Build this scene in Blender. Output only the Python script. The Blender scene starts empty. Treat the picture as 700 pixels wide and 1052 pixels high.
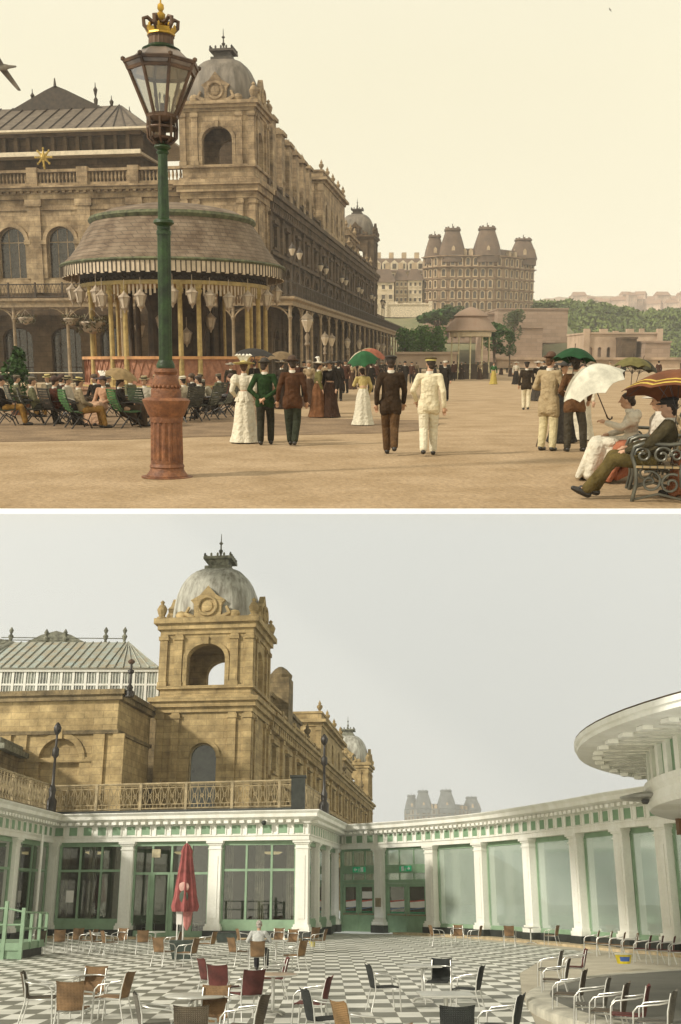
import bpy, bmesh, math, random
from mathutils import Vector, Matrix, Euler
random.seed(7)
R = math.radians
C = bpy.context.scene.collection
scene = bpy.context.scene

# ---------------------------------------------------------------- camera
F = 1050.0                                   # focal length in photo pixels (700 x 1052)
PITCH = {'u': -math.atan(210/F), 'l': math.atan(336/F)}   # camera pitch in each of the two places
CAMH = {'u': 1.65, 'l': 2.2}
cd = bpy.data.cameras.new('camera')
cam = bpy.data.objects.new('camera', cd); C.objects.link(cam)
cd.sensor_fit = 'VERTICAL'; cd.sensor_height = 36.0
cd.lens = 36.0*F/1052.0
cd.shift_y = 56/1052.0
cd.clip_start = 0.1; cd.clip_end = 6000
cam.location = (0, 0, 1.65)
cam.rotation_euler = (R(90)+PITCH['u'], 0, 0)
scene.camera = cam
DEG = PITCH['u']-PITCH['l']                   # lower place tilts away below the upper one
ML = Matrix.Translation((0,0,1.65)) @ Matrix.Rotation(DEG, 4, 'X') @ Matrix.Translation((0,0,-2.2))

# ---------------------------------------------------------------- sky and sun
SUN_EL, SUN_AZ = R(40), R(-112)               # azimuth from +y (view direction), negative = left
sdir = Vector((math.cos(SUN_EL)*math.sin(SUN_AZ), math.cos(SUN_EL)*math.cos(SUN_AZ), math.sin(SUN_EL)))
sl = bpy.data.lights.new('sun', 'SUN'); sl.energy = 3.6; sl.angle = R(4.0); sl.color = (1, .93, .80)
so = bpy.data.objects.new('sun', sl); C.objects.link(so)
so.rotation_euler = sdir.to_track_quat('Z', 'Y').to_euler(); so.location = (-30, -10, 40)
w = bpy.data.worlds.new('World'); scene.world = w; w.use_nodes = True
nt = w.node_tree; nt.nodes.clear()
N = nt.nodes.new; L = nt.links.new
out = N('ShaderNodeOutputWorld'); add = N('ShaderNodeAddShader')
sky = N('ShaderNodeTexSky'); sky.sky_type = 'NISHITA'; sky.sun_disc = False
sky.sun_elevation = SUN_EL; sky.sun_rotation = SUN_AZ
bg1 = N('ShaderNodeBackground'); bg1.inputs[1].default_value = 0.006
bg2 = N('ShaderNodeBackground'); bg2.inputs[1].default_value = 1.0
tc = N('ShaderNodeTexCoord'); sp = N('ShaderNodeSeparateXYZ'); mr = N('ShaderNodeMapRange')
cr = N('ShaderNodeValToRGB'); nz = N('ShaderNodeTexNoise'); nz.inputs['Scale'].default_value = 2.2; nz.inputs['Detail'].default_value = 4
mr.inputs['From Min'].default_value = -1; mr.inputs['From Max'].default_value = 1
L(tc.outputs['Generated'], sp.inputs[0]); L(sp.outputs['Z'], mr.inputs['Value']); L(mr.outputs[0], cr.inputs[0])
# overcast: grey air below, cream haze above; z = sin(elevation)
def zf(z): return (z+1)/2
els = cr.color_ramp.elements
els[0].position = 0.0; els[0].color = (.62,.63,.60,1)
els[1].position = zf(-.25); els[1].color = (.67,.69,.67,1)
for z, c in ((-.16,(.70,.72,.695,1)), (-.07,(.80,.74,.60,1)), (.0,(.93,.82,.58,1)), (.10,(.94,.86,.62,1)), (.25,(.93,.86,.62,1)), (.7,(.92,.88,.74,1))):
    e = els.new(zf(z)); e.color = c
L(tc.outputs['Generated'], nz.inputs['Vector'])
mx = N('ShaderNodeMix'); mx.data_type = 'RGBA'; mx.blend_type = 'MULTIPLY'; mx.inputs['Factor'].default_value = 1
mr2 = N('ShaderNodeMapRange'); mr2.inputs['To Min'].default_value = .94; mr2.inputs['To Max'].default_value = 1.06
glow = N('ShaderNodeMapRange'); glow.inputs['From Min'].default_value = 0; glow.inputs['From Max'].default_value = -1; glow.inputs['To Min'].default_value = 1; glow.inputs['To Max'].default_value = 1.5   # added fill: sky brightened behind the viewer, roughly the sun's side
L(sp.outputs['Y'], glow.inputs['Value']); mg = N('ShaderNodeMath'); mg.operation = 'MULTIPLY'
L(nz.outputs[0], mr2.inputs['Value']); L(mr2.outputs[0], mg.inputs[0]); L(glow.outputs[0], mg.inputs[1]); L(cr.outputs[0], mx.inputs[6]); L(mg.outputs[0], mx.inputs[7])
L(sky.outputs[0], bg1.inputs[0]); L(mx.outputs[2], bg2.inputs[0])
L(bg1.outputs[0], add.inputs[0]); L(bg2.outputs[0], add.inputs[1]); L(add.outputs[0], out.inputs[0])
scene.view_settings.view_transform = 'Standard'; scene.view_settings.look = 'None'
scene.view_settings.exposure = 0.0; scene.view_settings.gamma = 1
scene.cycles.max_bounces = 8; scene.cycles.volume_bounces = 3
scene.cycles.use_denoising = True
scene.cycles.transparent_max_bounces = 16

# ---------------------------------------------------------------- placing helpers
FR = 'u'                                     # which place is being built
LOWER = []                                   # top-level objects of the lower place, tilted at the end
def P(px, row, Y=None, z=0.0, fr=None):
    fr = fr or FR; a = PITCH[fr]; h = CAMH[fr]
    v = 582-row
    dy = F*math.cos(a)-v*math.sin(a); dz = v*math.cos(a)+F*math.sin(a); dx = px-350
    t = (Y/dy) if Y is not None else ((z-h)/dz)
    return Vector((dx*t, dy*t, h+dz*t))
def Z(row, Y, fr=None): return P(350, row, Y, fr=fr).z
def X(px, row, Y, fr=None): return P(px, row, Y, fr=fr).x

# ---------------------------------------------------------------- materials
MATS = {}
def mat(name, col, rough=.75, var=.18, scale=3.0, bump=.0, bscale=30, metal=0, col2=None, alpha=1, spec=.4, streak=False, pat=None, speck=None):
    if name in MATS: return MATS[name]
    m = bpy.data.materials.new(name); m.use_nodes = True
    nt = m.node_tree; N = nt.nodes.new; L = nt.links.new
    b = nt.nodes['Principled BSDF']; b.inputs['Roughness'].default_value = rough; b.inputs['Metallic'].default_value = metal
    b.inputs['Specular IOR Level'].default_value = spec
    tc = N('ShaderNodeTexCoord'); mp = N('ShaderNodeMapping'); L(tc.outputs['Object'], mp.inputs[0])
    if streak: mp.inputs['Scale'].default_value = (1,1,.12)
    n = N('ShaderNodeTexNoise'); n.inputs['Scale'].default_value = scale; n.inputs['Detail'].default_value = 6; n.inputs['Roughness'].default_value = .62
    L(mp.outputs[0], n.inputs['Vector'])
    cr = N('ShaderNodeValToRGB'); L(n.outputs[0], cr.inputs[0])
    c2 = col2 or tuple(max(0, c*(1-2.2*var)) for c in col)
    c1 = col if col2 else tuple(min(1, c*(1+var)) for c in col)
    cr.color_ramp.elements[0].position = .34; cr.color_ramp.elements[0].color = (*c2, 1)
    cr.color_ramp.elements[1].position = .66; cr.color_ramp.elements[1].color = (*c1, 1)
    last = cr.outputs[0]
    if pat:                                   # extra pattern on top: brick courses etc.
        bw, bh, mort, dk = pat
        br = N('ShaderNodeTexBrick'); br.inputs['Scale'].default_value = 1
        br.inputs['Brick Width'].default_value = bw; br.inputs['Row Height'].default_value = bh; br.inputs['Mortar Size'].default_value = mort
        br.inputs['Color1'].default_value = (1,1,1,1); br.inputs['Color2'].default_value = (.72,.70,.66,1); br.inputs['Mortar'].default_value = (dk,dk,dk,1)
        sx = N('ShaderNodeSeparateXYZ'); L(tc.outputs['Object'], sx.inputs[0])
        ad = N('ShaderNodeMath'); L(sx.outputs[0], ad.inputs[0]); L(sx.outputs[1], ad.inputs[1])
        cx = N('ShaderNodeCombineXYZ'); L(ad.outputs[0], cx.inputs[0]); L(sx.outputs[2], cx.inputs[1]); L(cx.outputs[0], br.inputs['Vector'])
        mm = N('ShaderNodeMix'); mm.data_type = 'RGBA'; mm.blend_type = 'MULTIPLY'; mm.inputs['Factor'].default_value = .8
        L(last, mm.inputs[6]); L(br.outputs[0], mm.inputs[7]); last = mm.outputs[2]
    if speck:
        sn = N('ShaderNodeTexNoise'); sn.inputs['Scale'].default_value = speck[0]; sn.inputs['Detail'].default_value = 8; sn.inputs['Roughness'].default_value = .75; L(tc.outputs['Object'], sn.inputs['Vector'])
        sr = N('ShaderNodeMapRange'); sr.inputs['From Min'].default_value = .35; sr.inputs['From Max'].default_value = .65; sr.inputs['To Min'].default_value = 1-speck[1]; sr.inputs['To Max'].default_value = 1+speck[1]*.5; L(sn.outputs[0], sr.inputs['Value'])
        ms = N('ShaderNodeMix'); ms.data_type = 'RGBA'; ms.blend_type = 'MULTIPLY'; ms.inputs['Factor'].default_value = 1; L(last, ms.inputs[6]); L(sr.outputs[0], ms.inputs[7]); last = ms.outputs[2]
    L(last, b.inputs['Base Color'])
    if bump:
        n2 = N('ShaderNodeTexNoise'); n2.inputs['Scale'].default_value = bscale; n2.inputs['Detail'].default_value = 4
        L(tc.outputs['Object'], n2.inputs['Vector'])
        bp = N('ShaderNodeBump'); bp.inputs['Strength'].default_value = bump; bp.inputs['Distance'].default_value = .05
        L(n2.outputs[0], bp.inputs['Height']); L(bp.outputs[0], b.inputs['Normal'])
    if alpha < 1: b.inputs['Alpha'].default_value = alpha
    MATS[name] = m; return m
def glass(name, tint, refl=.12, rough=.03, body=None, bodyf=0):
    if name in MATS: return MATS[name]
    m = bpy.data.materials.new(name); m.use_nodes = True
    nt = m.node_tree; nt.nodes.clear(); N = nt.nodes.new; L = nt.links.new
    o = N('ShaderNodeOutputMaterial'); t = N('ShaderNodeBsdfTransparent'); g = N('ShaderNodeBsdfGlossy'); mx = N('ShaderNodeMixShader')
    t.inputs[0].default_value = (*tint, 1); g.inputs[0].default_value = (.9,.9,.9,1); g.inputs['Roughness'].default_value = rough
    fr = N('ShaderNodeLayerWeight'); fr.inputs['Blend'].default_value = .35
    mr = N('ShaderNodeMapRange'); mr.inputs['To Min'].default_value = refl; mr.inputs['To Max'].default_value = .9
    L(fr.outputs['Facing'], mr.inputs['Value']); mr.inputs['From Min'].default_value = 0; 
    L(mr.outputs[0], mx.inputs[0]); L(t.outputs[0], mx.inputs[1]); L(g.outputs[0], mx.inputs[2])
    last = mx.outputs[0]
    if body:
        d = N('ShaderNodeBsdfDiffuse'); d.inputs[0].default_value = (*body,1); m2 = N('ShaderNodeMixShader')
        n = N('ShaderNodeTexNoise'); n.inputs['Scale'].default_value = 1.3; n.inputs['Detail'].default_value = 5
        tc = N('ShaderNodeTexCoord'); L(tc.outputs['Object'], n.inputs['Vector'])
        m3 = N('ShaderNodeMapRange'); m3.inputs['From Min'].default_value = .3; m3.inputs['From Max'].default_value = .7; m3.inputs['To Min'].default_value = bodyf*.88; m3.inputs['To Max'].default_value = min(1, bodyf*1.12)
        L(n.outputs[0], m3.inputs['Value']); L(m3.outputs[0], m2.inputs[0]); L(last, m2.inputs[1]); L(d.outputs[0], m2.inputs[2]); last = m2.outputs[0]
    L(last, o.inputs[0]); MATS[name] = m; return m
def emis(name, col, s=1):
    if name in MATS: return MATS[name]
    m = bpy.data.materials.new(name); m.use_nodes = True; b = m.node_tree.nodes['Principled BSDF']
    b.inputs['Base Color'].default_value = (*col,1); b.inputs['Emission Color'].default_value = (*col,1); b.inputs['Emission Strength'].default_value = s
    MATS[name] = m; return m

# ---------------------------------------------------------------- mesh builder
class MB:
    def __init__(s, M=None): s.v = []; s.f = []; s.M = M
    def add(s, vs, fs):
        n = len(s.v); M = s.M
        s.v += [tuple(M @ Vector(v)) if M is not None else tuple(v) for v in vs]
        s.f += [tuple(i+n for i in f) for f in fs]
        return s
    def merge(s, o): n = len(s.v); s.v += o.v; s.f += [tuple(i+n for i in f) for f in o.f]; return s
    def box(s, x0, x1, y0, y1, z0, z1):
        return s.add([(x0,y0,z0),(x1,y0,z0),(x1,y1,z0),(x0,y1,z0),(x0,y0,z1),(x1,y0,z1),(x1,y1,z1),(x0,y1,z1)],
              [(0,3,2,1),(4,5,6,7),(0,1,5,4),(1,2,6,5),(2,3,7,6),(3,0,4,7)])
    def obox(s, c, sz, a=0):                  # box centred at c in xy, standing on c.z, turned by a
        hx, hy = sz[0]/2, sz[1]/2; ca, sa = math.cos(a), math.sin(a)
        q = [(c[0]+x*ca-y*sa, c[1]+x*sa+y*ca) for x, y in ((-hx,-hy),(hx,-hy),(hx,hy),(-hx,hy))]
        return s.add([(x,y,c[2]) for x,y in q]+[(x,y,c[2]+sz[2]) for x,y in q], [(0,3,2,1),(4,5,6,7),(0,1,5,4),(1,2,6,5),(2,3,7,6),(3,0,4,7)])
    def prism(s, poly, z0, z1):               # plan polygon extruded up
        n = len(poly)
        return s.add([(x,y,z0) for x,y in poly]+[(x,y,z1) for x,y in poly], [tuple(range(n-1,-1,-1)), tuple(range(n,2*n))]+[(i,(i+1)%n,n+(i+1)%n,n+i) for i in range(n)])
    def face_prism(s, poly, y0, y1):          # polygon in x,z extruded along y
        n = len(poly)
        return s.add([(x,y0,z) for x,z in poly]+[(x,y1,z) for x,z in poly], [tuple(range(n)), tuple(range(2*n-1,n-1,-1))]+[(i,n+i,n+(i+1)%n,(i+1)%n) for i in range(n)])
    def frustum(s, a, za, b, zb):             # rectangle a (x0,x1,y0,y1) at za to rectangle b at zb
        def q(r, z): return [(r[0],r[2],z),(r[1],r[2],z),(r[1],r[3],z),(r[0],r[3],z)]
        return s.add(q(a,za)+q(b,zb), [(0,3,2,1),(4,5,6,7),(0,1,5,4),(1,2,6,5),(2,3,7,6),(3,0,4,7)])
    def tube(s, pts, r, n=6, cap=True, closed=False):
        pts = [Vector(p) for p in pts]; k = len(pts); rs = r if isinstance(r, (list, tuple)) else [r]*k
        base = []; vs = []; prev = None
        for i, p in enumerate(pts):
            if closed: d = pts[(i+1)%k]-pts[i-1]
            else: d = pts[min(i+1,k-1)]-pts[max(i-1,0)]
            d.normalize() if d.length > 1e-9 else None
            if prev is None:
                a = Vector((0,0,1)) if abs(d.z) < .9 else Vector((1,0,0)); prev = (a-d*a.dot(d)).normalized()
            else:
                q = prev-d*prev.dot(d); prev = q.normalized() if q.length > 1e-6 else prev
            b = d.cross(prev)
            for j in range(n):
                t = 2*math.pi*j/n; vs.append(p+(prev*math.cos(t)+b*math.sin(t))*rs[i])
        fs = []
        for i in range(k if closed else k-1):
            for j in range(n):
                a0, a1 = i*n+j, i*n+(j+1)%n; b0, b1 = ((i+1)%k)*n+j, ((i+1)%k)*n+(j+1)%n
                fs.append((a0,a1,b1,b0))
        if cap and not closed: fs += [tuple(range(n-1,-1,-1)), tuple(range((k-1)*n, k*n))]
        return s.add(vs, fs)
    def lathe(s, prof, n=16, c=(0,0,0), a0=0, a1=2*math.pi, flute=None, ex=None):
        full = abs(a1-a0-2*math.pi) < 1e-6; m = n if full else n+1; vs = []; fs = []
        for r, z in prof:
            for j in range(m):
                t = a0+(a1-a0)*j/n; rr = r*(flute(j) if flute else 1)
                cx, sx = math.cos(t), math.sin(t)
                if ex:                        # superellipse plan
                    k = (abs(cx)**ex+abs(sx)**ex)**(-1/ex); rr *= k
                vs.append((c[0]+rr*cx, c[1]+rr*sx, c[2]+z))
        for i in range(len(prof)-1):
            for j in range(n):
                a, b = i*m+j, i*m+(j+1)%m; fs.append((a,b,b+m,a+m))
        if full:
            if prof[0][0] > 1e-4: fs.append(tuple(range(m-1,-1,-1)))
            if prof[-1][0] > 1e-4: fs.append(tuple(range((len(prof)-1)*m, len(prof)*m)))
        return s.add(vs, fs)
    def ell(s, c, r, n=12, rot=None):
        vs = []; fs = []; h = n//2; M = rot or Matrix.Identity(3); c = Vector(c)
        if not isinstance(r, (list, tuple)): r = (r,r,r)
        for i in range(1, h):
            p = math.pi*i/h
            for j in range(n):
                t = 2*math.pi*j/n; vs.append(c+M@Vector((r[0]*math.sin(p)*math.cos(t), r[1]*math.sin(p)*math.sin(t), r[2]*math.cos(p))))
        vs += [c+M@Vector((0,0,r[2])), c+M@Vector((0,0,-r[2]))]; a, b = len(vs)-2, len(vs)-1
        for i in range(h-2):
            for j in range(n): fs.append((i*n+j, (i+1)*n+j, (i+1)*n+(j+1)%n, i*n+(j+1)%n))
        for j in range(n): fs.append((a, j, (j+1)%n)); fs.append((b, (h-2)*n+(j+1)%n, (h-2)*n+j))
        return s.add(vs, fs)
    def cap(s, p0, p1, r0, r1, n=10):         # tapered capsule
        s.ell(p0, r0, n); s.ell(p1, r1, n); return s.tube([p0, p1], [r0, r1], n)
    def sweep(s, path, prof, close_ends=True):  # profile (offset, z) along plan path; offset to the right of travel
        k = len(path); m = len(prof); vs = []
        for i, p in enumerate(path):
            a = path[max(i-1,0)]; b = path[min(i+1,k-1)]
            def nrm(u, v):
                d = Vector((v[0]-u[0], v[1]-u[1])).normalized(); return Vector((d.y, -d.x))
            if 0 < i < k-1:
                n1, n2 = nrm(a,p), nrm(p,b); n = (n1+n2).normalized(); n = n/max(.3, n.dot(n1))
            else: n = nrm(a,b) if k == 2 else (nrm(p,b) if i == 0 else nrm(a,p))
            for o, z in prof: vs.append((p[0]+n.x*o, p[1]+n.y*o, z))
        fs = []
        for i in range(k-1):
            for j in range(m): fs.append((i*m+j, i*m+(j+1)%m, (i+1)*m+(j+1)%m, (i+1)*m+j))
        if close_ends: fs += [tuple(range(m-1,-1,-1)), tuple(range((k-1)*m, k*m))]
        return s.add(vs, fs)
    def arch_wall(s, x0, x1, z0, z1, t, ops, seg=12):
        """wall in the x,z plane, front at y=0, thickness t; ops: (cx, width, zbottom, zspring, arch_height)"""
        cur = x0; top = []
        for (cx, w_, zb, zs, ah) in sorted(ops):
            a, b = cx-w_/2, cx+w_/2
            if a > cur+1e-4: s.box(cur, a, 0, t, z0, z1)
            if zb > z0+1e-4: s.box(a, b, 0, t, z0, zb)
            pts = [(a, zs)]
            if ah > 0: pts = [(cx-w_/2*math.cos(math.pi*i/seg), zs+ah*math.sin(math.pi*i/seg)) for i in range(seg+1)]
            else: pts = [(a, zs), (b, zs)]
            for (xa, za), (xb, zb2) in zip(pts, pts[1:]):
                s.add([(xa,0,za),(xb,0,zb2),(xb,0,z1),(xa,0,z1),(xa,t,za),(xb,t,zb2),(xb,t,z1),(xa,t,z1)],
                      [(0,1,2,3),(4,7,6,5),(0,4,5,1),(3,2,6,7)])
            cur = b
        if x1 > cur+1e-4: s.box(cur, x1, 0, t, z0, z1)
        return s
    def arc_band(s, cx, zs, w_, ah, d, y0, y1, seg=14):   # moulding round an arch
        o = []; i_ = []
        for i in range(seg+1):
            t = math.pi*i/seg
            i_.append((cx-w_/2*math.cos(t), zs+ah*math.sin(t))); o.append((cx-(w_/2+d)*math.cos(t), zs+(ah+d)*math.sin(t)))
        return s.face_prism(i_+o[::-1], y0, y1) if False else [s.face_prism([i_[k], i_[k+1], o[k+1], o[k]], y0, y1) for k in range(seg)] and s
    def build(s, name, m, parent=None, smooth=None, sub=None, recalc=True):
        me = bpy.data.meshes.new(name)
        me.from_pydata(s.v, [], s.f)
        if recalc:
            bm = bmesh.new(); bm.from_mesh(me); bmesh.ops.recalc_face_normals(bm, faces=bm.faces); bm.to_mesh(me); bm.free()
        me.update()
        if smooth is not None:
            me.polygons.foreach_set('use_smooth', [True]*len(me.polygons)); me.set_sharp_from_angle(angle=R(smooth))
        if m: me.materials.append(m)
        o = bpy.data.objects.new(name, me); C.objects.link(o)
        if parent: o.parent = parent
        elif FR == 'l': LOWER.append(o)
        return o
def tag(o, label=None, cat=None, group=None, kind=None):
    if label: o['label'] = label
    if cat: o['category'] = cat
    if group: o['group'] = group
    if kind: o['kind'] = kind
    return o
def empty(name, loc, rz=0, label=None, cat=None, group=None, rot=None):
    o = bpy.data.objects.new(name, None); C.objects.link(o); o.location = loc
    o.rotation_euler = rot or (0,0,rz); o.empty_display_size = .1
    if FR == 'l': LOWER.append(o)
    return tag(o, label, cat, group)
def copy_tree(o, parent=None):
    c = o.copy(); C.objects.link(c); c.parent = parent
    if parent is None and FR == 'l': LOWER.append(c)
    for ch in o.children: copy_tree(ch, c)
    return c
def place(proto, first, loc, rz=0, label=None, group=None, scale=None):
    o = proto if first else copy_tree(proto)
    o.location = loc; o.rotation_euler = (0,0,rz)
    if label: o['label'] = label
    if group: o['group'] = group
    if scale: o.scale = (scale,)*3
    return o
def Mx(loc=(0,0,0), rz=0): return Matrix.Translation(loc) @ Matrix.Rotation(rz, 4, 'Z')

_o = ['','first','second','third','fourth','fifth','sixth','seventh','eighth','ninth','tenth','eleventh','twelfth','thirteenth','fourteenth','fifteenth','sixteenth','seventeenth','eighteenth','nineteenth']
ORD = _o[1:]+['twentieth']+['twenty-'+x for x in _o[1:10]]+['thirtieth']+['thirty-'+x for x in _o[1:10]]
# ---------------------------------------------------------------- people
def remesh(mb, name, m, parent, vox, smooth_it=2):
    """one continuous skin over the assembled volumes"""
    me = bpy.data.meshes.new(name+'_src'); me.from_pydata(mb.v, [], mb.f); me.update()
    o = bpy.data.objects.new(name+'_src', me); C.objects.link(o)
    r = o.modifiers.new('r', 'REMESH'); r.mode = 'VOXEL'; r.voxel_size = vox
    s = o.modifiers.new('s', 'SMOOTH'); s.iterations = smooth_it; s.factor = .5
    dg = bpy.context.evaluated_depsgraph_get()
    me2 = bpy.data.meshes.new_from_object(o.evaluated_get(dg)); bpy.data.objects.remove(o); bpy.data.meshes.remove(me)
    me2.name = name; me2.polygons.foreach_set('use_smooth', [True]*len(me2.polygons))
    me2.materials.clear(); me2.materials.append(m)
    o = bpy.data.objects.new(name, me2); C.objects.link(o); o.parent = parent
    return o
def fabric(c, n=None):
    nm = 'cloth_%02x%02x%02x' % tuple(int(min(1,max(0,x))*255) for x in c)
    return mat(nm, c, rough=.92, var=.05 if max(c) > .3 else .16, scale=7, bump=.9, bscale=13, spec=.12, speck=(9, .14))
SKIN = lambda: mat('skin', (.46,.27,.17), rough=.6, var=.1, scale=12)
BASE = dict(pel=(0,0,.96), wai=(0,0,1.10), che=(0,.0,1.28), nec=(0,-.01,1.46), hea=(0,.02,1.62),
    hL=(-.09,0,.92), kL=(-.10,.03,.49), aL=(-.11,-.02,.08), hR=(.09,0,.92), kR=(.10,.03,.49), aR=(.11,-.02,.08),
    sL=(-.18,-.01,1.41), eL=(-.25,-.05,1.14), wL=(-.26,.04,.90), sR=(.18,-.01,1.41), eR=(.25,-.05,1.14), wR=(.26,.04,.90))
SEAT = dict(BASE, pel=(0,0,.50), wai=(0,-.05,.64), che=(0,-.09,.82), nec=(0,-.10,1.00), hea=(0,-.06,1.16),
    hL=(-.10,.02,.48), kL=(-.13,.44,.50), aL=(-.13,.50,.09), hR=(.10,.02,.48), kR=(.13,.44,.50), aR=(.13,.52,.09),
    sL=(-.18,-.10,.95), eL=(-.25,-.04,.68), wL=(-.16,.20,.60), sR=(.18,-.10,.95), eR=(.25,-.04,.68), wR=(.16,.20,.60))
def V(p): return Vector(p)
def hand(mb, w_, e, side, curl=.6):
    w_, e = V(w_), V(e); d = (w_-e).normalized()
    up = Vector((0,0,1)) if abs(d.z) < .8 else Vector((0,1,0))
    s = d.cross(up).normalized(); n = s.cross(d)       # s across the palm
    pm = w_+d*.05
    mb.cap(w_, w_+d*.07, .024, .034, 8)
    for k, ln in ((-1.5,.060),(-.5,.075),(.5,.070),(1.5,.055)):
        b = w_+d*.085+s*k*.019
        m1 = b+d*ln*.55; t = m1+(d*(1-curl)+n*(-curl)).normalized()*ln*.55
        mb.cap(b-d*.03, m1, .011, .010, 6); mb.cap(m1, t, .010, .0085, 6)
    b = w_+d*.03+s*.03*side; mb.cap(b, b+(d*.6+s*side*.5-n*.35).normalized()*.055, .013, .010, 6)
def person(px=None, row=None, loc=None, face=0, h=1.72, pose=None, sex='m', coat=(.05,.04,.03), legs=(.05,.04,.03), skirt=None,
           hat=None, hatc=(.05,.04,.03), band=None, hair=(.04,.025,.015), shoes=(.03,.025,.02), label='', group=None, detail=1,
           coat_hem=.80, collar=True, body_only=False, lean=0, seated=False, peplum=False, puff=False, beard=False, headturn=0, feather=False, full=False):
    J = dict(SEAT if seated else BASE)
    if pose: J.update(pose)
    loc = loc or P(px, row); k = h/1.75
    root = empty('person', loc, face, label, 'person', group); root.scale = (k,k,k)
    vox = .011 if detail == 2 else (.017 if detail == 1 else .026)
    # body
    b = MB(); J = {a: V(c) for a, c in J.items()}; fem = sex == 'f'; sw = .92 if fem else 1
    b.ell(J['pel'], (.145*sw,.105,.11), 12); b.cap(J['pel'], J['wai'], .105, .10, 10)
    b.ell(J['che'], (.155*sw,.10,.15), 12); b.cap(J['wai'], J['che'], .10, .105); b.cap(J['che']+V((0,0,.08)), J['nec'], .07, .050)
    H = J['hea']; hr = Matrix.Rotation(headturn, 3, 'Z')
    b.cap(J['nec'], H-V((0,.015,.05)), .050, .052)
    b.ell(H+V((0,0,.02)), (.074,.092,.098), 14, hr); b.ell(H+hr@V((0,.018,-.05)), (.052,.062,.062), 12, hr)
    b.cap(H+hr@V((0,.088,.015)), H+hr@V((0,.108,-.022)), .010, .015, 6)      # nose
    b.ell(H+hr@V((0,.072,-.062)), (.024,.014,.008), 8, hr)                    # lips
    for s in (-1,1): b.ell(H+hr@V((s*.076,0,-.005)), (.010,.020,.030), 8, hr)
    for s, q in ((-1,'L'),(1,'R')):
        b.cap(J['s'+q], J['e'+q], .040, .036); b.cap(J['e'+q], J['w'+q], .038, .026); b.ell(J['s'+q], .038, 10)
        b.cap(J['che']+V((0,0,.09)), J['s'+q]-V((0,0,.01)), .056, .042)
        hand(b, J['w'+q], J['e'+q], s) if detail else b.cap(J['w'+q], J['w'+q]+(J['w'+q]-J['e'+q]).normalized()*.12, .03, .03, 6)
        b.cap(J['h'+q], J['k'+q], .082, .055); b.cap(J['k'+q], J['a'+q], .054, .036)
        d = J['k'+q]-J['a'+q]; ft = Vector((0,1,0)) if J.get('f'+q) is None else J['f'+q]-J['a'+q]
        ft = Vector((ft.x, ft.y, ft.z)).normalized()
        b.cap(J['a'+q], J['a'+q]+ft*.05-V((0,0,.01)), .034, .028, 8)
    body = remesh(b, 'body', SKIN(), root, vox)
    # face
    if detail == 2:
        e = MB()
        for s in (-1,1): e.ell(H+hr@V((s*.030,.082,.018)), (.010,.007,.007), 6, hr)
        e.build('eyes', mat('dark_eye', (.02,.015,.01), rough=.3), root, smooth=40)
    # hair
    hm = MB(); hm.ell(H+hr@V((0,-.018,.036)), (.083,.092,.092), 12, hr)
    if fem: hm.ell(H+hr@V((0,-.085,-.02)), (.06,.05,.06), 10, hr); hm.ell(H+hr@V((0,-.02,.06)), (.095,.10,.06), 10, hr)
    else: hm.ell(H+hr@V((0,-.055,-.03)), (.065,.045,.06), 10, hr)
    hm.build('hair', mat('hair_%02d' % int(hair[0]*99), hair, rough=.8, var=.3, scale=20), root, smooth=60)
    if beard:
        bm_ = MB(); bm_.ell(H+hr@V((0,.055,-.085)), (.045,.04,.045), 10, hr); bm_.build('beard', mat('hair_%02d' % int(hair[0]*99), hair), root, smooth=60)
    # coat or bodice
    c = MB(); g = .018
    c.ell(J['che'], (.165*sw,.118,.17), 14); c.cap(J['che'], J['wai'], .118*sw, .115*(.86 if fem else 1))
    if not fem:
        for s in (-1,1):
            c.cap(J['che']+V((s*.062,0,.02)), J['wai']+V((s*.058,0,0)), .104, .104); c.cap(J['wai']+V((s*.058,0,0)), J['pel']+V((s*.062,0,0)), .104, .112)
            if not seated: c.cap(J['pel']+V((s*.062,0,0)), J['pel']+V((s*.075,-.01,coat_hem-.96+.06)), .112, .118)
    c.cap(J['che']+V((0,0,.10)), J['nec']-V((0,0,.035)), .085, .060)
    ax = (J['pel']-J['wai']).normalized()
    if not fem or not skirt:
        c.ell(J['pel'], (.175*sw,.130,.12), 12); c.cap(J['wai'], J['pel'], .12, .125)
        if not seated:
            for s, q in ((-1,'L'),(1,'R')):
                t = J['h'+q]+(J['k'+q]-J['h'+q])*max(0, (.92-coat_hem)/.43); c.cap(J['h'+q]+V((0,0,.02)), t+V((s*.01,0,0)), .108, .108)
            c.cap(J['pel'], J['pel']-V((0,0,.96-coat_hem-.05)), .12, .11)
    else: c.cap(J['wai'], J['pel'], .10, .12)
    for s, q in ((-1,'L'),(1,'R')):
        c.cap(J['che']+V((0,0,.12)), J['s'+q]+V((-s*.015,0,-.012)), .080, .058)
        c.cap(J['s'+q], J['e'+q], .062 if not puff else .078, .054); c.cap(J['e'+q], J['e'+q]+(J['w'+q]-J['e'+q])*.93, .053, .044)
        c.ell(J['s'+q]-V((0,0,.004)), .063, 10); c.cap(J['nec']-V((0,0,.05)), J['s'+q]-V((0,0,.004)), .055, .060)
        if puff: c.ell(J['s'+q]+(J['e'+q]-J['s'+q])*.25, (.10,.10,.12), 10)
    remesh(c, 'bodice' if fem and skirt else 'coat', fabric(coat), root, vox)
    if collar:
        cl = MB(); ct = J['nec']+(H-J['nec'])*.12
        cl.lathe([(.062,-.03),(.064,.02),(.058,.022),(.056,-.03)], 14, ct); cl.build('collar', mat('linen', (.72,.68,.58), rough=.8), root, smooth=50)
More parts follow.
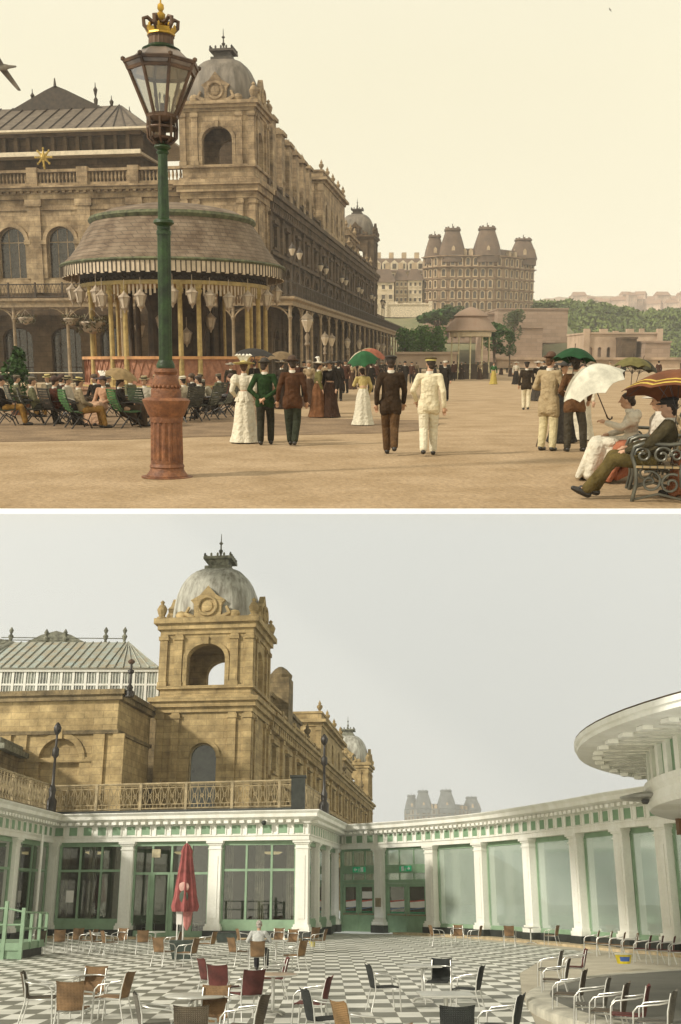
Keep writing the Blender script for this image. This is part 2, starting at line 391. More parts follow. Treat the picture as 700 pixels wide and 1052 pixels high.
    # legs
    if not skirt:
        t = MB()
        t.ell(J['pel']-V((0,0,.03)), (.16*sw,.118,.11), 12)
        for s, q in ((-1,'L'),(1,'R')):
            t.cap(J['h'+q], J['k'+q], .100, .083); t.cap(J['k'+q], J['a'+q]+(J['k'+q]-J['a'+q])*.05, .082, .070)
        remesh(t, 'trousers', fabric(legs), root, vox)
    else:
        t = MB(); ww = .115; n = 40
        if not seated:
            z0 = J['wai'].z-.02; prof = [(ww,z0),(.165,z0-.13),(.20,z0-.30),(.235,.45),(.29,.16),(.335,.03),(.325,.025),(.20,.30),(.12,z0-.2)]
            rnd = [1+.05*math.sin(j*2*math.pi/n*9+1)+.03*math.sin(j*2*math.pi/n*5) for j in range(n)]
            vs = []
            t.lathe(prof, n, (J['wai'].x, J['wai'].y-.02, 0), flute=lambda j: rnd[j])
            o = t.build('skirt', fabric(skirt), root, smooth=50)
            if peplum:
                p = MB(); p.lathe([(.12,z0+.04),(.16,z0-.05),(.205,z0-.17),(.20,z0-.175),(.12,z0)], n, (J['wai'].x,J['wai'].y,0), flute=lambda j: 1+.07*math.sin(j*2*math.pi/n*10)); p.build('peplum', fabric(coat), root, smooth=60)
        else:
            kn = (J['kL']+J['kR'])/2; an = (J['aL']+J['aR'])/2
            t.cap(J['pel'], J['kL'], .15, .14); t.cap(J['pel'], J['kR'], .15, .14); t.cap(J['wai'], J['pel'], .12, .16)
            for i in range(9):
                q = (i-4)/4; foot = an+V((q*.24, .05-.06*abs(q), -.02)); t.cap(kn+V((q*.16,0,.02)), foot, .10, .06, 8)
            if full:
                for i in range(7):
                    q = (i-3)/3; mid = (J['pel']+kn)/2; t.cap(mid+V((q*.20,0,-.04)), an+V((q*.30,-.22+.04*(i%2),-.01)), .13, .06, 8); t.cap(kn+V((q*.22,-.05,0)), an+V((q*.30,-.05,-.01)), .13, .06, 8); t.cap(kn+V((q*.2,.02,0)), an+V((q*.26,.16,-.02)), .11, .05, 8)
                for i in range(13):
                    q = (i-6)/6; foot = an+V((q*.34, .10-.10*abs(q), -.01)); t.cap(kn+V((q*.26,-.02,.0)), foot, .12, .05+.02*(i%2), 8); t.ell(kn+V((q*.26,-.18-.05*(i%2),.05)), (.08,.12,.09), 8)
            t.cap(J['aL']+V((-.05,-.1,0)), J['pel']-V((0,0,.1)), .06, .12); t.cap(J['aR']+V((.05,-.1,0)), J['pel']-V((0,0,.1)), .06, .12)
            remesh(t, 'skirt', fabric(skirt), root, vox*1.2)
    # shoes
    sh = mat('shoe_leather_%02d' % int(shoes[0]*99), shoes, rough=.4)
    for s, q in ((-1,'L'),(1,'R')):
        m_ = MB(); ft = (Vector((0,1,0)) if J.get('f'+q) is None else J['f'+q]-J['a'+q]).normalized()
        a = J['a'+q]; dn = Vector((0,0,-1)) if abs(ft.z) < .5 else Vector((0,-1,0))
        m_.cap(a+dn*.035-ft*.03, a+dn*.045+ft*.10, .045, .042, 10); m_.cap(a+dn*.045+ft*.10, a+dn*.052+ft*.17, .040, .028, 10); m_.cap(a, a+dn*.03, .045,.046, 8)
        m_.build('shoe', sh, root, smooth=60)
    # hat
    if hat:
        T = Matrix.Translation(H+V((0,-.01,.065))) @ Matrix.Rotation(R(-6), 4, 'X')
        hh = MB(T); bandm = None
        if hat == 'boater': hh.lathe([(.0,.085),(.082,.085),(.086,.08),(.088,.012),(.155,.008),(.155,0),(.08,0)], 24); bd = (.0885,.012,.050)
        elif hat == 'bowler': hh.lathe([(.0,.115),(.04,.11),(.075,.085),(.090,.04),(.092,.012),(.125,.008),(.135,.022),(.138,.014),(.13,0),(.08,-.005)], 24); bd = (.0925,.012,.032)
        elif hat == 'cap': hh.lathe([(.0,.07),(.07,.068),(.105,.05),(.11,.035),(.09,.01),(.09,-.01)], 24); hh.ell((0,.10,.0), (.065,.06,.012), 10); bd = (.092,-.01,.018)
        elif hat == 'wide': hh.lathe([(.0,.095),(.06,.09),(.085,.06),(.09,.02),(.17,.022),(.235,.035),(.238,.028),(.17,.01),(.08,0)], 30, flute=lambda j: 1+.05*math.sin(j*.42)); bd = (.094,.012,.045)
        elif hat == 'bonnet': hh.ell((0,-.01,.01), (.115,.115,.095), 14); bd = (.117,-.02,.01)
        hh.build('hat', mat('hat_%02x%02x%02x' % tuple(int(x*255) for x in hatc), hatc, rough=.8, var=.15, scale=14, bump=.2, bscale=60), root, smooth=40)
        if band:
            bb = MB(T); bb.lathe([(bd[0],bd[1]),(bd[0]+.005,bd[1]),(bd[0]+.003,bd[2]),(bd[0]-.002,bd[2])], 24); bb.build('hat_band', fabric(band), root, smooth=60)
        if feather:
            fm = MB(T)
            for i in range(5):
                a = (i-2)*.5; pts = [(math.sin(a)*.05,-.03,.06),(math.sin(a)*.10,-.04,.15),(math.sin(a)*.17,-.07,.20),(math.sin(a)*.22,-.11,.18)]; fm.tube(pts, [.02,.035,.03,.006], 7)
            fm.build('feather', fabric((.75,.70,.60)), root, smooth=60)
    return root
def umbrella(tip, r=.55, hgt=.26, col=(.1,.1,.08), tilt=(0,0), label='', band=None, length=.85, group=None, rz=0, cat='umbrella', name='umbrella', col2=None):
    """open umbrella; tip = top point of the canopy in the place's frame"""
    root = empty(name, tip, label=label, cat=cat, group=group, rot=(tilt[0], tilt[1], rz))
    g = 8; sub = 4; n = g*sub
    def canopy(m, r0, r1, dz=0):
        vs = []; st = 7
        for i in range(st+1):
            u = r0+(r1-r0)*i/st
            for j in range(n):
                t = 2*math.pi*j/n; q = (j % sub)/sub; sag = math.sin(math.pi*q)
                rr = u*r*(1-.075*u*sag*1.6); zz = -hgt*(u**1.75)+dz - .03*u*sag*0
                zz += .045*u*sag
                vs.append((rr*math.cos(t), rr*math.sin(t), zz))
        fs = [(i*n+j, i*n+(j+1)%n, (i+1)*n+(j+1)%n, (i+1)*n+j) for i in range(st) for j in range(n)]
        return m.add(vs, fs)
    m = MB(); canopy(m, .0, 1); canopy(m, .0, 1, -.004)
    cv = m.build('canopy', mat('umb_%02x%02x%02x' % tuple(int(x*255) for x in col), col, rough=.8, var=.14, scale=5, spec=.2, bump=.15, bscale=20), root, smooth=35, recalc=False)
    if band:
        for a, b_ in ((.80,.84),(.90,.94)):
            k = MB(); canopy(k, a, b_, .004); k.build('stripe', fabric(band), root, smooth=35, recalc=False)
    if col2:
        k = MB()
        vs = []; 
        canopy(k, .02, 1, .004); k.f = [f for i, f in enumerate(k.f) if (i % n)//sub in (1,3)]; k.build('pale_panel', fabric(col2), root, smooth=35, recalc=False)
    rb = MB()
    for k in range(g):
        t = 2*math.pi*k/g; pts = [(r*u*math.cos(t), r*u*math.sin(t), -hgt*(u**1.75)-.007) for u in (0,.25,.5,.75,1)]; rb.tube(pts, .004, 4)
        u = .5; rb.tube([(0,0,-length*.45), (r*u*math.cos(t), r*u*math.sin(t), -hgt*(u**1.75)-.012)], .003, 4)
    rb.build('rib', mat('steel_rib', (.08,.08,.08), rough=.4, metal=.5), root)
    s = MB(); s.tube([(0,0,.07),(0,0,-length)], [.006,.009], 8); s.ell((0,0,.07), .010, 8); s.build('shaft', mat('dark_wood', (.06,.035,.02), rough=.5), root, smooth=40)
    s = MB(); s.tube([(0,0,-length),(0,0,-length-.05),(.02,0,-length-.085),(.05,0,-length-.085),(.065,0,-length-.06)], .012, 8); s.build('handle', mat('dark_wood', (.06,.035,.02)), root, smooth=40)
    return root
# ---------------------------------------------------------------- the domed stone building (seen in both places)
def cornice(m, x0, x1, y0, y1, steps):        # stepped mouldings round a rectangular block; steps (z0, z1, projection)
    for a, b, p in steps: m.box(x0-p, x1+p, y0-p, y1+p, a, b)
def rects(m, segs): 
    for s in segs: m.box(*s)
def arched_window(parent, M, cx, w_, zb, zs, ah, t, fm, gm, mull=1, bars=(), name='window', curtain=None):
    f = MB(M); y0, y1 = t*.62, t*.62+.10; fw = .09
    if ah > 0: f.arc_band(cx, zs, w_-2*fw, ah-fw, fw, y0, y1)
    else: f.box(cx-w_/2, cx+w_/2, y0, y1, zs-fw, zs)
    f.box(cx-w_/2, cx-w_/2+fw, y0, y1, zb, zs); f.box(cx+w_/2-fw, cx+w_/2, y0, y1, zb, zs); f.box(cx-w_/2+fw, cx+w_/2-fw, y0, y1, zb, zb+fw)
    for i in range(mull): x = cx-w_/2+w_*(i+1)/(mull+1); f.box(x-.035, x+.035, y0+.01, y1-.01, zb+fw, zs+(ah*.8 if ah else 0))
    for z in bars: f.box(cx-w_/2+fw, cx+w_/2-fw, y0+.005, y1-.005, z-.04, z+.04)
    fo = f.build(name, fm, parent)
    g = MB(M); pts = [(cx-w_/2*math.cos(math.pi*i/12), zs+ah*math.sin(math.pi*i/12)) for i in range(13)] if ah > 0 else [(cx-w_/2,zs),(cx+w_/2,zs)]
    g.face_prism([(cx-w_/2, zb)]+pts+[(cx+w_/2, zb)] if ah > 0 else [(cx-w_/2,zb),(cx-w_/2,zs),(cx+w_/2,zs),(cx+w_/2,zb)], y0+.04, y0+.06)
    g.build('pane', gm, fo)
    return fo
def tower(root, M, W, D, z, ms, dome_r=None, arch_low=True, tops=True):
    """z: base, mid cornice bottom, mid cornice top, opening bottom, opening top, upper cornice bottom, top, dome top, spike top; footprint x -W..0, y 0..D"""
    stone, dark, lead, gls, frame = ms
    zb, c1, c1t, ob, ot, c2, c2t, dt, sp = z
    cx = -W/2; cy = D/2; t = .55
    ow = W*.42
    wl = MB(M)
    ah = min(.55*(ot-ob), ow/2*.8); zs = ot-ah
    low = [(cx, W*.30, zb+.1+(c1-zb)*.0+.02, zb+(c1-zb)*.62, W*.15)] if arch_low else []
    def side(T, Wd, lowops, opw):
        q = MB(T)
        q.arch_wall(0, Wd, zb, c1, t, lowops)
        q.arch_wall(0, Wd, c1t, c2, t, [(Wd/2, opw, ob, zs, ah)])
        wl.merge(q)
    lo = [(W/2, W*.30, zb+.4, c1-(c1-zb)*.30-W*.15, W*.15)] if arch_low else []
    T0 = M @ Matrix.Translation((-W,0,0)) ; side(T0, W, lo, ow)
    T1 = M @ Mx((0,0,0), R(90)); side(M @ Matrix.Translation((0,t,0)) @ Matrix.Rotation(R(90),4,'Z'), D-2*t, [], ow*.82)
    side(M @ Matrix.Translation((-W+t,t,0)) @ Matrix.Rotation(R(90),4,'Z'), D-2*t, [], ow*.82)
    side(M @ Matrix.Translation((-W,D-t,0)), W, [], ow)
    wl.box(-W+t, -t, t, D-t, c1t+.05, c1t+.25)
    wl.box(-W+t, -t, t, D-t, c2-.22, c2-.02)
    wl.build('wall', stone, root)
    # pilasters
    p = MB(M)
    for za, zb2 in ((zb, c1-.02), (ob-.05, c2-.02)):
        pw = W*.085
        for x in (-W-.12, -pw+.12, -W+pw*1.75, -pw*2.75):
            p.box(x, x+pw, -.16, -.002, za, zb2)
            p.box(x-.07, x+pw+.07, -.24, -.003, zb2-.38, zb2-.12); p.box(x-.05, x+pw+.05, -.22, -.004, za, za+.3)
        for y in (-.10, D-pw+.1, pw*1.75, D-pw*2.75):
            p.box(.002, .16, y+.1, y+pw, za, zb2); p.box(.003, .24, y+.04, y+pw+.06, zb2-.38, zb2-.12)
    p.build('pilaster', stone, root)
    a = MB(M); a.arc_band(cx, zs, ow, ah, .28, -.14, -.001); a.box(cx-.16, cx+.16, -.26, -.0, ot-.05, ot+.42)
    a.box(cx-ow/2-.28, cx-ow/2, -.12, -.001, ob, zs); a.box(cx+ow/2, cx+ow/2+.28, -.12, -.001, ob, zs)
    if arch_low: zs2 = lo[0][3]; a.arc_band(cx, zs2, W*.30, W*.15, .26, -.14, -.001)
    a.build('arch_moulding', stone, root)
    # parapet with balusters under the opening
    k = MB(M); hb = min(.9, ob-c1t-.1)
    cornice(k, -W, 0, 0, D, [(c1, c1+(c1t-c1)*.35, .18), (c1+(c1t-c1)*.35, c1+(c1t-c1)*.7, .42), (c1+(c1t-c1)*.7, c1t, .62), (c1t+.0, c1t+(ob-c1t)*.18, .22), (ob-.22, ob-.02, .2)])
    cornice(k, -W, 0, 0, D, [(c2, c2+(c2t-c2)*.3, .12), (c2+(c2t-c2)*.3, c2+(c2t-c2)*.65, .3), (c2+(c2t-c2)*.65, c2t, .52)])
    k.build('cornice', stone, root)
    if arch_low: arched_window(root, M@Matrix.Translation((-W,0,0)), W/2, W*.30, lo[0][2], lo[0][3], W*.15, t, frame, gls, mull=0, bars=(lo[0][2]+(lo[0][3]-lo[0][2])*.45,))
    # dome
    d = MB(M @ Matrix.Translation((cx, cy, c2t))); hr = W*.475 if not dome_r else dome_r; dh = (dt-c2t)*.80
    prof = [(hr*1.02, 0), (hr*1.02, .18)]
    for i in range(13):
        th = math.pi/2*i/12; prof.append((hr*(math.cos(th)**.80)*.78+hr*.22, .2+(dh-.2)*math.sin(th)**1.0))
    d.lathe(prof, 48, ex=3.2, flute=lambda j: 1.0+(.022 if j % 4 == 0 else 0)); dm = d.build('dome', lead, root, smooth=25)
    cr_ = MB(M @ Matrix.Translation((cx, cy, c2t+dh-.03))); ch = (dt-c2t)*.2+.03; rr = hr*.30
    cr_.box(-rr*1.05, rr*1.05, -rr*1.05, rr*1.05, 0, ch*.25); cr_.box(-rr*.8, rr*.8, -rr*.8, rr*.8, ch*.25, ch*.7); cr_.box(-rr*1.15, rr*1.15, -rr*1.15, rr*1.15, ch*.7, ch*.88)
    for q in range(4):
        for i in range(5):
            a_ = math.pi/2*q; x, y = rr*1.05, rr*1.05*(i/2-1); cr_.ell((x*math.cos(a_)-y*math.sin(a_), x*math.sin(a_)+y*math.cos(a_), ch*1.0), (.09,.09,.16), 6)
    cr_.build('dome_crown', dark, root)
    s = MB(M @ Matrix.Translation((cx, cy, dt-.05))); hs = sp-dt+.05
    s.lathe([(.28,0),(.12,.18),(.07,.3),(.16,hs*.32),(.06,hs*.38),(.05,hs*.55),(.15,hs*.62),(.04,hs*.68),(.02,hs)], 8); s.build('finial', dark, root, smooth=40)
    # cartouches and corner ornaments
    for q in range(4):
        T = M @ Matrix.Translation((cx,cy,c2t)) @ Matrix.Rotation(math.pi/2*q, 4, 'Z')
        o = MB(T); y = -(D if q % 2 == 0 else W)/2-.25; r_ = W*.13; hh = r_*2
        o.face_prism([(-r_*1.15,0),(r_*1.15,0),(r_*1.2,hh*.62),(r_*1.5,hh*.78),(r_*.7,hh*1.0),(0,hh*1.42),(-r_*.7,hh*1.0),(-r_*1.5,hh*.78),(-r_*1.2,hh*.62)], y, y+.4)
        for i in range(20):
            pass
        ring = [(r_*.78*math.cos(2*math.pi*i/20), y-.06, hh*.5+r_*.78*math.sin(2*math.pi*i/20)) for i in range(20)]
        o.tube(ring, .11, 6, closed=True); o.ell((0,y-.02,hh*.5), (r_*.5,.14,r_*.5), 12)
        for sx in (-1,1): o.tube([(sx*r_*1.2,y+.1,0),(sx*r_*1.9,y+.1,hh*.2),(sx*r_*1.6,y+.1,hh*.5)], [.22,.2,.1], 6)
        o.build('cartouche', stone, root, smooth=30)
    for x in (-W-.1,.1):
        for y in (-.1,D+.1):
            o = MB(M); o.lathe([(.36,0),(.36,.12),(.2,.2),(.3,.45),(.36,.7),(.22,.95),(.1,1.05),(.16,1.2),(0,1.35)], 8, (x,y,c2t)); o.build('corner_urn', stone, root, smooth=40)
        for y in (D*.28, D*.72): MB(M).ell((x,y,c2t+.25), (.2,.45,.3), 8).build('scroll_ornament', stone, root, smooth=40)
    for y in (-.1, D+.1):
        for x in (-W*.80, -W*.20): MB(M).ell((x,y,c2t+.25), (.4,.2,.3), 8).build('scroll_ornament', stone, root, smooth=40)
def side_wing(root, M, L0, L1, zg, zc, zt, ms, lanes, floors, dep=9, par=1.0, seed=1, upper=None):
    """long side: plane x=0 facing +x, running back from L0 to L1, cornice zc..zt, lanes = bay width"""
    stone, dark, lead, gls, frame = ms
    T = M @ Matrix.Translation((0,L0,0)) @ Matrix.Rotation(R(90),4,'Z')      # local x runs back, y into the building (-x)
    Ln = L1-L0; n = max(1, int(round(Ln/lanes))); bw = Ln/n
    wl = MB(T)
    ww = bw*.34
    for (fb, ft, zb, zs, ah) in floors:
        wl.arch_wall(0, Ln, fb, ft, .5, [((i+.5)*bw, ww, zb, zs, ah) for i in range(n)])
    wl.box(0, Ln, dep-.4, dep, zg, zc); wl.box(0, .4, .5, dep-.4, zg, zc); wl.box(Ln-.4, Ln, .5, dep-.4, zg, zc)
    wl.box(.4, Ln-.4, .5, dep-.4, zc-.4, zc-.05)
    wl.build('wall', stone, root)
    p = MB(T)
    for i in range(n+1):
        x = i*bw
        for (fb, ft, *_r) in floors:
            p.box(x-.28, x+.28, -.2, -.001, fb+.02, ft-.3); p.box(x-.38, x+.38, -.3, -.002, ft-.62, ft-.3)
    for i in range(n):
        for (fb, ft, zb, zs, ah) in floors:
            x = (i+.5)*bw
            if ah > 0: p.arc_band(x, zs, ww, ah, .2, -.12, -.001)
            else: p.box(x-ww/2-.25, x+ww/2+.25, -.25, -.002, zs+.05, zs+.3)
            p.box(x-ww/2-.15, x+ww/2+.15, -.2, -.003, zb-.2, zb)
    p.build('pilaster', stone, root)
    k = MB(T)
    for (fb, ft, *_r) in floors: k.box(-.1, Ln+.1, -.38, -.004, ft-.28, ft-.003)
    for a, b, q in ((zc, zc+(zt-zc)*.35, .2), (zc+(zt-zc)*.35, zc+(zt-zc)*.7, .5), (zc+(zt-zc)*.7, zt, .75)): k.box(-.05, Ln+.05, -q, .6, a, b)
    for i in range(int(Ln/.9)): k.box(i*.9+.1, i*.9+.45, -.42, -.2, zc-.25, zc+(zt-zc)*.33)
    k.build('cornice', stone, root)
    if par:
        b = MB(T); b.box(0, Ln, -.1, .25, zt, zt+.22); b.box(0, Ln, -.12, .27, zt+par-.18, zt+par)
        for i in range(n+1): b.box(i*bw-.3, i*bw+.3, -.18, .33, zt, zt+par+.12)
        for i in range(int(Ln/.45)):
            b.lathe([(.1,0),(.06,.1),(.13,(par-.4)*.5),(.05,par-.42)], 5, (i*.45+.2, .07, zt+.22))
        b.build('parapet', stone, root)
    for i in range(n):
        for (fb, ft, zb, zs, ah) in floors: arched_window(root, T, (i+.5)*bw, ww, zb, zs, ah, .5, frame, gls, mull=1, bars=(zb+(zs-zb)*.6,))
    return T
def urn(m, x, y, z, s=1): m.lathe([(.30*s,0),(.30*s,.15*s),(.12*s,.25*s),(.34*s,.6*s),(.36*s,.8*s),(.15*s,1.0*s),(.2*s,1.1*s),(.05*s,1.4*s),(0,1.6*s)], 8, (x,y,z))

def roof_clutter(root, stone, roofm, z, ys, x=-1.6):
    """small stepped gables, pinnacles and urns standing along the parapet"""
    for k, y in enumerate(ys):
        g = MB(Matrix.Translation((x, y, z))); w_ = 1.5; h_ = 2.6 if k % 2 else 1.9
        g.box(-1.4,.9,-w_,w_,-.1,h_*.45); g.box(-1.3,.8,-w_*.7,w_*.7,h_*.45,h_*.75); g.box(-1.2,.7,-w_*.4,w_*.4,h_*.75,h_)
        g.lathe([(.22,0),(.12,.3),(.25,.6),(.05,1.0),(0,1.3)], 8, (-.2,0,h_)); g.lathe([(.18,0),(.08,.3),(.2,.55),(0,.95)], 8, (.5,-w_*.8,h_*.45)); g.lathe([(.18,0),(.08,.3),(.2,.55),(0,.95)], 8, (.5,w_*.8,h_*.45))
        g.build('roof_gable', stone, root)
    for k, y in enumerate([a+2.7 for a in ys]):
        g = MB(Matrix.Translation((.0, y, z))); urn(g, 0, 0, .9, .85); g.build('parapet_urn', stone, root)
# ================================================================ UPPER PLACE: the old promenade
FR = 'u'
stoneU = mat('warm_stone', (.45,.33,.195), rough=.9, var=.16, scale=.7, bump=.5, bscale=6, col2=(.165,.11,.06), pat=(1.1,.42,.02,.5), speck=(1.7,.35))
stoneShade = mat('warm_stone_shaded', (.145,.095,.052), rough=.9, var=.2, scale=.6, bump=.5, bscale=6, col2=(.06,.038,.02), pat=(1.1,.42,.02,.5), speck=(1.7,.35))  # darker copy of the warm stone for shaded walls; shade is in its colour
leadU = mat('lead_roof', (.20,.165,.125), rough=.6, scale=2.2, col2=(.09,.075,.055), streak=True)
slateU = mat('roof_slate', (.16,.125,.09), rough=.8, scale=2, col2=(.085,.065,.045), streak=True)
ironU = mat('brown_iron', (.05,.034,.02), rough=.6, var=.2)
woodU = mat('brown_wood', (.05,.032,.018), rough=.8, var=.3, scale=2)
frameU = mat('window_frame_tan', (.25,.18,.105), rough=.7)
glassU = mat('dark_window_glass', (.035,.027,.02), rough=.12, var=.3, scale=2, spec=.7)
darkU = mat('dark_lead', (.07,.055,.04), rough=.6)
creamU = mat('cream_trim', (.62,.52,.37), rough=.7, var=.1)
MSU = (stoneU, darkU, leadU, glassU, frameU)

y0 = P(350, 522).y
# ground: one long sheet of rolled sand on a white slab whose edge faces the viewer
def wedge(ya, yb, n=1, mg=1.5, k=.345):
    return [(-(k*ya+mg),ya),((k*ya+mg),ya),((k*yb+mg),yb),(-(k*yb+mg),yb)]
gm_ = mat('rolled_sand', (.41,.29,.17), rough=.95, scale=.8, col2=(.285,.19,.095), bump=.8, bscale=9, speck=(14,.30))
g = MB().prism(wedge(y0, 480), -.004, 0).build('ground', gm_); tag(g, kind='structure')
hz_t = y0*math.tan(math.atan(54/F)-PITCH['u'] if False else 0)
slab_b = P(350, 528, y0).z
g = MB().prism(wedge(y0, 480), slab_b, -.0045).build('ground_slab', mat('white_slab', (.92,.92,.90), var=.02)); tag(g, kind='structure')
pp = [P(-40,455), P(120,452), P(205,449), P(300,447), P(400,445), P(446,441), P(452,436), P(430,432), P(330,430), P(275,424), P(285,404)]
g = MB().prism([(q.x,q.y) for q in pp]+[(-8,70),(-22,70)], .004, .008).build('path', mat('gravel_shade_tone', (.27,.18,.10), rough=.95, scale=1.1, col2=(.15,.095,.05), bump=.8, bscale=12, speck=(14,.35))); tag(g, kind='structure')  # darker sheet on the sand; gravel tone with shade put into its colour

# ---------------- spa building
OY = 85.0; OX = X(261, 185, OY); RZ = -math.atan(.139)
spa = empty('spa_building', (OX, OY, 0), RZ, 'long brown stone spa building with domed corner tower and arcaded balcony, in the sepia scene', 'building')
zU = lambda r, Y=OY: Z(r, Y)
W_ = 5.8
zt = (zU(300), zU(203), zU(184), zU(168), zU(129), zU(113), zU(103), zU(50, OY+2.7), zU(28, OY+2.7))
tower(spa, Matrix.Identity(4), W_, 5.4, zt, MSU)
c1, c1t = zt[1], zt[2]
zbal = Z(306, 82)
flw = [(0, zbal, .4, zbal*.55, zbal*.12), (zbal, zbal+(c1-zbal)*.56, zbal+.3, zbal+(c1-zbal)*.36, 0.7), (zbal+(c1-zbal)*.56, c1, zbal+(c1-zbal)*.62, zbal+(c1-zbal)*.86, 0)]
MSD = (stoneShade, darkU, leadU, glassU, frameU)
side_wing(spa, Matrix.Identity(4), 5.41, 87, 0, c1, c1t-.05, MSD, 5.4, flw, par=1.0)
# hall to the left of the tower
HW = 27.0
T = Matrix.Translation((-W_-HW, .6, 0))
zc = Z(203, 87); zc2 = Z(190, 87)
wl = MB(T); ops = []; zfl = Z(300, 87)
ob, osx = Z(285, 87), Z(247, 87); ow = 2.45; ah = 1.2
arx = []
for px in (-38, 14, 66, 118):
    x = X(px, 260, 89)-OX; x = x/math.cos(RZ)+W_+HW; arx.append(x); ops.append((x, ow, ob, osx, ah))
arx = [x for x in arx if x < HW-1.5]; ops = [o for o in ops if o[0] < HW-1.5]
wl.arch_wall(0, HW, zfl, zc, .6, ops); wl.box(0, HW, 9, 9.5, 0, zc)
wl.box(0, HW, .6, 9, zc-.5, zc-.1)
wl.build('wall', stoneU, spa)
wl = MB(T); wl.arch_wall(0, HW, 0, zfl-.003, .6, [(x, 2.6, .1, 3.6, .9) for x in arx]); wl.build('verandah_wall', stoneShade, spa)
for x in arx:
    arched_window(spa, T, x, ow, ob, osx, ah, .6, frameU, glassU, mull=2, bars=(osx,))
    arched_window(spa, T, x, 2.6, .1, 3.6, .9, .6, woodU, glassU, mull=3, bars=(1.2,))
p = MB(T)
for x in arx:
    p.arc_band(x, osx, ow, ah, .32, -.16, -.001); p.box(x-ow/2-.35, x-ow/2, -.14, -.001, ob, osx); p.box(x+ow/2, x+ow/2+.35, -.14, -.001, ob, osx)
    p.box(x-ow/2-.5, x-ow/2+.05, -.25, -.002, osx-.2, osx+.12); p.box(x+ow/2-.05, x+ow/2+.5, -.25, -.002, osx-.2, osx+.12)
for a_, b_ in zip([arx[0]-4.3]+arx, arx+[arx[-1]+4.3]):
    xm = (a_+b_)/2; p.box(xm-.55, xm+.55, -.22, -.003, zfl+.02, zc-.02)
    p.box(xm-.7, xm+.7, -.3, -.004, zc-.55, zc-.02)
p.box(0, HW, -.1, -.005, zc-.85, zc-.62)
p.build('pilaster', stoneU, spa)
k = MB(T)
for a_, b_, q in ((zc, zc+.3, .2), (zc+.3, zc2-.35, .1), (zc2-.35, zc2-.15, .5), (zc2-.15, zc2, .75)): k.box(0, HW, -q, .7, a_, b_)
for i in range(int(HW/.6)): k.box(i*.6, i*.6+.25, -.4, -.1, zc2-.5, zc2-.34)
k.build('cornice', stoneU, spa)
# balustrade on top of the hall
zb0, zb1 = zc2, Z(172, 87)
b = MB(T); b.box(0, HW, -.1, .3, zb0, zb0+.3); b.box(0, HW, -.15, .35, zb1-.22, zb1)
pe = [xm for xm in ([(a_+b_)/2 for a_, b_ in zip([arx[0]-4.3]+arx, arx+[arx[-1]+4.3])])]
for xm in pe: b.box(xm-.45, xm+.45, -.25, .45, zb0, zb1+.15)
for i in range(int(HW/.32)): b.lathe([(.09,0),(.05,.15),(.12,(zb1-zb0)*.3),(.05,zb1-zb0-.5)], 6, (i*.32+.1, .1, zb0+.28))
b.build('balustrade', stoneU, spa)
# gallery behind the balustrade with its glazed strip and roof
gz0, gz1, gz2 = zb0, Z(160, 92), Z(137, 92)
gx1 = (X(137, 150, 91)-OX)+W_+HW
g = MB(T); g.box(0, gx1, 4.0, 9, gz0, gz1); g.build('wall', stoneShade, spa)
g = MB(T); g.box(0, gx1, 3.8, 9, gz1, gz1+.25); g.box(0, gx1, 3.7, 9, gz2-.3, gz2); 
for i in range(int(gx1/1.1)): g.box(i*1.1, i*1.1+.3, 3.85, 4.3, gz1+.25, gz2-.3)
g.box(0, gx1+.0, 4.35, 9, gz1+.25, gz2-.3); g.build('gallery_screen', creamU if False else stoneShade, spa)
g = MB(T); g.box(-.5, gx1+.3, 2.6, 9, gz1+.0-.25, gz1-.05); g.box(-.5, gx1+.3, 2.6, 2.8, gz1-.05, gz1+.1); g.build('gutter', creamU, spa)
rz = Z(108, 97); rr = MB(T)
rr.frustum((-4, gx1+1.1, 3.2, 17), gz2+.02, (-4, gx1-3.6, 9.6, 10.4), rz)
rr.build('roof', slateU, spa)
seam = MB(T)
for i in range(26):
    x = -3+i*1.15
    if x < gx1+.6:
        xt = min(x-.0, gx1-3.8) if x > gx1-3.6 else x
        seam.tube([(x,3.2,gz2+.05),(xt,9.6,rz+.05)], .07, 4)
seam.build('roof_seam', ironU, spa)
g = MB(T); g.box(-4, gx1+1.2, 3.0, 17.2, gz2, gz2+.16); g.build('eaves', creamU, spa)
dx = X(42, 100, 98)-OX+W_+HW
g = MB(T); g.face_prism([(dx-4.6,rz-.4),(dx+4.6,rz-.4),(dx+1,rz+1.3),(dx,rz+1.7),(dx-1,rz+1.3)], 9.0, 14); g.tube([(dx,9,rz+1.6),(dx,9,rz+2.3)], [.15,.05], 6); g.build('roof_gable', ironU, spa)
g = MB(T)
for px, r0_, r1_ in ((8,108,88),(77,106,84),(94,116,98),(113,128,110)):
    x = X(px, 100, 96)-OX+W_+HW; za, zb_ = Z(r0_,97)-.6, Z(r1_,97)
    g.lathe([(.28,0),(.12,.3),(.2,(zb_-za)*.4),(.06,(zb_-za)*.5),(.2,(zb_-za)*.75),(.05,(zb_-za)*.85),(.03,zb_-za)], 8, (x, 9.5, za))
for i in range(16):
    x = dx+9+i*.42; z_ = rz+1.3-i*.16
    g.ell((x, 9.5, z_-.5), (.12,.1,.35), 6)
    g.tube([(x,9.5,z_-1.6),(x,9.5,z_-.2)], .05, 4)
g.build('roof_finial', ironU, spa)
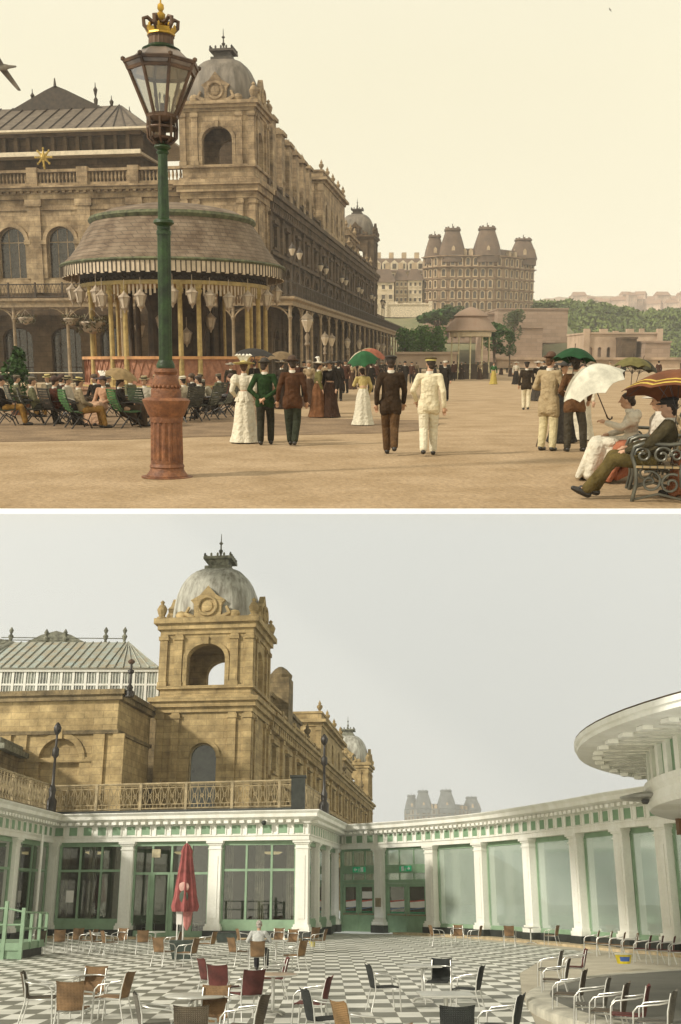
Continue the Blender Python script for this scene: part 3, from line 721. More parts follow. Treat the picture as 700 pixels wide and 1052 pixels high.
# gilt star ornament on the balustrade
g = MB(T); xs = pe[1]; zz = zb1+.9
xs = X(36,160,86)-OX+W_+HW
for i in range(8):
    a_ = math.pi/4*i; g.tube([(xs,-.3,zz),(xs+.62*math.cos(a_),-.3,zz+.62*math.sin(a_))], [.16,.05], 5)
    g.ell((xs+.68*math.cos(a_),-.3,zz+.68*math.sin(a_)), .11, 6)
g.ell((xs,-.34,zz), .24, 8); g.tube([(xs,-.2,zb1),(xs,-.2,zz-.5)], .08, 6)
g.build('gilt_ornament', mat('old_gilt', (.42,.28,.06), rough=.5, metal=.3), spa)
# balcony and verandah all along the front and the side
VW = 3.6; zv = zbal
sl_ = MB(); sl_.sweep([(-W_-HW,0),(0,0),(0,100),], [(0,zv-.35),(VW,zv-.35),(VW+.15,zv-.1),(VW+.15,zv+.12),(0,zv+.12)]) if False else None
outer = [(-W_-HW, -VW), (VW, -VW), (VW, 118)]
m = MB(); m.prism([(-W_-HW,-VW),(VW,-VW),(VW,118),(0.02,118),(0.02,-.02),(-W_-HW,-.02)], zv-.2, zv); m.build('balcony_floor', woodU, spa)
m = MB(); m.sweep(outer, [(0,zv-.62),(.08,zv-.62),(.10,zv-.3),(.28,zv-.12),(.28,zv+.06),(0,zv+.06)]); m.build('balcony_fascia', frameU, spa)
m = MB(); d = .13
for (pa, pb) in ((outer[0], outer[1]), (outer[1], outer[2])):
    va, vb = Vector(pa), Vector(pb); Ln = (vb-va).length; dr = (vb-va).normalized()
    for zz in (zv+.18, zv+1.15): m.tube([(va.x,va.y,zz),(vb.x,vb.y,zz)], .045, 4)
    for i in range(int(Ln/.3)):
        q = va+dr*(i*.3+.1); q2 = va+dr*(i*.3+.4); m.tube([(q.x,q.y,zv+.18),(q2.x,q2.y,zv+1.15)], .018, 3, cap=False)
        m.tube([(q2.x,q2.y,zv+.18),(q.x,q.y,zv+1.15)], .018, 3, cap=False)
    for i in range(int(Ln/2.25)+1):
        q = va+dr*(i*2.25); m.box(q.x-.06,q.x+.06,q.y-.06,q.y+.06,zv,zv+1.3)
m.build('balcony_railing', ironU, spa)
def vcol(x, y):
    m = MB(); m.lathe([(.22,0),(.22,.5),(.15,.6),(.12,zv-1.7),(.2,zv-1.5),(.13,zv-1.4),(.13,zv-.62)], 10, (x,y,0))
    return m
for i in range(7): 
    x = VW-4.5*i-.15; vcol(x, -VW+.15).build('verandah_column', frameU, spa, smooth=40)
for i in range(1, 24): vcol(VW-.15, -VW+.15+5*i).build('verandah_column', frameU, spa, smooth=40)
def bracket(x, y, dirs, s=1.5):
    m = MB()
    for dx_, dy_ in dirs:
        pts = [(x+dx_*s*(1-math.cos(t)), y+dy_*s*(1-math.cos(t)), zv-.65-1.3*(1-math.sin(t))) for t in [math.pi/2*i/6 for i in range(7)]]
        m.tube(pts, .06, 5); m.tube([(x+dx_*.2,y+dy_*.2,zv-1.0),(x+dx_*.9,y+dy_*.9,zv-.7)], .04, 4)
    m.box(x-.08,x+.08,y-.08,y+.08,zv-1.9,zv-.64)
    m.build('verandah_bracket', frameU, spa)
for i in range(7): bracket(VW-4.5*i-.15, -VW+.15, ((-1,0),(1,0)) if i else ((-1,0),(0,1)))
for i in range(1, 24): bracket(VW-.15, -VW+.15+5*i, ((0,1),(0,-1)))
# lower continuation of the arcade beyond the second tower
m = MB(); m.box(-4, 0, 92.6, 118, 0, zv+.0-.25); m.box(-4, 0, 92.6, 108, zv+.02, zv+3.2); m.build('wall', stoneShade, spa)
# attic pavilions over the side wing
def attic(y0_, W2, D2, x1, zb_, zt_):
    spa, stoneU, stoneShade, frameU, glassU = SPA
    q = MB(Matrix.Translation((x1, y0_, 0)))
    Tq = Matrix.Translation((x1-W2, y0_, 0)); w1 = MB(Tq); hh = zt_-zb_
    zo, zs = zb_+hh*.12, zb_+hh*.50
    w1.arch_wall(0, W2, zb_, zt_, .5, [(W2/2, W2*.26, zo, zs, W2*.13)]); w1.box(0,.5,.5,D2,zb_,zt_); w1.box(.5,W2,D2-.5,D2,zb_,zt_); w1.box(.5,W2-.5,.5,D2-.5,zt_-.4,zt_-.1)
    w2 = MB(Matrix.Translation((x1, y0_+.5, 0))@Matrix.Rotation(R(90),4,'Z')); nn = max(1,int(D2/4.5)); bb = (D2-1)/nn
    w2.arch_wall(0, D2-1, zb_, zt_, .5, [((i+.5)*bb, bb*.3, zo, zs, bb*.15) for i in range(nn)]); w1.merge(w2)
    w1.build('wall', stoneU if x1 > -1 else stoneShade, spa)
    arched_window(spa, Tq, W2/2, W2*.26, zo, zs, W2*.13, .5, frameU, glassU, mull=1)
    for i in range(nn): arched_window(spa, Matrix.Translation((x1, y0_+.5, 0))@Matrix.Rotation(R(90),4,'Z'), (i+.5)*bb, bb*.3, zo, zs, bb*.15, .5, frameU, glassU, mull=1)
    p = MB(Tq)
    for x in (0, W2*.2, W2*.74, W2-.45): p.box(x, x+.45, -.16, -.001, zb_, zt_-.02); p.box(x-.08,x+.53,-.24,-.002,zt_-hh*.16,zt_-.1)
    p.arc_band(W2/2, zs, W2*.26, W2*.13, .22, -.13, -.001)
    p.build('pilaster', stoneU, spa)
    k = MB(); cornice(k, x1-W2, x1, y0_, y0_+D2, [(zt_, zt_+.3, .15), (zt_+.3, zt_+.6, .5)]); 
    k.box(x1-W2, x1, y0_, y0_+D2, zt_+.6, zt_+1.2); k.box(x1-W2-.1, x1+.1, y0_-.1, y0_+D2+.1, zt_+1.2, zt_+1.4)
    for yy in [y0_+.3+i*(D2-.6)/max(1,nn) for i in range(nn+1)]: urn(k, x1-.2, yy, zt_+1.3, .8 if nn > 1 else 1.0)
    urn(k, x1-W2+.3, y0_+.2, zt_+1.3, .9)
    k.build('cornice', stoneU, spa)
YP = 33; SPA = (spa, stoneU, stoneShade, frameU, glassU)
attic(YP, 5.6, 18, .35, c1t-.0, Z(183, 120)-.9)
for k, (y, r_) in enumerate(((7.6,118),(11.5,134),(15.2,146),(18.8,156),(22.5,164),(26,170))):
    h_ = Z(r_, OY+y); g = MB(Matrix.Translation((0,y,0))); g.box(-1.5,.15,-.8,.8,c1t-.05,h_-.5); g.box(-1.7,.35,-1.0,1.0,h_-.5,h_-.2); g.box(-1.3,-.05,-.6,.6,h_-.2,h_+.1); g.lathe([(.25,0),(.12,.2),(.25,.5),(.04,.9),(0,1.1)],8,(-.7,0,h_+.1)); g.build('stepped_pier', stoneU, spa)
attic(YP+29, 5.5, 10, -.8, c1t-.0, c1t+2.6)
m = MB(); m.box(-6.4,-2.4, 11, 14.2, c1t-.1, Z(140,98)); m.box(-6.6,-2.2,10.8,14.4,Z(140,98),Z(138,98)); m.box(-5.4,-3.6,11.5,13.7,Z(138,98),Z(121,98)); m.box(-5.7,-3.3,11.2,14,Z(121,98),Z(117,98))
for yy in (17, 20.5, 24): m.box(-5,-2.5,yy,yy+1.2,c1t-.1,Z(158,104)); urn(m,-3.6,yy+.6,Z(158,104),1.1)
m.box(-5.5,-1.2,15,32,c1t-.1,c1t+2.8); m.box(-5.6,-1.0,14.9,32,c1t+2.8,c1t+3.1)
m.build('chimney', stoneShade, spa)
# second domed tower at the far end
Mf = Matrix.Translation((.1, 87, 0))
ztf = (0,)+tuple(v for v in zt[1:])
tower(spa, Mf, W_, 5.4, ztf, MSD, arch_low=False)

roof_clutter(spa, stoneU, slateU, c1t, (9, 14.5, 20, 25.5, 31, 55, 60.5, 76, 81.5))
# lanterns on the balcony railing
def globe_post(hp=1.9, m_=None, r=.26):
    root = empty('balcony_lamp', (0,0,0)); tag(root, cat='lamp')
    m = MB(); m.lathe([(.12,0),(.06,.12),(.045,hp*.75),(.09,hp*.8),(.05,hp)], 8); m.build('post', ironU, root, smooth=40)
    m = MB(); m.lathe([(.09,hp),(r,hp+.42),(r*.92,hp+.5)], 8); m.build('lantern_glass', mat('milky_glass', (.50,.41,.30), rough=.35, var=.1), root, smooth=30)
    m = MB(); m.lathe([(r*1.15,hp+.5),(r*.9,hp+.62),(.08,hp+.8),(.05,hp+.95),(0,hp+1.0)], 8); m.build('lantern_cap', ironU, root, smooth=30)
    return root
gp = globe_post(); MR = Matrix.Translation((OX,OY,0)) @ Matrix.Rotation(RZ,4,'Z')
k_ = 0
for i in range(12):
    y = -3.2+(i//2)*14+(i%2)*3.2
    v = MR @ Vector((VW, y, zv+1.2)); place(gp, k_ == 0, v, 0, 'milky glass lantern on the upper balcony railing, %s from the kiosk end' % ORD[i], 'lanterns along the upper balcony railing'); k_ += 1
# lamps standing before the verandah
def standing_lamp(h=4.0):
    root = empty('standing_lamp', (0,0,0)); tag(root, cat='lamp')
    m = MB(); m.lathe([(.26,0),(.26,.3),(.14,.45),(.2,.8),(.09,1.0),(.065,h*.55),(.16,h*.58),(.09,h*.62),(.14,h*.68),(.05,h*.72),(.05,h*.74)], 10); m.build('post', mat('pale_brown_iron', (.20,.145,.09), rough=.6), root, smooth=40)
    m = MB(); m.lathe([(.10,h*.74),(.30,h*.88),(.27,h*.9)], 8); m.build('lantern_glass', MATS['milky_glass'], root, smooth=30)
    m = MB(); m.lathe([(.34,h*.9),(.22,h*.94),(.07,h*.97),(.05,h),(0,h+.02)], 8); m.build('lantern_cap', MATS['pale_brown_iron'], root, smooth=30)
    return root
sl0 = standing_lamp()
for i, (px, Y, s, lb) in enumerate(((316,62,1.15,'tallest standing lamp before the verandah, directly right of the kiosk'),(334,80,.98,'verandah lamp, second in line after the tallest one'),(341,84,.98,'verandah lamp, third in line after the tallest one'),(357,96,.98,'verandah lamp above the green parasol'),(369,106,1,'verandah lamp above the rust coloured parasol'),(388,122,1,'verandah lamp behind the man in the dark suit'),(394,128,1,'verandah lamp just past the man in the dark suit'),(401,140,1,'furthest verandah lamp near the hedge'))):
    q = P(px, 372, Y); place(sl0, i == 0, (q.x, Y, 0), 0, lb, 'lamps standing before the verandah', scale=s)

# ---------------- round kiosk (bandstand)
KY = 47.0; KX = X(180, 300, KY); KX2 = KX
yel = mat('yellow_ochre_paint', (.40,.29,.11), rough=.6, var=.15, scale=5)
sal = mat('salmon_paint', (.34,.16,.095), rough=.7, var=.15, scale=5)
kr = empty('kiosk', (KX, KY, 0), label='round tea kiosk with flared shingled roof, yellow columns and salmon balustrade', cat='kiosk')
re = 114*KY/1102.; rd = 82*KY/1105.
zE, zT = Z(270, KY-re*.7), Z(226, KY-rd*.5)
shing = mat('shingle_roof', (.235,.175,.12), rough=.9, scale=1.6, col2=(.12,.08,.05), pat=(.45,.16,.02,.45), bump=.3, bscale=9)
m = MB(); hgt = zT-zE
prof = [(re, zE), (re*.985, zE+hgt*.08), (re*.91, zE+hgt*.26), (re*.84, zE+hgt*.50), (re*.785, zE+hgt*.76), (rd, zT)]
m.lathe(prof+[(rd-.3, zT),(re-.4,zE-.02)], 64); m.build('roof', shing, kr, smooth=30)
m = MB(); m.lathe([(rd+.06,zT-.05),(rd+.16,zT+.08),(rd+.1,zT+.2),(rd-.3,zT+.22)], 48); m.lathe([(re+.03,zE-.02),(re+.09,zE+.05),(re+.03,zE+.12),(re-.1,zE+.1)], 64); m.build('roof_moulding', mat('faded_green', (.10,.105,.05), rough=.8, var=.3, scale=4), kr, smooth=30)
m = MB(); m.lathe([(rd-.02, zT+.2),(rd*.8,zT+.5),(rd*.5,zT+.72),(.1,zT+.8),(0,zT+.82)], 48); m.build('upper_roof', shing, kr, smooth=30)
m = MB(); n = 150
for i in range(n):
    a_ = 2*math.pi*i/n; q = Mx((0,0,0), a_); mm = MB(q); mm.box(re-.05, re-.01, -.085, .085, zE-.42-.05*(i%2), zE+.0); m.add(mm.v, mm.f)
m.build('valance', mat('pale_canvas', (.52,.42,.30), rough=.9, var=.1), kr)
m = MB()
for i in range(n):
    a_ = 2*math.pi*(i+.5)/n; mm = MB(Mx((0,0,0), a_)); mm.box(re-.035, re-.012+.03, -.022, .022, zE-.44, zE+.0); m.add(mm.v, mm.f)
m.build('valance_stripe', ironU, kr)
rc = re*.835; zF = .62; zR = Z(366, KY-rc); zBm = Z(290, KY-rc)
m = MB(); m.lathe([(rc+.35,0),(rc+.35,zF-.15),(rc+.45,zF-.12),(rc+.45,zF),(0,zF)], 48); m.build('plinth', mat('plinth_red', (.30,.17,.10), rough=.9, var=.2, pat=(.6,.2,.02,.5)), kr, smooth=30)
m = MB()
m.lathe([(rc-.05,zBm+.1),(rc+.02,zBm+.1),(rc+.02,zE-.2),(rc-.05,zE-.2)], 48)
for i in range(96):
    a1, a2 = 2*math.pi*i/96, 2*math.pi*(i+1)/96
    for u, v in ((a1,a2),(a2,a1)): m.tube([((rc+.05)*math.cos(u),(rc+.05)*math.sin(u),zBm+.12),((rc+.05)*math.cos(v),(rc+.05)*math.sin(v),zE-.5)], .02, 3, cap=False)
m.build('frieze', ironU, kr)
m = MB(); m.lathe([(rc-.1,zBm-.06),(rc+.12,zBm-.06),(rc+.12,zBm+.1),(rc-.1,zBm+.1)], 48); m.build('ring_beam', yel, kr)
m = MB(); m.lathe([(rc-.2,zE-.19),(re-.35,zE-.02),(re-.3,zE+.02),(0,zE+.3)], 48); m.build('ceiling', woodU, kr)
m = MB()
for i in range(140):
    a_ = 2*math.pi*i/140; mm = MB(Mx((0,0,0), a_)); mm.box(rc-.0, rc+.03, -.045, .045, zBm-.42-.08*(i%2), zBm-.06); m.add(mm.v, mm.f)
m.build('fringe', mat('pale_canvas', (.52,.42,.30)), kr)
pxs = [88, 104, 118, 130, 146, 190, 209, 253, 262, 272]
angs = []
for px in (93, 118, 134, 190, 208, 253, 263):
    u = (X(px, 340, KY-rc*.7)-KX)/rc; u = max(-.985, min(.985, u)); angs.append(math.atan2(-math.sqrt(1-u*u), u))
for i in range(7): angs.append(math.pi*(.08+.14*i))
angs += [math.atan2(-.5,-.87) if False else -1.95]
for a_ in angs:
    x, y = rc*math.cos(a_), rc*math.sin(a_)
    m = MB(); m.lathe([(.17,zF),(.17,zF+.3),(.11,zF+.36),(.095,zBm-.5),(.17,zBm-.3),(.12,zBm-.25),(.16,zBm-.06)], 8, (x,y,0)); m.build('column', yel, kr, smooth=40)
m = MB(); n = 72
for i in range(n):
    a1, a2 = 2*math.pi*i/n, 2*math.pi*(i+1)/n
    for u, v in ((a1,a2),(a2,a1)): m.tube([(rc*math.cos(u),rc*math.sin(u),zF+.12),(rc*math.cos(v),rc*math.sin(v),zR-.12)], .022, 3, cap=False)
m.lathe([(rc-.05,zF+.06),(rc+.05,zF+.06),(rc+.05,zF+.16),(rc-.05,zF+.16)], 64); m.lathe([(rc-.03,zF+.17),(rc-.02,zF+.17),(rc-.02,zR-.1),(rc-.03,zR-.1)], 64)
m.build('balustrade', sal, kr)
m = MB(); m.lathe([(rc-.10,zR-.12),(rc+.10,zR-.12),(rc+.10,zR),(rc-.10,zR)], 64); m.build('hand_rail', mat('orange_paint', (.50,.25,.10), rough=.6), kr)
m = MB(); m.lathe([(rc-.09,zF-.0),(rc+.13,zF-.0),(rc+.13,zF+.07),(rc-.09,zF+.07)], 64); m.build('floor_rail', yel, kr)
m = MB(); m.lathe([(2.2,zF),(2.2,zF+1.0),(2.3,zF+1.05),(2.3,zF+1.15),(0,zF+1.15)], 24); 
for i in range(8):
    a_ = math.pi/4*i; m.lathe([(.12,zF+1.15),(.09,zE-.1)], 8, (2.0*math.cos(a_),2.0*math.sin(a_),0))
m.lathe([(1.2,zF+1.15),(1.25,zBm-1.0),(1.5,zBm-.3),(1.5,zBm)], 16)
m.build('counter', woodU, kr)
# tea cloths and crockery hints inside: white cloth tables
tb = empty('tea_table', (0,0,0)); tag(tb, cat='table')
m = MB(); m.lathe([(.5,.35),(.45,.74),(.45,.76),(0,.76)], 14, flute=lambda j: 1+.03*(j%2)); m.build('tablecloth', mat('linen', (.72,.68,.58)), tb, smooth=40)
m = MB(); m.lathe([(.2,0),(.05,.05),(.04,.7)], 8); m.build('pedestal', woodU, tb)
for i, a_ in enumerate((-2.5,-2.1,-1.2,-.75)):
    place(tb, i == 0, (KX+3.4*math.cos(a_), KY+3.4*math.sin(a_), zF), 0, 'white-clothed tea table inside the round kiosk, %s from the left' % ORD[i], 'tea tables inside the round kiosk')

# hanging lanterns round the kiosk eaves
def hanging_lantern():
    root = empty('hanging_lantern', (0,0,0)); tag(root, cat='lantern')
    cr = mat('tarnished_cream_iron', (.36,.28,.20), rough=.6)
    m = MB(); m.tube([(0,0,0),(0,0,-.5)], .014, 5); m.lathe([(0,-.42),(.05,-.5),(.10,-.56),(.27,-.70),(.27,-.73),(0,-.73)], 6); m.build('cap', cr, root)
    m = MB()
    for i in range(6):
        a_ = math.pi/3*i; m.tube([(.24*math.cos(a_),.24*math.sin(a_),-.72),(.13*math.cos(a_),.13*math.sin(a_),-1.12)], .018, 4)
    m.lathe([(.15,-1.1),(.15,-1.15),(.06,-1.24),(.03,-1.34),(0,-1.36)], 6); m.build('frame', cr, root)
    m = MB(); m.lathe([(.225,-.73),(.12,-1.10)], 6); m.build('lantern_glass', mat('milky_glass', (.50,.41,.30)), root)
    return root
hl = hanging_lantern(); k_ = 0
for px, row in ((68,298),(80,300),(101,300),(108,304),(133,306),(150,304),(182,300),(201,301),(218,304),(236,306),(254,305),(272,304),(284,300)):
    u = (X(px, row, KY-re*.7)-KX)/(re*.95); u = max(-.99, min(.99, u)); q = Vector((KX+re*.95*u, KY-re*.95*math.sqrt(1-u*u), 0)); z_ = Z(row, q.y)+.72
    place(hl, k_ == 0, (q.x, q.y, z_), random.random(), 'pale metal lantern hanging from the kiosk eaves, %s from the left' % ORD[k_], 'lanterns hanging from the kiosk eaves', scale=.98); k_ += 1
for px, row, wh in ((149,338,'left of the lamp post'),(220,330,'farthest to the right'),(196,345,'lowest, just right of the lamp post'),(170,330,'straight behind the lamp post')):
    place(hl, False, (X(px,row,KY), KY-1.2, Z(row,KY-1.2)+.8), random.random(), 'pale metal lantern deep inside the kiosk, '+wh, 'lanterns hanging inside the kiosk', scale=.95)
# flower basket hanging at the left of the kiosk and one under the verandah
def basket(q, s, lb):
    root = empty('hanging_basket', q, label=lb, cat='hanging basket')
    m = MB(); m.lathe([(0,-.95*s),(.3*s,-.85*s),(.5*s,-.55*s),(.48*s,-.5*s)], 12); m.tube([(0,0,0),(0,0,-.1)],.02,4)
    for i in range(3):
        a_ = 2.1*i; m.tube([(0,0,0),(.46*s*math.cos(a_),.46*s*math.sin(a_),-.52*s)], .012, 4)
    m.build('bowl', mat('tarnished_cream_iron', (.36,.28,.20)), root)
    m = MB()
    for i in range(170):
        a_ = random.uniform(0,6.28); r_ = random.random()**.5*.62*s; z_ = -.52*s+random.uniform(-.35,.22)*s*(1 if r_ > .3*s else .6)
        c = Vector((r_*math.cos(a_), r_*math.sin(a_), z_)); e1 = Vector((random.gauss(0,1),random.gauss(0,1),random.gauss(0,1))).normalized()*.09*s; e2 = e1.cross(Vector((random.gauss(0,1),random.gauss(0,1),random.gauss(0,1)))).normalized()*.06*s
        m.add([c-e1,c+e2,c+e1,c-e2], [(0,1,2,3)])
    m.build('foliage', mat('dull_leaves', (.12,.10,.05), rough=.8, var=.4, scale=12), root, recalc=False)
q = P(94, 316, KY-3); basket(q, 1.15, 'bushy hanging flower basket at the left corner of the kiosk')
q = P(73, 318, KY-3.2); basket(q, .7, 'smaller hanging basket left of the bushy one by the kiosk')
q = P(26, 318, 80); basket(q, 1.2, 'pale basket hanging alone under the verandah at far left')

# ---------------- the large street lamp
lp = P(172, 490); lamp = empty('street_lamp', lp, rot=(R(-.6), R(1.0), 0), label='tall ornate gas lamp with green post, gilt crown and fluted terracotta pedestal', cat='street lamp')
lY = lp.y; k = 1/ (F/(lY/math.cos(0)))*1.0
zz = lambda row: Z(row, lY)
px2 = lambda n: n*lY/1083.
ter = mat('terracotta_paint', (.26,.108,.045), rough=.6, var=.25, scale=6, bump=.3, col2=(.12,.045,.022), speck=(22,.35))
grn = mat('green_enamel', (.020,.046,.010), rough=.45, var=.3, scale=5, spec=.35, bump=.2, bscale=40, speck=(18,.45))
m = MB(); m.lathe([(px2(22),0),(px2(22),.03),(px2(20.5),.055),(px2(18),.10),(px2(17.5),.14),(px2(18.5),.155),(px2(17),.20)], 32); m.lathe([(px2(27),-.002),(px2(27),.012),(px2(21.5),.018)], 32); m.build('pedestal_base', ter, lamp, smooth=35)
fl = 96
m = MB(); za, zb_ = .20, zz(428); m.lathe([(px2(17),za),(px2(17),za+.05)], fl); m.lathe([(px2(17.3),za+.05),(px2(16.6),zb_-.08)], fl, flute=lambda j: (1, .985, .93, .90, .93, .985)[j % 6])
m.lathe([(px2(17),zb_-.08),(px2(17.5),zb_)], fl); m.build('fluted_pedestal', ter, lamp, smooth=30)
m = MB(); m.lathe([(px2(17.6),zz(428)),(px2(19),zz(426)),(px2(24),zz(414)),(px2(25),zz(411)),(px2(22),zz(409)),(px2(16),zz(408)),(px2(15.5),zz(400)),(px2(13.5),zz(398)),(px2(14.4),zz(395)),(px2(12),zz(386)),(px2(10.5),zz(385)),(px2(12.5),zz(382)),(px2(12),zz(379)),(px2(7),zz(378))], 40, flute=None); m.build('pedestal_neck', ter, lamp, smooth=35)
m = MB(); 
for i in range(20):
    a_ = 2*math.pi*i/20; m.ell((px2(14.6)*math.cos(a_),px2(14.6)*math.sin(a_),zz(397)), px2(1.8), 6)
m.build('bead_ring', ter, lamp, smooth=60)
m = MB(); m.lathe([(px2(9.5),zz(378)),(px2(9.5),zz(375)),(px2(7.4),zz(370))], 24); 
m.lathe([(px2(7.2),zz(370)),(px2(7.0),zz(240))], 48, flute=lambda j: 1-.07*(.5+.5*math.sin(j*2*math.pi/6)))
m.lathe([(px2(7.5),zz(241)),(px2(7.5),zz(237)),(px2(6.4),zz(236)),(px2(7.0),zz(233)),(px2(6.5),zz(232)),(px2(10.6),zz(229)),(px2(9.8),zz(226)),(px2(6.0),zz(224))], 24)
m.lathe([(px2(6.0),zz(224)),(px2(4.9),zz(158))], 48, flute=lambda j: 1-.06*(.5+.5*math.sin(j*2*math.pi/6)))
m.lathe([(px2(5.2),zz(158)),(px2(6.4),zz(156)),(px2(5),zz(154)),(px2(8.6),zz(151)),(px2(8),zz(149)),(px2(4.4),zz(147)),(px2(4.2),zz(144))], 24); m.build('post', grn, lamp, smooth=35)
br_ = mat('lamp_bronze', (.10,.055,.03), rough=.45, var=.3, metal=.3)
m = MB()                                      # frog cage under the lantern
m.lathe([(px2(4.2),zz(145)),(px2(12),zz(143)),(px2(13),zz(141)),(px2(11),zz(140))], 16)
for i in range(8):
    a_ = 2*math.pi*i/8; c, s = math.cos(a_), math.sin(a_)
    m.tube([(px2(r_)*c, px2(r_)*s, zz(q)) for r_, q in ((4.4,147),(10,146),(14.5,141),(15,132),(14.5,121))], .018, 5)
m.lathe([(px2(15.2),zz(132)),(px2(15.6),zz(131)),(px2(15.2),zz(130)),(px2(14.6),zz(131))], 16)
m.lathe([(px2(12),zz(126)),(px2(16),zz(121)),(px2(15),zz(119)),(px2(10),zz(122))], 16)
m.lathe([(px2(3),zz(141)),(px2(2.5),zz(120)),(px2(2),zz(105))], 8)
m.build('lantern_cage', br_, lamp, smooth=35)
m = MB(); g8 = 8; za, zb_ = zz(119), zz(73)
for i in range(g8):
    a_ = 2*math.pi*(i+.5)/g8; c, s = math.cos(a_), math.sin(a_)
    m.tube([(px2(15)*c,px2(15)*s,za),(px2(33)*c,px2(33)*s,zb_)], .024, 5)
ring = lambda r_, z_, n_=8: [(r_*math.cos(2*math.pi*(i+.5)/n_), r_*math.sin(2*math.pi*(i+.5)/n_), z_) for i in range(n_)]
m.tube(ring(px2(33), zb_), .030, 5, closed=True); m.tube(ring(px2(15), za), .028, 5, closed=True)
for i in range(g8):
    a_ = 2*math.pi*(i+.5)/g8; c, s = math.cos(a_), math.sin(a_); m.tube([(px2(33)*c,px2(33)*s,zb_),(px2(37.5)*c,px2(37.5)*s,zz(65))], [.03,.015], 5); m.ell((px2(38)*c,px2(38)*s,zz(64)), .035, 6)
m.tube(ring(px2(36.5), zz(66)), .03, 5, closed=True)
m.build('lantern_frame', br_, lamp)
m = MB(); m.M = Matrix.Rotation(math.pi/8, 4, 'Z'); m.lathe([(px2(14.6),za+.02),(px2(32.6),zb_)], 8); m.build('lantern_glass', glass('lamp_glass', (.86,.83,.72), refl=.06, rough=.05, body=(.5,.45,.36), bodyf=.16), lamp)
m = MB(); m.M = Matrix.Rotation(math.pi/8, 4, 'Z'); m.lathe([(px2(33.5),zb_+.01),(px2(36),zz(68)),(px2(27),zz(59)),(px2(22),zz(54)),(px2(18),zz(51))], 8); m.build('lantern_roof', mat('lamp_roof', (.16,.12,.09), rough=.4, var=.3, spec=.6), lamp)
m = MB(); m.lathe([(px2(18),zz(52)),(px2(19),zz(50)),(px2(14),zz(47)),(px2(13.5),zz(46))], 20); m.build('green_collar', grn, lamp, smooth=35)
m = MB(); m.lathe([(px2(12.6),zz(46.5)),(px2(12.2),zz(38)),(px2(13.6),zz(36)),(px2(11),zz(35))], 40, flute=lambda j: 1-.06*(j%2)); m.build('vent_drum', br_, lamp, smooth=35)
gi = mat('lamp_gilt', (.48,.28,.035), rough=.4, var=.3, metal=.5)
m = MB(); m.lathe([(px2(11),zz(36.5)),(px2(13),zz(35)),(px2(12.5),zz(33)),(px2(14.5),zz(29)),(px2(13),zz(30)),(px2(11),zz(33))], 24, flute=lambda j: 1+.08*(j%3==0))
for i in range(8):
    a_ = 2*math.pi*i/8; m.ell((px2(13.4)*math.cos(a_),px2(13.4)*math.sin(a_),zz(27)), (px2(1.6),px2(1.6),px2(3.2)), 6)
m.lathe([(px2(5),zz(24)),(px2(2),zz(20)),(px2(4.4),zz(17)),(px2(4.6),zz(13)),(px2(1.8),zz(10)),(px2(3.4),zz(7)),(px2(3),zz(3)),(px2(.8),zz(1)),(px2(.8),zz(-2)),(0,zz(-3))], 12)
m.build('crown', gi, lamp, smooth=40)
m = MB()
for i in range(6):
    a_ = 2*math.pi*i/6+.3; c, s = math.cos(a_), math.sin(a_)
    m.tube([(px2(r_)*c, px2(r_)*s, zz(q)) for r_, q in ((12,31),(16.5,26),(17,19),(13,17.5),(9,21),(3,22))], .028, 5)
m.build('crown_arch', br_, lamp)

# ---------------- small distant kiosk
q = P(483, 372, 105); dk = empty('distant_kiosk', (q.x, 105, 0), label='small distant octagonal bandstand with domed roof and slim pale columns', cat='kiosk')
zk = lambda r: Z(r, 105); pk = lambda n: n*105/1075.
pinkr = mat('faded_shingle', (.26,.185,.13), rough=.9, scale=3, col2=(.24,.16,.11))
m = MB(); m.lathe([(pk(27),zk(340)),(pk(25),zk(337.5)),(pk(20),zk(331)),(pk(17.5),zk(328)),(pk(16.5),zk(327)),(pk(16.5),zk(325)),(pk(18),zk(325)),(pk(13),zk(320.5)),(pk(6),zk(317)),(0,zk(315))], 24); m.build('roof', pinkr, dk, smooth=20)
m = MB(); m.lathe([(pk(25.3),zk(341)),(pk(25.5),zk(338.6)),(pk(24),zk(338.6)),(pk(24),zk(341))], 24); m.lathe([(pk(21),zk(346)),(pk(21.5),zk(341.5)),(pk(21),zk(341.5))], 24); m.build('valance', creamU, dk)
for i in range(10):
    a_ = 2*math.pi*i/10+.2; m = MB(); m.lathe([(.10,0),(.10,1),(.07,1.1),(.06,zk(343)),(.12,zk(341.5))], 6, (pk(20)*math.cos(a_),pk(20)*math.sin(a_),0)); m.build('column', mat('pale_yellow_paint', (.52,.45,.27), rough=.7), dk)
m = MB(); m.lathe([(pk(21),0),(pk(21),.6),(0,.6)], 20); m.lathe([(pk(20),.6),(pk(20),1.45),(pk(19.6),1.45),(pk(19.6),.6)], 20); m.build('balustrade', woodU, dk)

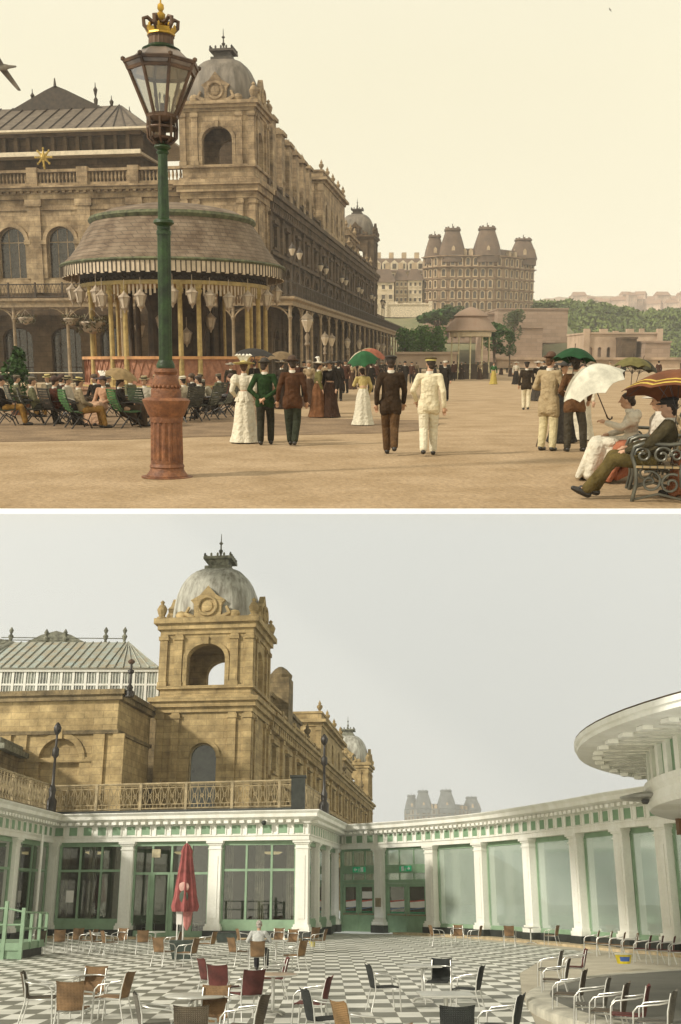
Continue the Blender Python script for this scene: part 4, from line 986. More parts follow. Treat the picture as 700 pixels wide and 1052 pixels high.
# ---------------- hotel on the cliff, houses and walls
def hotel(Y, pxl, pxr, base_row, top, rows_body, label, stone, roofm, gls, fr='u', nfl=5):
    s = (pxr-pxl)/118.; m_px = Y/1080.*s     # metres per reference pixel
    x0 = X(pxl, 330, Y); root = empty('hotel', (x0, Y, Z(base_row, Y)), label=label, cat='hotel')
    H = Z(rows_body, Y)-Z(base_row, Y); q = lambda n: n*m_px
    plan = [(q(2), q(60)), (q(0), q(20)), (q(14), q(2)), (q(24), q(0)), (q(70), q(0)), (q(80), q(6)), (q(118), q(42)), (q(116), q(90)), (q(20), q(90))]
    MB().prism(plan, 0, H).build('wall', stone, root)
    k = MB(); pth = [plan[1], plan[2], plan[3], plan[4], plan[5], plan[6]]
    for i in range(nfl+1):
        z = H*i/nfl; k.sweep(pth, [(0,z-.22),(.35 if i < nfl else .9,z-.12),(.35 if i < nfl else .9,z+.16),(0,z+.2)])
    k.sweep(pth, [(0,H*.80),(.9,H*.80),(.9,H*.815),(0,H*.815)])
    k.build('string_course', stone, root)
    # windows on every face
    nw = 0
    for (a, b) in zip(pth, pth[1:]):
        va, vb = Vector(a), Vector(b); Ln = (vb-va).length; n = max(1, int(round(Ln/(q(8.2))))); ang = math.atan2(vb.y-va.y, vb.x-va.x)
        for f in range(nfl):
            for i in range(n):
                if nw >= 96: continue
                T = Mx((va.x, va.y, 0), ang); cx = (i+.5)*Ln/n; ww = min(q(3.4), Ln/n*.5); zb = H*(f+.22)/nfl; zh = H*.48/nfl
                fm = MB(T); fm.box(cx-ww/2-.25, cx-ww/2, -.25, -.001, zb-.2, zb+zh); fm.box(cx+ww/2, cx+ww/2+.25, -.25, -.001, zb-.2, zb+zh)
                fm.arc_band(cx, zb+zh, ww, ww*.42, .28, -.3, -.001, seg=6); fm.box(cx-ww/2-.3, cx+ww/2+.3, -.35, -.002, zb-.35, zb-.05)
                fo = fm.build('window', stone2, root)
                g = MB(T); g.face_prism([(cx-ww/2,zb),(cx+ww/2,zb)]+[(cx+ww/2*math.cos(math.pi*j/6), zb+zh+ww*.42*math.sin(math.pi*j/6)) for j in range(7)], -.08, -.002); g.build('pane', gls, fo); nw += 1
    # mansard roof between the turrets and the turrets themselves
    rf = MB(); ins = [(q(5),q(60)),(q(4),q(22)),(q(16),q(5)),(q(25),q(3)),(q(69),q(3)),(q(78),q(9)),(q(113),q(43)),(q(111),q(86)),(q(22),q(86))]
    n = len(ins); cxy = (q(60), q(45)); i2 = [((x-cxy[0])*.90+cxy[0], (y-cxy[1])*.90+cxy[1]) for x, y in ins]
    rf.add([(x,y,H) for x,y in ins]+[(x,y,H+q(8)) for x,y in i2], [tuple(range(n-1,-1,-1)), tuple(range(n,2*n))]+[(i,(i+1)%n,n+(i+1)%n,n+i) for i in range(n)])
    rf.build('roof', roofm, root)
    dm = MB()
    for i, u in enumerate((.38,.5,.62)):
        x = q(14+52*u); dm.face_prism([(x-q(2.2),H),(x+q(2.2),H),(x+q(2.2),H+q(5)),(x,H+q(8)),(x-q(2.2),H+q(5))], q(1.5), q(9))
    for u in (.25,.45,.65):
        a, b = Vector(ins[5]), Vector(ins[6]); c = a+(b-a)*u; dm.obox((c.x,c.y,H), (q(4),q(4),q(6)), .75)
    dm.build('dormer', stone2, root)
    for (x, y, w_, h_) in ((q(11),q(20),q(19),q(23)), (q(28),q(10),q(24),q(29)), (q(63),q(10),q(26),q(30)), (q(105),q(40),q(26),q(22))):
        t = MB(Matrix.Translation((x,y,H-q(6)))); hh = h_+q(6)
        t.lathe([(w_*.52,0),(w_*.52,q(6)),(w_*.56,q(6.5)),(w_*.54,q(8)),(w_*.50,hh*.42),(w_*.45,hh*.55),(w_*.38,hh*.70),(w_*.30,hh*.87),(w_*.34,hh*.89),(w_*.34,hh*.94),(w_*.29,hh*.96)], 16, ex=3.5)
        tw = t.build('turret', roofm, root, smooth=25)
        c = MB(Matrix.Translation((x,y,H-q(6)))); r_ = w_*.27
        for a_ in range(8): c.box(r_*math.cos(a_*.785)-.25, r_*math.cos(a_*.785)+.25, r_*math.sin(a_*.785)-.25, r_*math.sin(a_*.785)+.25, hh*.955, hh)
        c.tube([(0,0,hh*.9),(0,0,hh+q(3.2))], .12, 4); c.build('turret_crest', roofm, tw)
        for a_ in (-1.57, -.6, -2.4):
            d = MB(Matrix.Translation((x,y,H-q(6)))@Matrix.Rotation(a_+1.57,4,'Z')); rr_ = w_*.52; d.face_prism([(-q(1.6),q(9)),(q(1.6),q(9)),(q(1.6),q(14)),(0,q(16)),(-q(1.6),q(14))], -rr_, -rr_*.6); d.build('turret_dormer', stone2, tw)
    return root
stoneF = mat('far_stone', (.30,.20,.12), rough=.9, scale=.25, col2=(.19,.125,.075), speck=(.5,.3))
stone2 = mat('far_stone_pale', (.44,.33,.21), rough=.9, scale=.4)
hroof = mat('far_roof', (.15,.10,.065), rough=.85, scale=.5, col2=(.09,.06,.04))
glsF = mat('far_glass', (.09,.07,.05), rough=.2)
HY = 300
hotel(HY, 436, 555, 320, None, 263, 'grand sepia stone hotel with four mansard turrets on the cliff', stoneF, hroof, glsF)
# cliff below the hotel: heightfield terraces
def hill(name, x0, x1, y0_, y1, fn, m, nx=60, ny=30, kind='structure'):
    vs = []; fs = []
    for j in range(ny+1):
        for i in range(nx+1):
            x = x0+(x1-x0)*i/nx; y = y0_+(y1-y0_)*j/ny; vs.append((x, y, fn(x, y, i/nx, j/ny)))
    for j in range(ny):
        for i in range(nx): a_ = j*(nx+1)+i; fs.append((a_,a_+1,a_+nx+2,a_+nx+1))
    o = MB().add(vs, fs).build(name, m, smooth=80, recalc=False); tag(o, kind=kind); return o
from mathutils import noise
def nz_(x, y, s, seed=0): return noise.noise(Vector((x*s, y*s, seed*7.3)))
cliffm = mat('cliff_earth', (.22,.19,.10), rough=.95, scale=.12, col2=(.12,.13,.06), bump=.6, bscale=1)
zb = Z(321, HY)
def f1(x, y, u, v):
    up = min(1, v/.32)**.8; e = 1-max(0, (x-60)/14) if x > 60 else 1
    return max(-.5, (zb-1.0)*up*max(0,min(1,e))+nz_(x,y,.08)*1.2-.6)
hill('terrain', -70, 112, 246, 380, f1, cliffm, 70, 40)
# retaining walls right of the hotel
wallm = mat('terrace_wall', (.36,.26,.19), rough=.95, scale=.2, col2=(.26,.185,.13), bump=.4, bscale=1.5, pat=(2.2,.8,.06,.7))
def walls(px0, px1, r0, r1, Y, dep, label, crenel=True, name='stone_wall', m=wallm, openings=0):
    root = empty(name, (X(px0,340,Y), Y, 0), label=label, cat='wall'); Wd = X(px1,340,Y)-X(px0,340,Y); z0, z1 = max(0, Z(r0,Y)), Z(r1,Y)
    b = MB(); 
    if openings: b.arch_wall(0, Wd, z0, z1, 1, [((i+.5)*Wd/openings, Wd/openings*.4, z0+(z1-z0)*.15, z0+(z1-z0)*.5, Wd/openings*.2) for i in range(openings)]); b.box(0,Wd,2.5,dep,z0,z1)
    else: b.box(0, Wd, 0, dep, z0, z1)
    b.build('wall', m, root)
    k = MB(); k.box(-.15, Wd+.15, -.25, dep+.1, z1, z1+.3)
    if crenel:
        for i in range(max(2,int(Wd/2.4))): k.box(i*2.4, i*2.4+random.uniform(.6,1.6), -.15, .6, z1+.3, z1+random.uniform(.4,1.0))
        for x in (0, Wd): k.box(x-.5, x+.5, -.4, .6, z0, z1+.9)
    k.build('coping', m, root); return root
walls(511, 583, 352, 318, 235, 30, 'long stone terrace wall right of the hotel, halfway up the cliff', crenel=False)
walls(497, 558, 372, 337, 215, 12, 'lower retaining wall below the hotel terrace', crenel=False)
walls(440, 512, 352, 323, 240, 14, 'arched stone undercroft wall straight below the hotel', openings=9, crenel=False)
pinkw = mat('pinkish_render', (.48,.36,.26), rough=.9, scale=.3, col2=(.32,.23,.16), bump=.3, bscale=1.2)
walls(603, 678, 374, 343, 190, 16, 'pinkish ruined seaside fort with arched openings and broken parapet', openings=8, m=pinkw, name='stone_fort')
walls(664, 690, 374, 352, 184, 10, 'low stone bastion at the right end of the fort', m=wallm, crenel=False)
walls(640, 655, 374, 348, 186, 6, 'dark square block before the fort front', m=stoneShade, crenel=False)
walls(512, 760, 378, 369.6, 135, 1.2, 'low sea wall running along the far edge of the promenade', crenel=False, m=mat('sea_wall', (.40,.29,.20), rough=.95, scale=.4))
walls(408, 470, 378, 364, 128, 1.0, 'low pale wall in front of the hedge', crenel=False, m=pinkw)
# rows of houses on the clifftop left of the hotel
def house(px0, px1, r0, r1, Y, dep, wm, label, nwin=5, nfl=2, roofh=5, dormers=0, chims=2):
    root = empty('house', (X(px0,300,Y), Y, Z(r0,Y)), label=label, cat='house'); Wd = X(px1,300,Y)-X(px0,300,Y); H = Z(r1,Y)-Z(r0,Y)
    MB().box(0,Wd,0,dep,-12,H).build('wall', wm, root)
    r = MB(); r.frustum((-.5,Wd+.5,-.5,dep+.5), H, (1,Wd-1,dep*.4,dep*.6), H+roofh); rf = r.build('roof', hroof, root)
    c = MB()
    for i in range(chims): x = Wd*(i+.5)/chims; c.box(x-.7,x+.7,dep*.4,dep*.6,H+roofh*.4,H+roofh+1.8)
    c.build('chimney', stone2, rf)
    for i in range(dormers):
        x = Wd*(i+.5)/dormers; d = MB(); d.face_prism([(x-1.1,H+.4),(x+1.1,H+.4),(x+1.1,H+2.6),(x,H+3.5),(x-1.1,H+2.6)], .2, 4); dd = d.build('dormer', creamU, rf)
        MB().box(x-.6,x+.6,.1,.19,H+.9,H+2.4).build('pane', glsF, dd)
    for f in range(nfl):
        for i in range(nwin):
            x = Wd*(i+.5)/nwin; z = H*(f+.3)/nfl; m = MB(); ww = min(1.5, Wd/nwin*.45); hh = H/nfl*.42
            m.box(x-ww/2-.2,x+ww/2+.2,-.15,-.001,z-.25,z-.02); m.box(x-ww/2-.2,x+ww/2+.2,-.15,-.002,z+hh+.02,z+hh+.25); fo = m.build('window', creamU, root)
            MB().box(x-ww/2,x+ww/2,-.05,-.003,z,z+hh).build('pane', glsF, fo)
    return root
paleh = mat('cream_render', (.60,.49,.34), rough=.9, scale=.4)
house(383, 436, 297, 279, 330, 14, stone2, 'long upper terrace of houses with dormered slate roof beside the hotel', 9, 2, 4.5, 6, 4)
house(383, 405, 320, 290, 300, 12, paleh, 'pale house end nearest the spa building on the clifftop', 3, 3, 4, 0, 2)
house(406, 419, 312, 288, 305, 10, stone2, 'narrow tan gabled house in the middle of the clifftop row', 3, 3, 3.5, 0, 1)
house(419.5, 434, 312, 288, 304, 10, paleh, 'cream clifftop house nearest the hotel', 3, 3, 3.5, 0, 1)
walls(396, 442, 326, 313, 288, 5, 'pale balustraded clifftop wall below the houses', crenel=True, m=mat('pale_balustrade', (.62,.52,.38), rough=.9))

# trees and greenery
def leafy(name, c, r, n, m, label=None, cat='tree', trunk=True, seed=0, ls=None, group=None, clumps=None, base=0):
    rnd = random.Random(seed); root = empty(name, (c[0], c[1], base), label=label, cat=cat, group=group)
    mb = MB(); cz = c[2]-base; cl = clumps or 7; cs = []
    for i in range(cl):
        a_ = rnd.uniform(0,6.28); q = rnd.random()**.6*.62; cs.append((r[0]*q*math.cos(a_), r[1]*q*math.sin(a_), cz+r[2]*rnd.uniform(-.55,.6), rnd.uniform(.32,.58)))
    ls = ls or min(r)*.09
    for i in range(n):
        k = cs[rnd.randrange(cl)]; v = Vector((rnd.gauss(0,1),rnd.gauss(0,1),rnd.gauss(0,1))).normalized(); rad = rnd.uniform(.55,1)**.5
        p = Vector((k[0]+v.x*r[0]*k[3]*rad, k[1]+v.y*r[1]*k[3]*rad, k[2]+v.z*r[2]*k[3]*rad))
        e1 = Vector((rnd.gauss(0,1),rnd.gauss(0,1),rnd.gauss(0,.6))).normalized(); e2 = e1.cross(Vector((rnd.gauss(0,1),rnd.gauss(0,1),rnd.gauss(0,1)))).normalized(); s = ls*rnd.uniform(.6,1.4)
        mb.add([p-e1*s,p+e2*s*.6,p+e1*s,p-e2*s*.6],[(0,1,2,3)])
    mb.build('crown', m, root, recalc=False)
    if trunk:
        t = MB(); t.tube([(0,0,0),(.05*r[0],0,cz*.5),(0,0,cz)], [r[0]*.10,r[0]*.07,r[0]*.03], 7)
        for i in range(4): k = cs[i % cl]; t.tube([(0,0,cz*.45),(k[0]*.6,k[1]*.6,(cz*.5+k[2]*.5)),(k[0],k[1],k[2])], [r[0]*.05,r[0]*.03,r[0]*.01], 5)
        t.build('trunk', mat('bark', (.10,.07,.045), rough=.95, bump=.5, bscale=20), root)
    return root
hedge = mat('bright_hedge', (.09,.20,.03), rough=.9, var=.35, scale=.5, col2=(.035,.09,.015))
leafd = mat('dark_leaves', (.06,.12,.03), rough=.9, col2=(.02,.04,.012), scale=.6)
leafo = mat('olive_leaves', (.10,.12,.045), rough=.9, col2=(.05,.065,.025), scale=.4)
lab = ['bright green clipped tree at the left of the hedge bank','bright green bushy tree, second along the hedge bank','bright green bushy tree at the right of the hedge bank before the kiosk']
for i, px in enumerate((418, 433, 449)):
    q = P(px, 342, 135); leafy('hedge_tree', (q.x, 135+i, 3.6+.3*i), (1.6,1.4,2.6), 2600, hedge, lab[i], 'tree', seed=i, ls=.16, clumps=12)
for i, (px, row, Y, rx, rz_, lb, mm) in enumerate(((508,349,118,1.7,1.9,'dark leafy tree just right of the distant kiosk',leafd),(524,352,122,1.0,1.6,'slender dark bush by the terrace steps',leafd),(528,333,200,2.2,2.8,'olive tree against the terrace wall under the hotel',leafo),(449,326,220,5,2.2,'shrub mass below the hotel front',leafd),(468,320,238,3,1.6,'low shrub in the middle of the hotel bank',leafo),(561,319,262,4,2.4,'green tree at the foot of the hotel right corner',leafo))):
    q = P(px, row, Y); leafy('tree', (q.x, Y, q.z), (rx,rx,rz_), 1500, mm, lb, 'tree', seed=20+i, ls=rx*.10, base=max(0, q.z-rz_-2.5))
# wooded ridge and the far built-up hill
def ridge_fn(px0, px1, rows, Y0, Y1, amp, sc):
    x0, x1 = X(px0,330,Y0), X(px1,330,Y0)*1.25
    def fn(x, y, u, v):
        i = u*(len(rows)-1); a_ = max(0, int(i)); b_ = min(a_+1, len(rows)-1); row = rows[min(a_, b_)]*(1-(i-a_))+rows[b_]*(i-a_)
        top = Z(row, (Y0+Y1)/2); return top*min(1, math.sin(min(1, v*1.9)*math.pi/2)) + amp*nz_(x,y,sc)+amp*.6*nz_(x,y,sc*2.7,2) - (3 if v == 0 else 0)
    return fn, x0, x1
r1 = [330,318,315,316,320,326,324,325,324,324,324]
fn, x0, x1 = ridge_fn(548, 790, r1, 330, 470, 1.7, .12)
hill('hills', x0, x1, 330, 470, fn, mat('wooded_ridge', (.085,.115,.035), rough=.95, scale=.05, col2=(.045,.06,.02), bump=.9, bscale=.6), 160, 26)
g = MB(); rnd = random.Random(5)
for i in range(26000):
    u = rnd.random(); v = .01+rnd.random()*.60; x = x0+(x1-x0)*u; y = 330+140*v
    c = Vector((x, y, fn(x, y, u, v)+rnd.uniform(-.2,1.6)+1.2*max(0, nz_(x,y,.18,4))*2))
    e1 = Vector((rnd.gauss(0,1),rnd.gauss(0,1),rnd.gauss(0,1))).normalized()*rnd.uniform(.5,1.0); e2 = e1.cross(Vector((rnd.gauss(0,1),rnd.gauss(0,1),rnd.gauss(0,1)))).normalized()*.6
    g.add([c-e1,c+e2,c+e1,c-e2],[(0,1,2,3)])
o = g.build('woodland', mat('wood_leaves', (.15,.19,.05), rough=.95, scale=.08, col2=(.07,.10,.025)), recalc=False); tag(o, kind='stuff', label='far wooded hillside behind the seaside fort', cat='woodland')
fn, x0, x1 = ridge_fn(560, 820, [308,307,306,305,305,303,300,299,299,300,300], 800, 1000, 3.4, .04)
hill('hills', x0, x1, 800, 1000, fn, mat('town_hill', (.34,.24,.17), rough=.95, scale=.03, col2=(.20,.16,.10), bump=.9, bscale=.3), 200, 26)
rnd = random.Random(9)
hp = None
for i in range(34):                           # small far houses on the town hill
    px = 584+i*3.9+rnd.uniform(-2,2); row = rnd.uniform(309, 323); Y = rnd.uniform(720, 795)
    if hp is None:
        hp = empty('far_house', (0,0,0)); tag(hp, cat='house'); MB().box(-7,7,-5,5,-14,8).build('wall', mat('far_pink_wall', (.50,.36,.27), rough=.9, scale=.1), hp)
        MB().frustum((-7.5,7.5,-5.5,5.5),8,(-6,6,-.5,.5),12).build('roof', mat('far_pink_roof', (.30,.19,.13), rough=.9), hp); first = True
    q = P(px, row, Y); place(hp, i == 0, q, rnd.uniform(-.6,.6), 'tiny hazy pink house on the far hill, %s from the left' % ORD[i], 'houses on the far hill', scale=rnd.uniform(.35,.7))
# bird at top left and speck in the sky
def bird(q, s, rot, lb):
    root = empty('seagull', q, rot=rot, label=lb, cat='bird'); m = MB(); m.ell((0,0,0),(.10*s,.32*s,.10*s),10); m.ell((0,.30*s,.04*s),(.06*s,.09*s,.06*s),8); m.cap((0,.36*s,.03*s),(0,.45*s,.01*s),.02*s,.008*s,6); m.cap((0,-.25*s,0),(0,-.48*s,0),.06*s,.03*s,6)
    for sx in (-1,1):
        pts = [(sx*.05*s,.08*s,.02*s),(sx*.35*s,.14*s,.16*s),(sx*.8*s,0,.05*s),(sx*1.0*s,-.08*s,-.02*s)]
        m.tube(pts, [.07*s,.075*s,.04*s,.01*s], 8)
        vs = [Vector(p) for p in pts]; tr = [v+Vector((0,-.20*s+.03*s*i,-.01*s)) for i, v in enumerate(vs)]
        m.add([*vs,*tr,*[v-Vector((0,0,.02*s)) for v in vs],*[v-Vector((0,0,.02*s)) for v in tr]], [(i,i+1,i+5,i+4) for i in range(3)]+[(i+8,i+12,i+13,i+9) for i in range(3)])
    m.build('body', mat('gull_grey', (.20,.17,.13), rough=.8, var=.3), root, smooth=50)
bird(P(2, 69, 22), .62, (0, R(28), R(80)), 'gull flying in at the upper left edge of the sepia sky')
bird(P(627, 10, 60), .18, (0, .3, 1), 'tiny dark bird speck high in the sepia sky')
# ---------------------------------------------------------------- people of the old promenade
FR = 'u'
BLK=(.022,.017,.013); BRN=(.085,.038,.018); DGR=(.03,.028,.018); WHT=(.66,.60,.47); CRM=(.52,.42,.26); GRN=(.02,.045,.014); OLV=(.12,.095,.04); TAN=(.30,.22,.13); RST=(.27,.10,.045)
def head_h(px, r0, r1): Y = P(px, r1).y; return (Z(r0, Y))
person(252, 455, face=R(4), h=1.66, sex='f', coat=WHT, skirt=WHT, peplum=True, puff=True, hat='wide', hatc=(.50,.42,.16), band=(.10,.06,.03), feather=True, hair=(.09,.045,.02), detail=2, collar=True,
   pose=dict(eL=(-.27,-.06,1.13), wL=(-.20,.14,1.02), wR=(.20,.16,1.05)), label='woman in white jacket and skirt with plumed yellow hat, left of the green-jacketed man')
person(273, 457, face=R(-3), headturn=R(-25), h=1.70, coat=GRN, legs=DGR, hat='bowler', hatc=(.05,.04,.03), detail=2, coat_hem=.84, pose=dict(eL=(-.30,-.14,1.14), wL=(-.10,-.17,.96), eR=(.30,-.12,1.14), wR=(.03,-.19,.97), kR=(.10,.14,.50), aR=(.10,.10,.09), aL=(-.09,-.10,.09)),
   label='man in dark green jacket walking away with hands clasped behind his back')
person(301, 458, face=R(5), headturn=R(15), h=1.74, coat=BRN, legs=(.035,.04,.025), hat='bowler', hatc=(.07,.04,.025), detail=2, pose=dict(eL=(-.27,-.02,1.13), wL=(-.29,.10,.90), wR=(.28,.08,.88), kL=(-.07,.10,.50), aL=(-.04,.12,.09), aR=(.03,-.12,.10), kR=(.09,.04,.5)),
   label='man in rust brown jacket and bowler walking away right of the green-jacketed man')
person(328, 429, face=R(-75), h=1.66, sex='f', coat=(.16,.14,.05), skirt=(.16,.07,.03), hat='wide', hatc=(.55,.50,.40), feather=True, label='woman in brown skirt with big white hat, facing right beside the woman in black-brown', detail=1)
person(339, 429, face=R(150), h=1.68, sex='f', coat=BLK, skirt=(.05,.025,.015), hat='wide', hatc=(.06,.05,.04), label='woman in long black-brown dress standing close to the white-hatted woman', detail=1)
person(373, 437, face=R(10), h=1.56, sex='f', coat=(.45,.35,.14), skirt=(.60,.55,.43), hair=(.05,.03,.02), detail=2, pose=dict(che=(0,.06,1.26), nec=(0,.10,1.42), hea=(0,.14,1.56), eL=(-.26,.08,1.18), wL=(-.20,.24,1.22), sL=(-.17,.07,1.38), sR=(.17,.07,1.38), eR=(.26,.06,1.12), wR=(.22,.16,.95)), label='woman in tan blouse and full white skirt under the green parasol')
person(401, 467, face=R(0), h=1.76, coat=(.045,.028,.016), legs=(.10,.055,.025), hat='cap', hatc=BLK, detail=2, pose=dict(eL=(-.25,-.10,1.15), wL=(-.25,.0,.90), eR=(.25,.03,1.14), wR=(.24,.16,.92), kL=(-.07,.15,.50), aL=(-.05,.16,.08), kR=(.07,.0,.48), aR=(.06,-.26,.16)), coat_hem=.78, label='man in dark brown suit and black cap strolling away on the open promenade')
person(440, 468, face=R(-4), headturn=R(22), h=1.74, coat=(.68,.60,.42), legs=(.68,.62,.47), hat='cap', hatc=(.10,.07,.03), band=(.45,.38,.14), detail=2, coat_hem=.80, pose=dict(eL=(-.29,-.03,1.16), wL=(-.23,.14,.98), eR=(.25,-.10,1.13), wR=(.27,-.04,.87), kL=(-.09,.0,.48), aL=(-.09,-.20,.12), kR=(.09,.13,.5), aR=(.09,.16,.08), hea=(.02,.03,1.62)), label='man in white suit walking away beside the man in the dark suit')
person(457, 412, face=R(160), h=1.7, coat=BLK, legs=BLK, hat='cap', hatc=(.5,.45,.36), detail=1, label='dark-suited man half hidden just right of the man in white')
person(562, 463, face=R(-35), h=1.80, coat=(.38,.29,.17), legs=(.56,.48,.29), hat='bowler', hatc=(.09,.045,.025), hair=(.10,.05,.02), detail=2, coat_hem=.68, pose=dict(eL=(-.27,-.02,1.15), wL=(-.12,.22,1.10), eR=(.26,.02,1.15), wR=(.14,.22,1.12), hea=(0,.03,1.62)), headturn=R(-20), label='tall man in long cream coat and pale trousers talking beside the brown-jacketed man')
person(588, 464, face=R(3), h=1.72, coat=(.13,.065,.03), legs=(.06,.05,.035), hat='bowler', hatc=(.08,.055,.04), detail=2, pose=dict(eL=(-.28,.0,1.14), wL=(-.10,.15,1.02), eR=(.29,-.05,1.14), wR=(.30,.08,.98), aL=(-.10,0,.08), aR=(.22,.02,.08), kR=(.19,.02,.49)), label='man in brown jacket and dark trousers seen from behind under the dark green umbrella')
person(577, 455, face=R(190), h=1.64, sex='f', coat=(.05,.04,.03), skirt=(.03,.025,.02), hat='wide', hatc=(.04,.035,.03), detail=1, label='woman in black between the cream-coated man and the brown-jacketed man')
person(596, 452, face=R(170), h=1.62, sex='f', coat=(.55,.48,.36), skirt=(.60,.54,.42), hat=None, detail=1, label='woman in white skirt behind the brown-jacketed man')
person(540, 421, face=R(-5), h=1.66, coat=(.04,.028,.018), legs=(.62,.54,.38), hat='cap', hatc=BLK, detail=1, pose=dict(kL=(-.08,.10,.49), aL=(-.07,.05,.08), aR=(.08,-.10,.1)), label='man in black jacket and white trousers walking away in the middle distance')
person(530, 395, face=R(180), h=1.66, sex='f', coat=(.5,.45,.36), skirt=BLK, hat='wide', hatc=(.35,.3,.22), detail=1, label='woman in white blouse and black skirt left of the man in white trousers')
person(507, 395, face=R(180), h=1.62, sex='f', coat=(.03,.10,.03), skirt=(.42,.32,.08), hat='bonnet', hatc=(.08,.05,.03), detail=1, label='small woman in green coat and yellow skirt in the distance')
person(552, 412, face=R(200), h=1.68, sex='f', coat=BLK, skirt=(.06,.05,.04), hat='wide', hatc=(.4,.35,.28), detail=1, label='dark-dressed woman half hidden left of the cream-coated man')
# distant crowd: one source figure of each kind, copied
c0 = person(493, 390, face=R(170), h=1.66, sex='f', coat=TAN, skirt=(.07,.04,.025), hat='bonnet', hatc=(.2,.15,.1), detail=0, label='distant woman in tan bodice, rightmost of the dark cluster before the distant kiosk', group='distant strollers')
c1 = person(483, 389, face=R(20), h=1.7, coat=BLK, legs=BLK, hat='bowler', hatc=BLK, detail=0, label='distant man in black directly below the distant kiosk', group='distant strollers')
c2 = person(466, 391, face=R(10), h=1.72, coat=(.07,.03,.018), legs=BLK, hat='cap', hatc=BLK, detail=0, label='distant man in dark russet coat right of the man in white', group='distant strollers')
c3 = person(474, 390, face=R(190), h=1.66, sex='f', coat=(.04,.03,.02), skirt=(.035,.022,.015), hat='wide', hatc=(.3,.26,.2), detail=0, label='distant woman in long black dress with pale hat below the distant kiosk', group='distant strollers')
far = [(c1,460,391,'distant man in black just beyond the white suit'),(c3,489,388,'distant black-dressed woman second from right in the cluster'),(c2,478,387,'russet-coated man in the middle of the distant cluster'),
 (c0,515,385,'tan-bodiced woman alone right of the small green-coated woman'),(c1,521,383,'tiny dark man before the sea wall'),
 (c2,386,396,'russet-coated man left of the dark-suited stroller'),(c3,392,392,'black-dressed woman behind the dark-suited stroller'),(c1,416,398,'dark man between the two strollers in dark and white'),(c3,411,391,'pale-hatted woman in the gap between the dark and white suits'),(c2,423,394,'russet-coated man close to the white suit, left'),
 (c0,428,389,'tan woman in the crowd left of the white suit'),(c1,405,386,'dark man far behind the dark-suited stroller'),(c3,396,386,'black dress near the last verandah lamps'),
 (c1,348,412,'dark man in the shade right of the black-brown dress'),(c2,355,404,'russet man under the verandah left of the green parasol'),(c0,362,400,'tan woman under the verandah beside the green parasol'),(c3,345,398,'black-dressed woman in the verandah crowd above the couple'),
 (c0,318,418,'tan-bodiced woman behind the brown jacket'),(c2,313,408,'russet coat in the crowd behind the brown jacket'),(c3,290,420,'black dress glimpsed between green and brown jackets'),(c1,262,412,'dark man glimpsed left of the green jacket'),(c3,238,416,'black-dressed woman at the left of the white jacket'),
 (c1,381,403,'dark man right behind the rust parasol'),(c0,372,398,'tan woman beyond the two parasols'),(c2,306,402,'russet coat deep in the verandah behind the brown jacket'),(c0,334,400,'tan woman deep in the verandah above the couple')]
far += [(c0,441,389,'tan woman behind the white-suited man'),(c3,447,387,'black-dressed woman right behind the white suit'),(c1,453,388,'dark man right of the white suit, far off'),(c2,470,386,'russet-coated man in the far cluster, back row'),(c1,497,385,'dark man at the right of the far cluster'),(c3,501,384,'black dress just left of the small green-coated woman'),
 (c0,525,387,'tan woman left of the black-skirted woman'),(c1,558,400,'dark man glimpsed right of the white-trousered man'),(c3,366,392,'black dress under the last verandah arches'),(c2,378,390,'russet coat under the last verandah arches'),(c1,358,396,'dark man in the deep verandah shade'),(c3,326,396,'black dress deep under the verandah behind the couple'),
 (c1,352,402,'dark man beside the olive figure under the verandah'),(c0,420,384,'tiny tan woman between the two strollers'),(c2,400,383,'tiny russet man far beyond the dark suit'),(c3,606,398,'black-dressed woman beyond the white parasol'),(c0,626,392,'tan woman in the distance above the seated group'),(c1,640,390,'dark man in the distance above the seated group'),(c2,676,392,'russet-coated man far off between the umbrellas'),(c3,570,392,'black dress far off left of the green umbrella')]
for pr, px, row, lb in far:
    c = copy_tree(pr); c.location = P(px, row); c.rotation_euler = (0,0,random.uniform(-.6,.6)+(0 if random.random()<.5 else math.pi)); c['label'] = lb; c['group'] = 'distant strollers'
    s = random.uniform(.94,1.03); c.scale = [v*s for v in c.scale]
# seats ------------------------------------------------------
ironB = mat('black_iron', (.025,.02,.016), rough=.5, spec=.5)
def slat_chair(q, face, w_=1.0, col=(.035,.12,.025), lb='', group=None, back=.50, nm='garden_chair', cat='chair'):
    root = empty(nm, q, face, lb, cat, group); slat = mat('slat_%02x%02x' % (int(col[0]*255), int(col[1]*255)), col, rough=.55, var=.3, scale=5)
    m = MB()
    for i in range(7): y = .22-.065*i; m.box(-w_/2, w_/2, y-.025, y+.025, .42-.02*math.sin(i/6*3.1), .44-.02*math.sin(i/6*3.1))
    m.build('seat', slat, root)
    m = MB()
    for i in range(8):
        t = i/7; y = -.24-.16*t-.05*math.sin(t*3.1); z = .47+back*t; m.box(-w_/2, w_/2, y-.012, y+.012, z, z+.052)
    m.build('backrest', slat, root)
    for s in (-1,1):
        x = s*w_/2*.94; m = MB()
        m.tube([(x,.24,.0),(x,.16,.2),(x,-.05,.30),(x,-.28,.0)], .02, 6); m.tube([(x,.24,.43),(x,.05,.40),(x,-.20,.42),(x,-.28,.52),(x,-.42,.98)], .018, 6)
        m.tube([(x,-.20,.42),(x,.10,.10),(x,.26,.43)], .016, 6); m.tube([(x,.24,.43),(x,.26,.60),(x,.05,.66),(x,-.26,.64)], .018, 6)
        m.build('leg_frame', ironB, root, smooth=50)
    return root
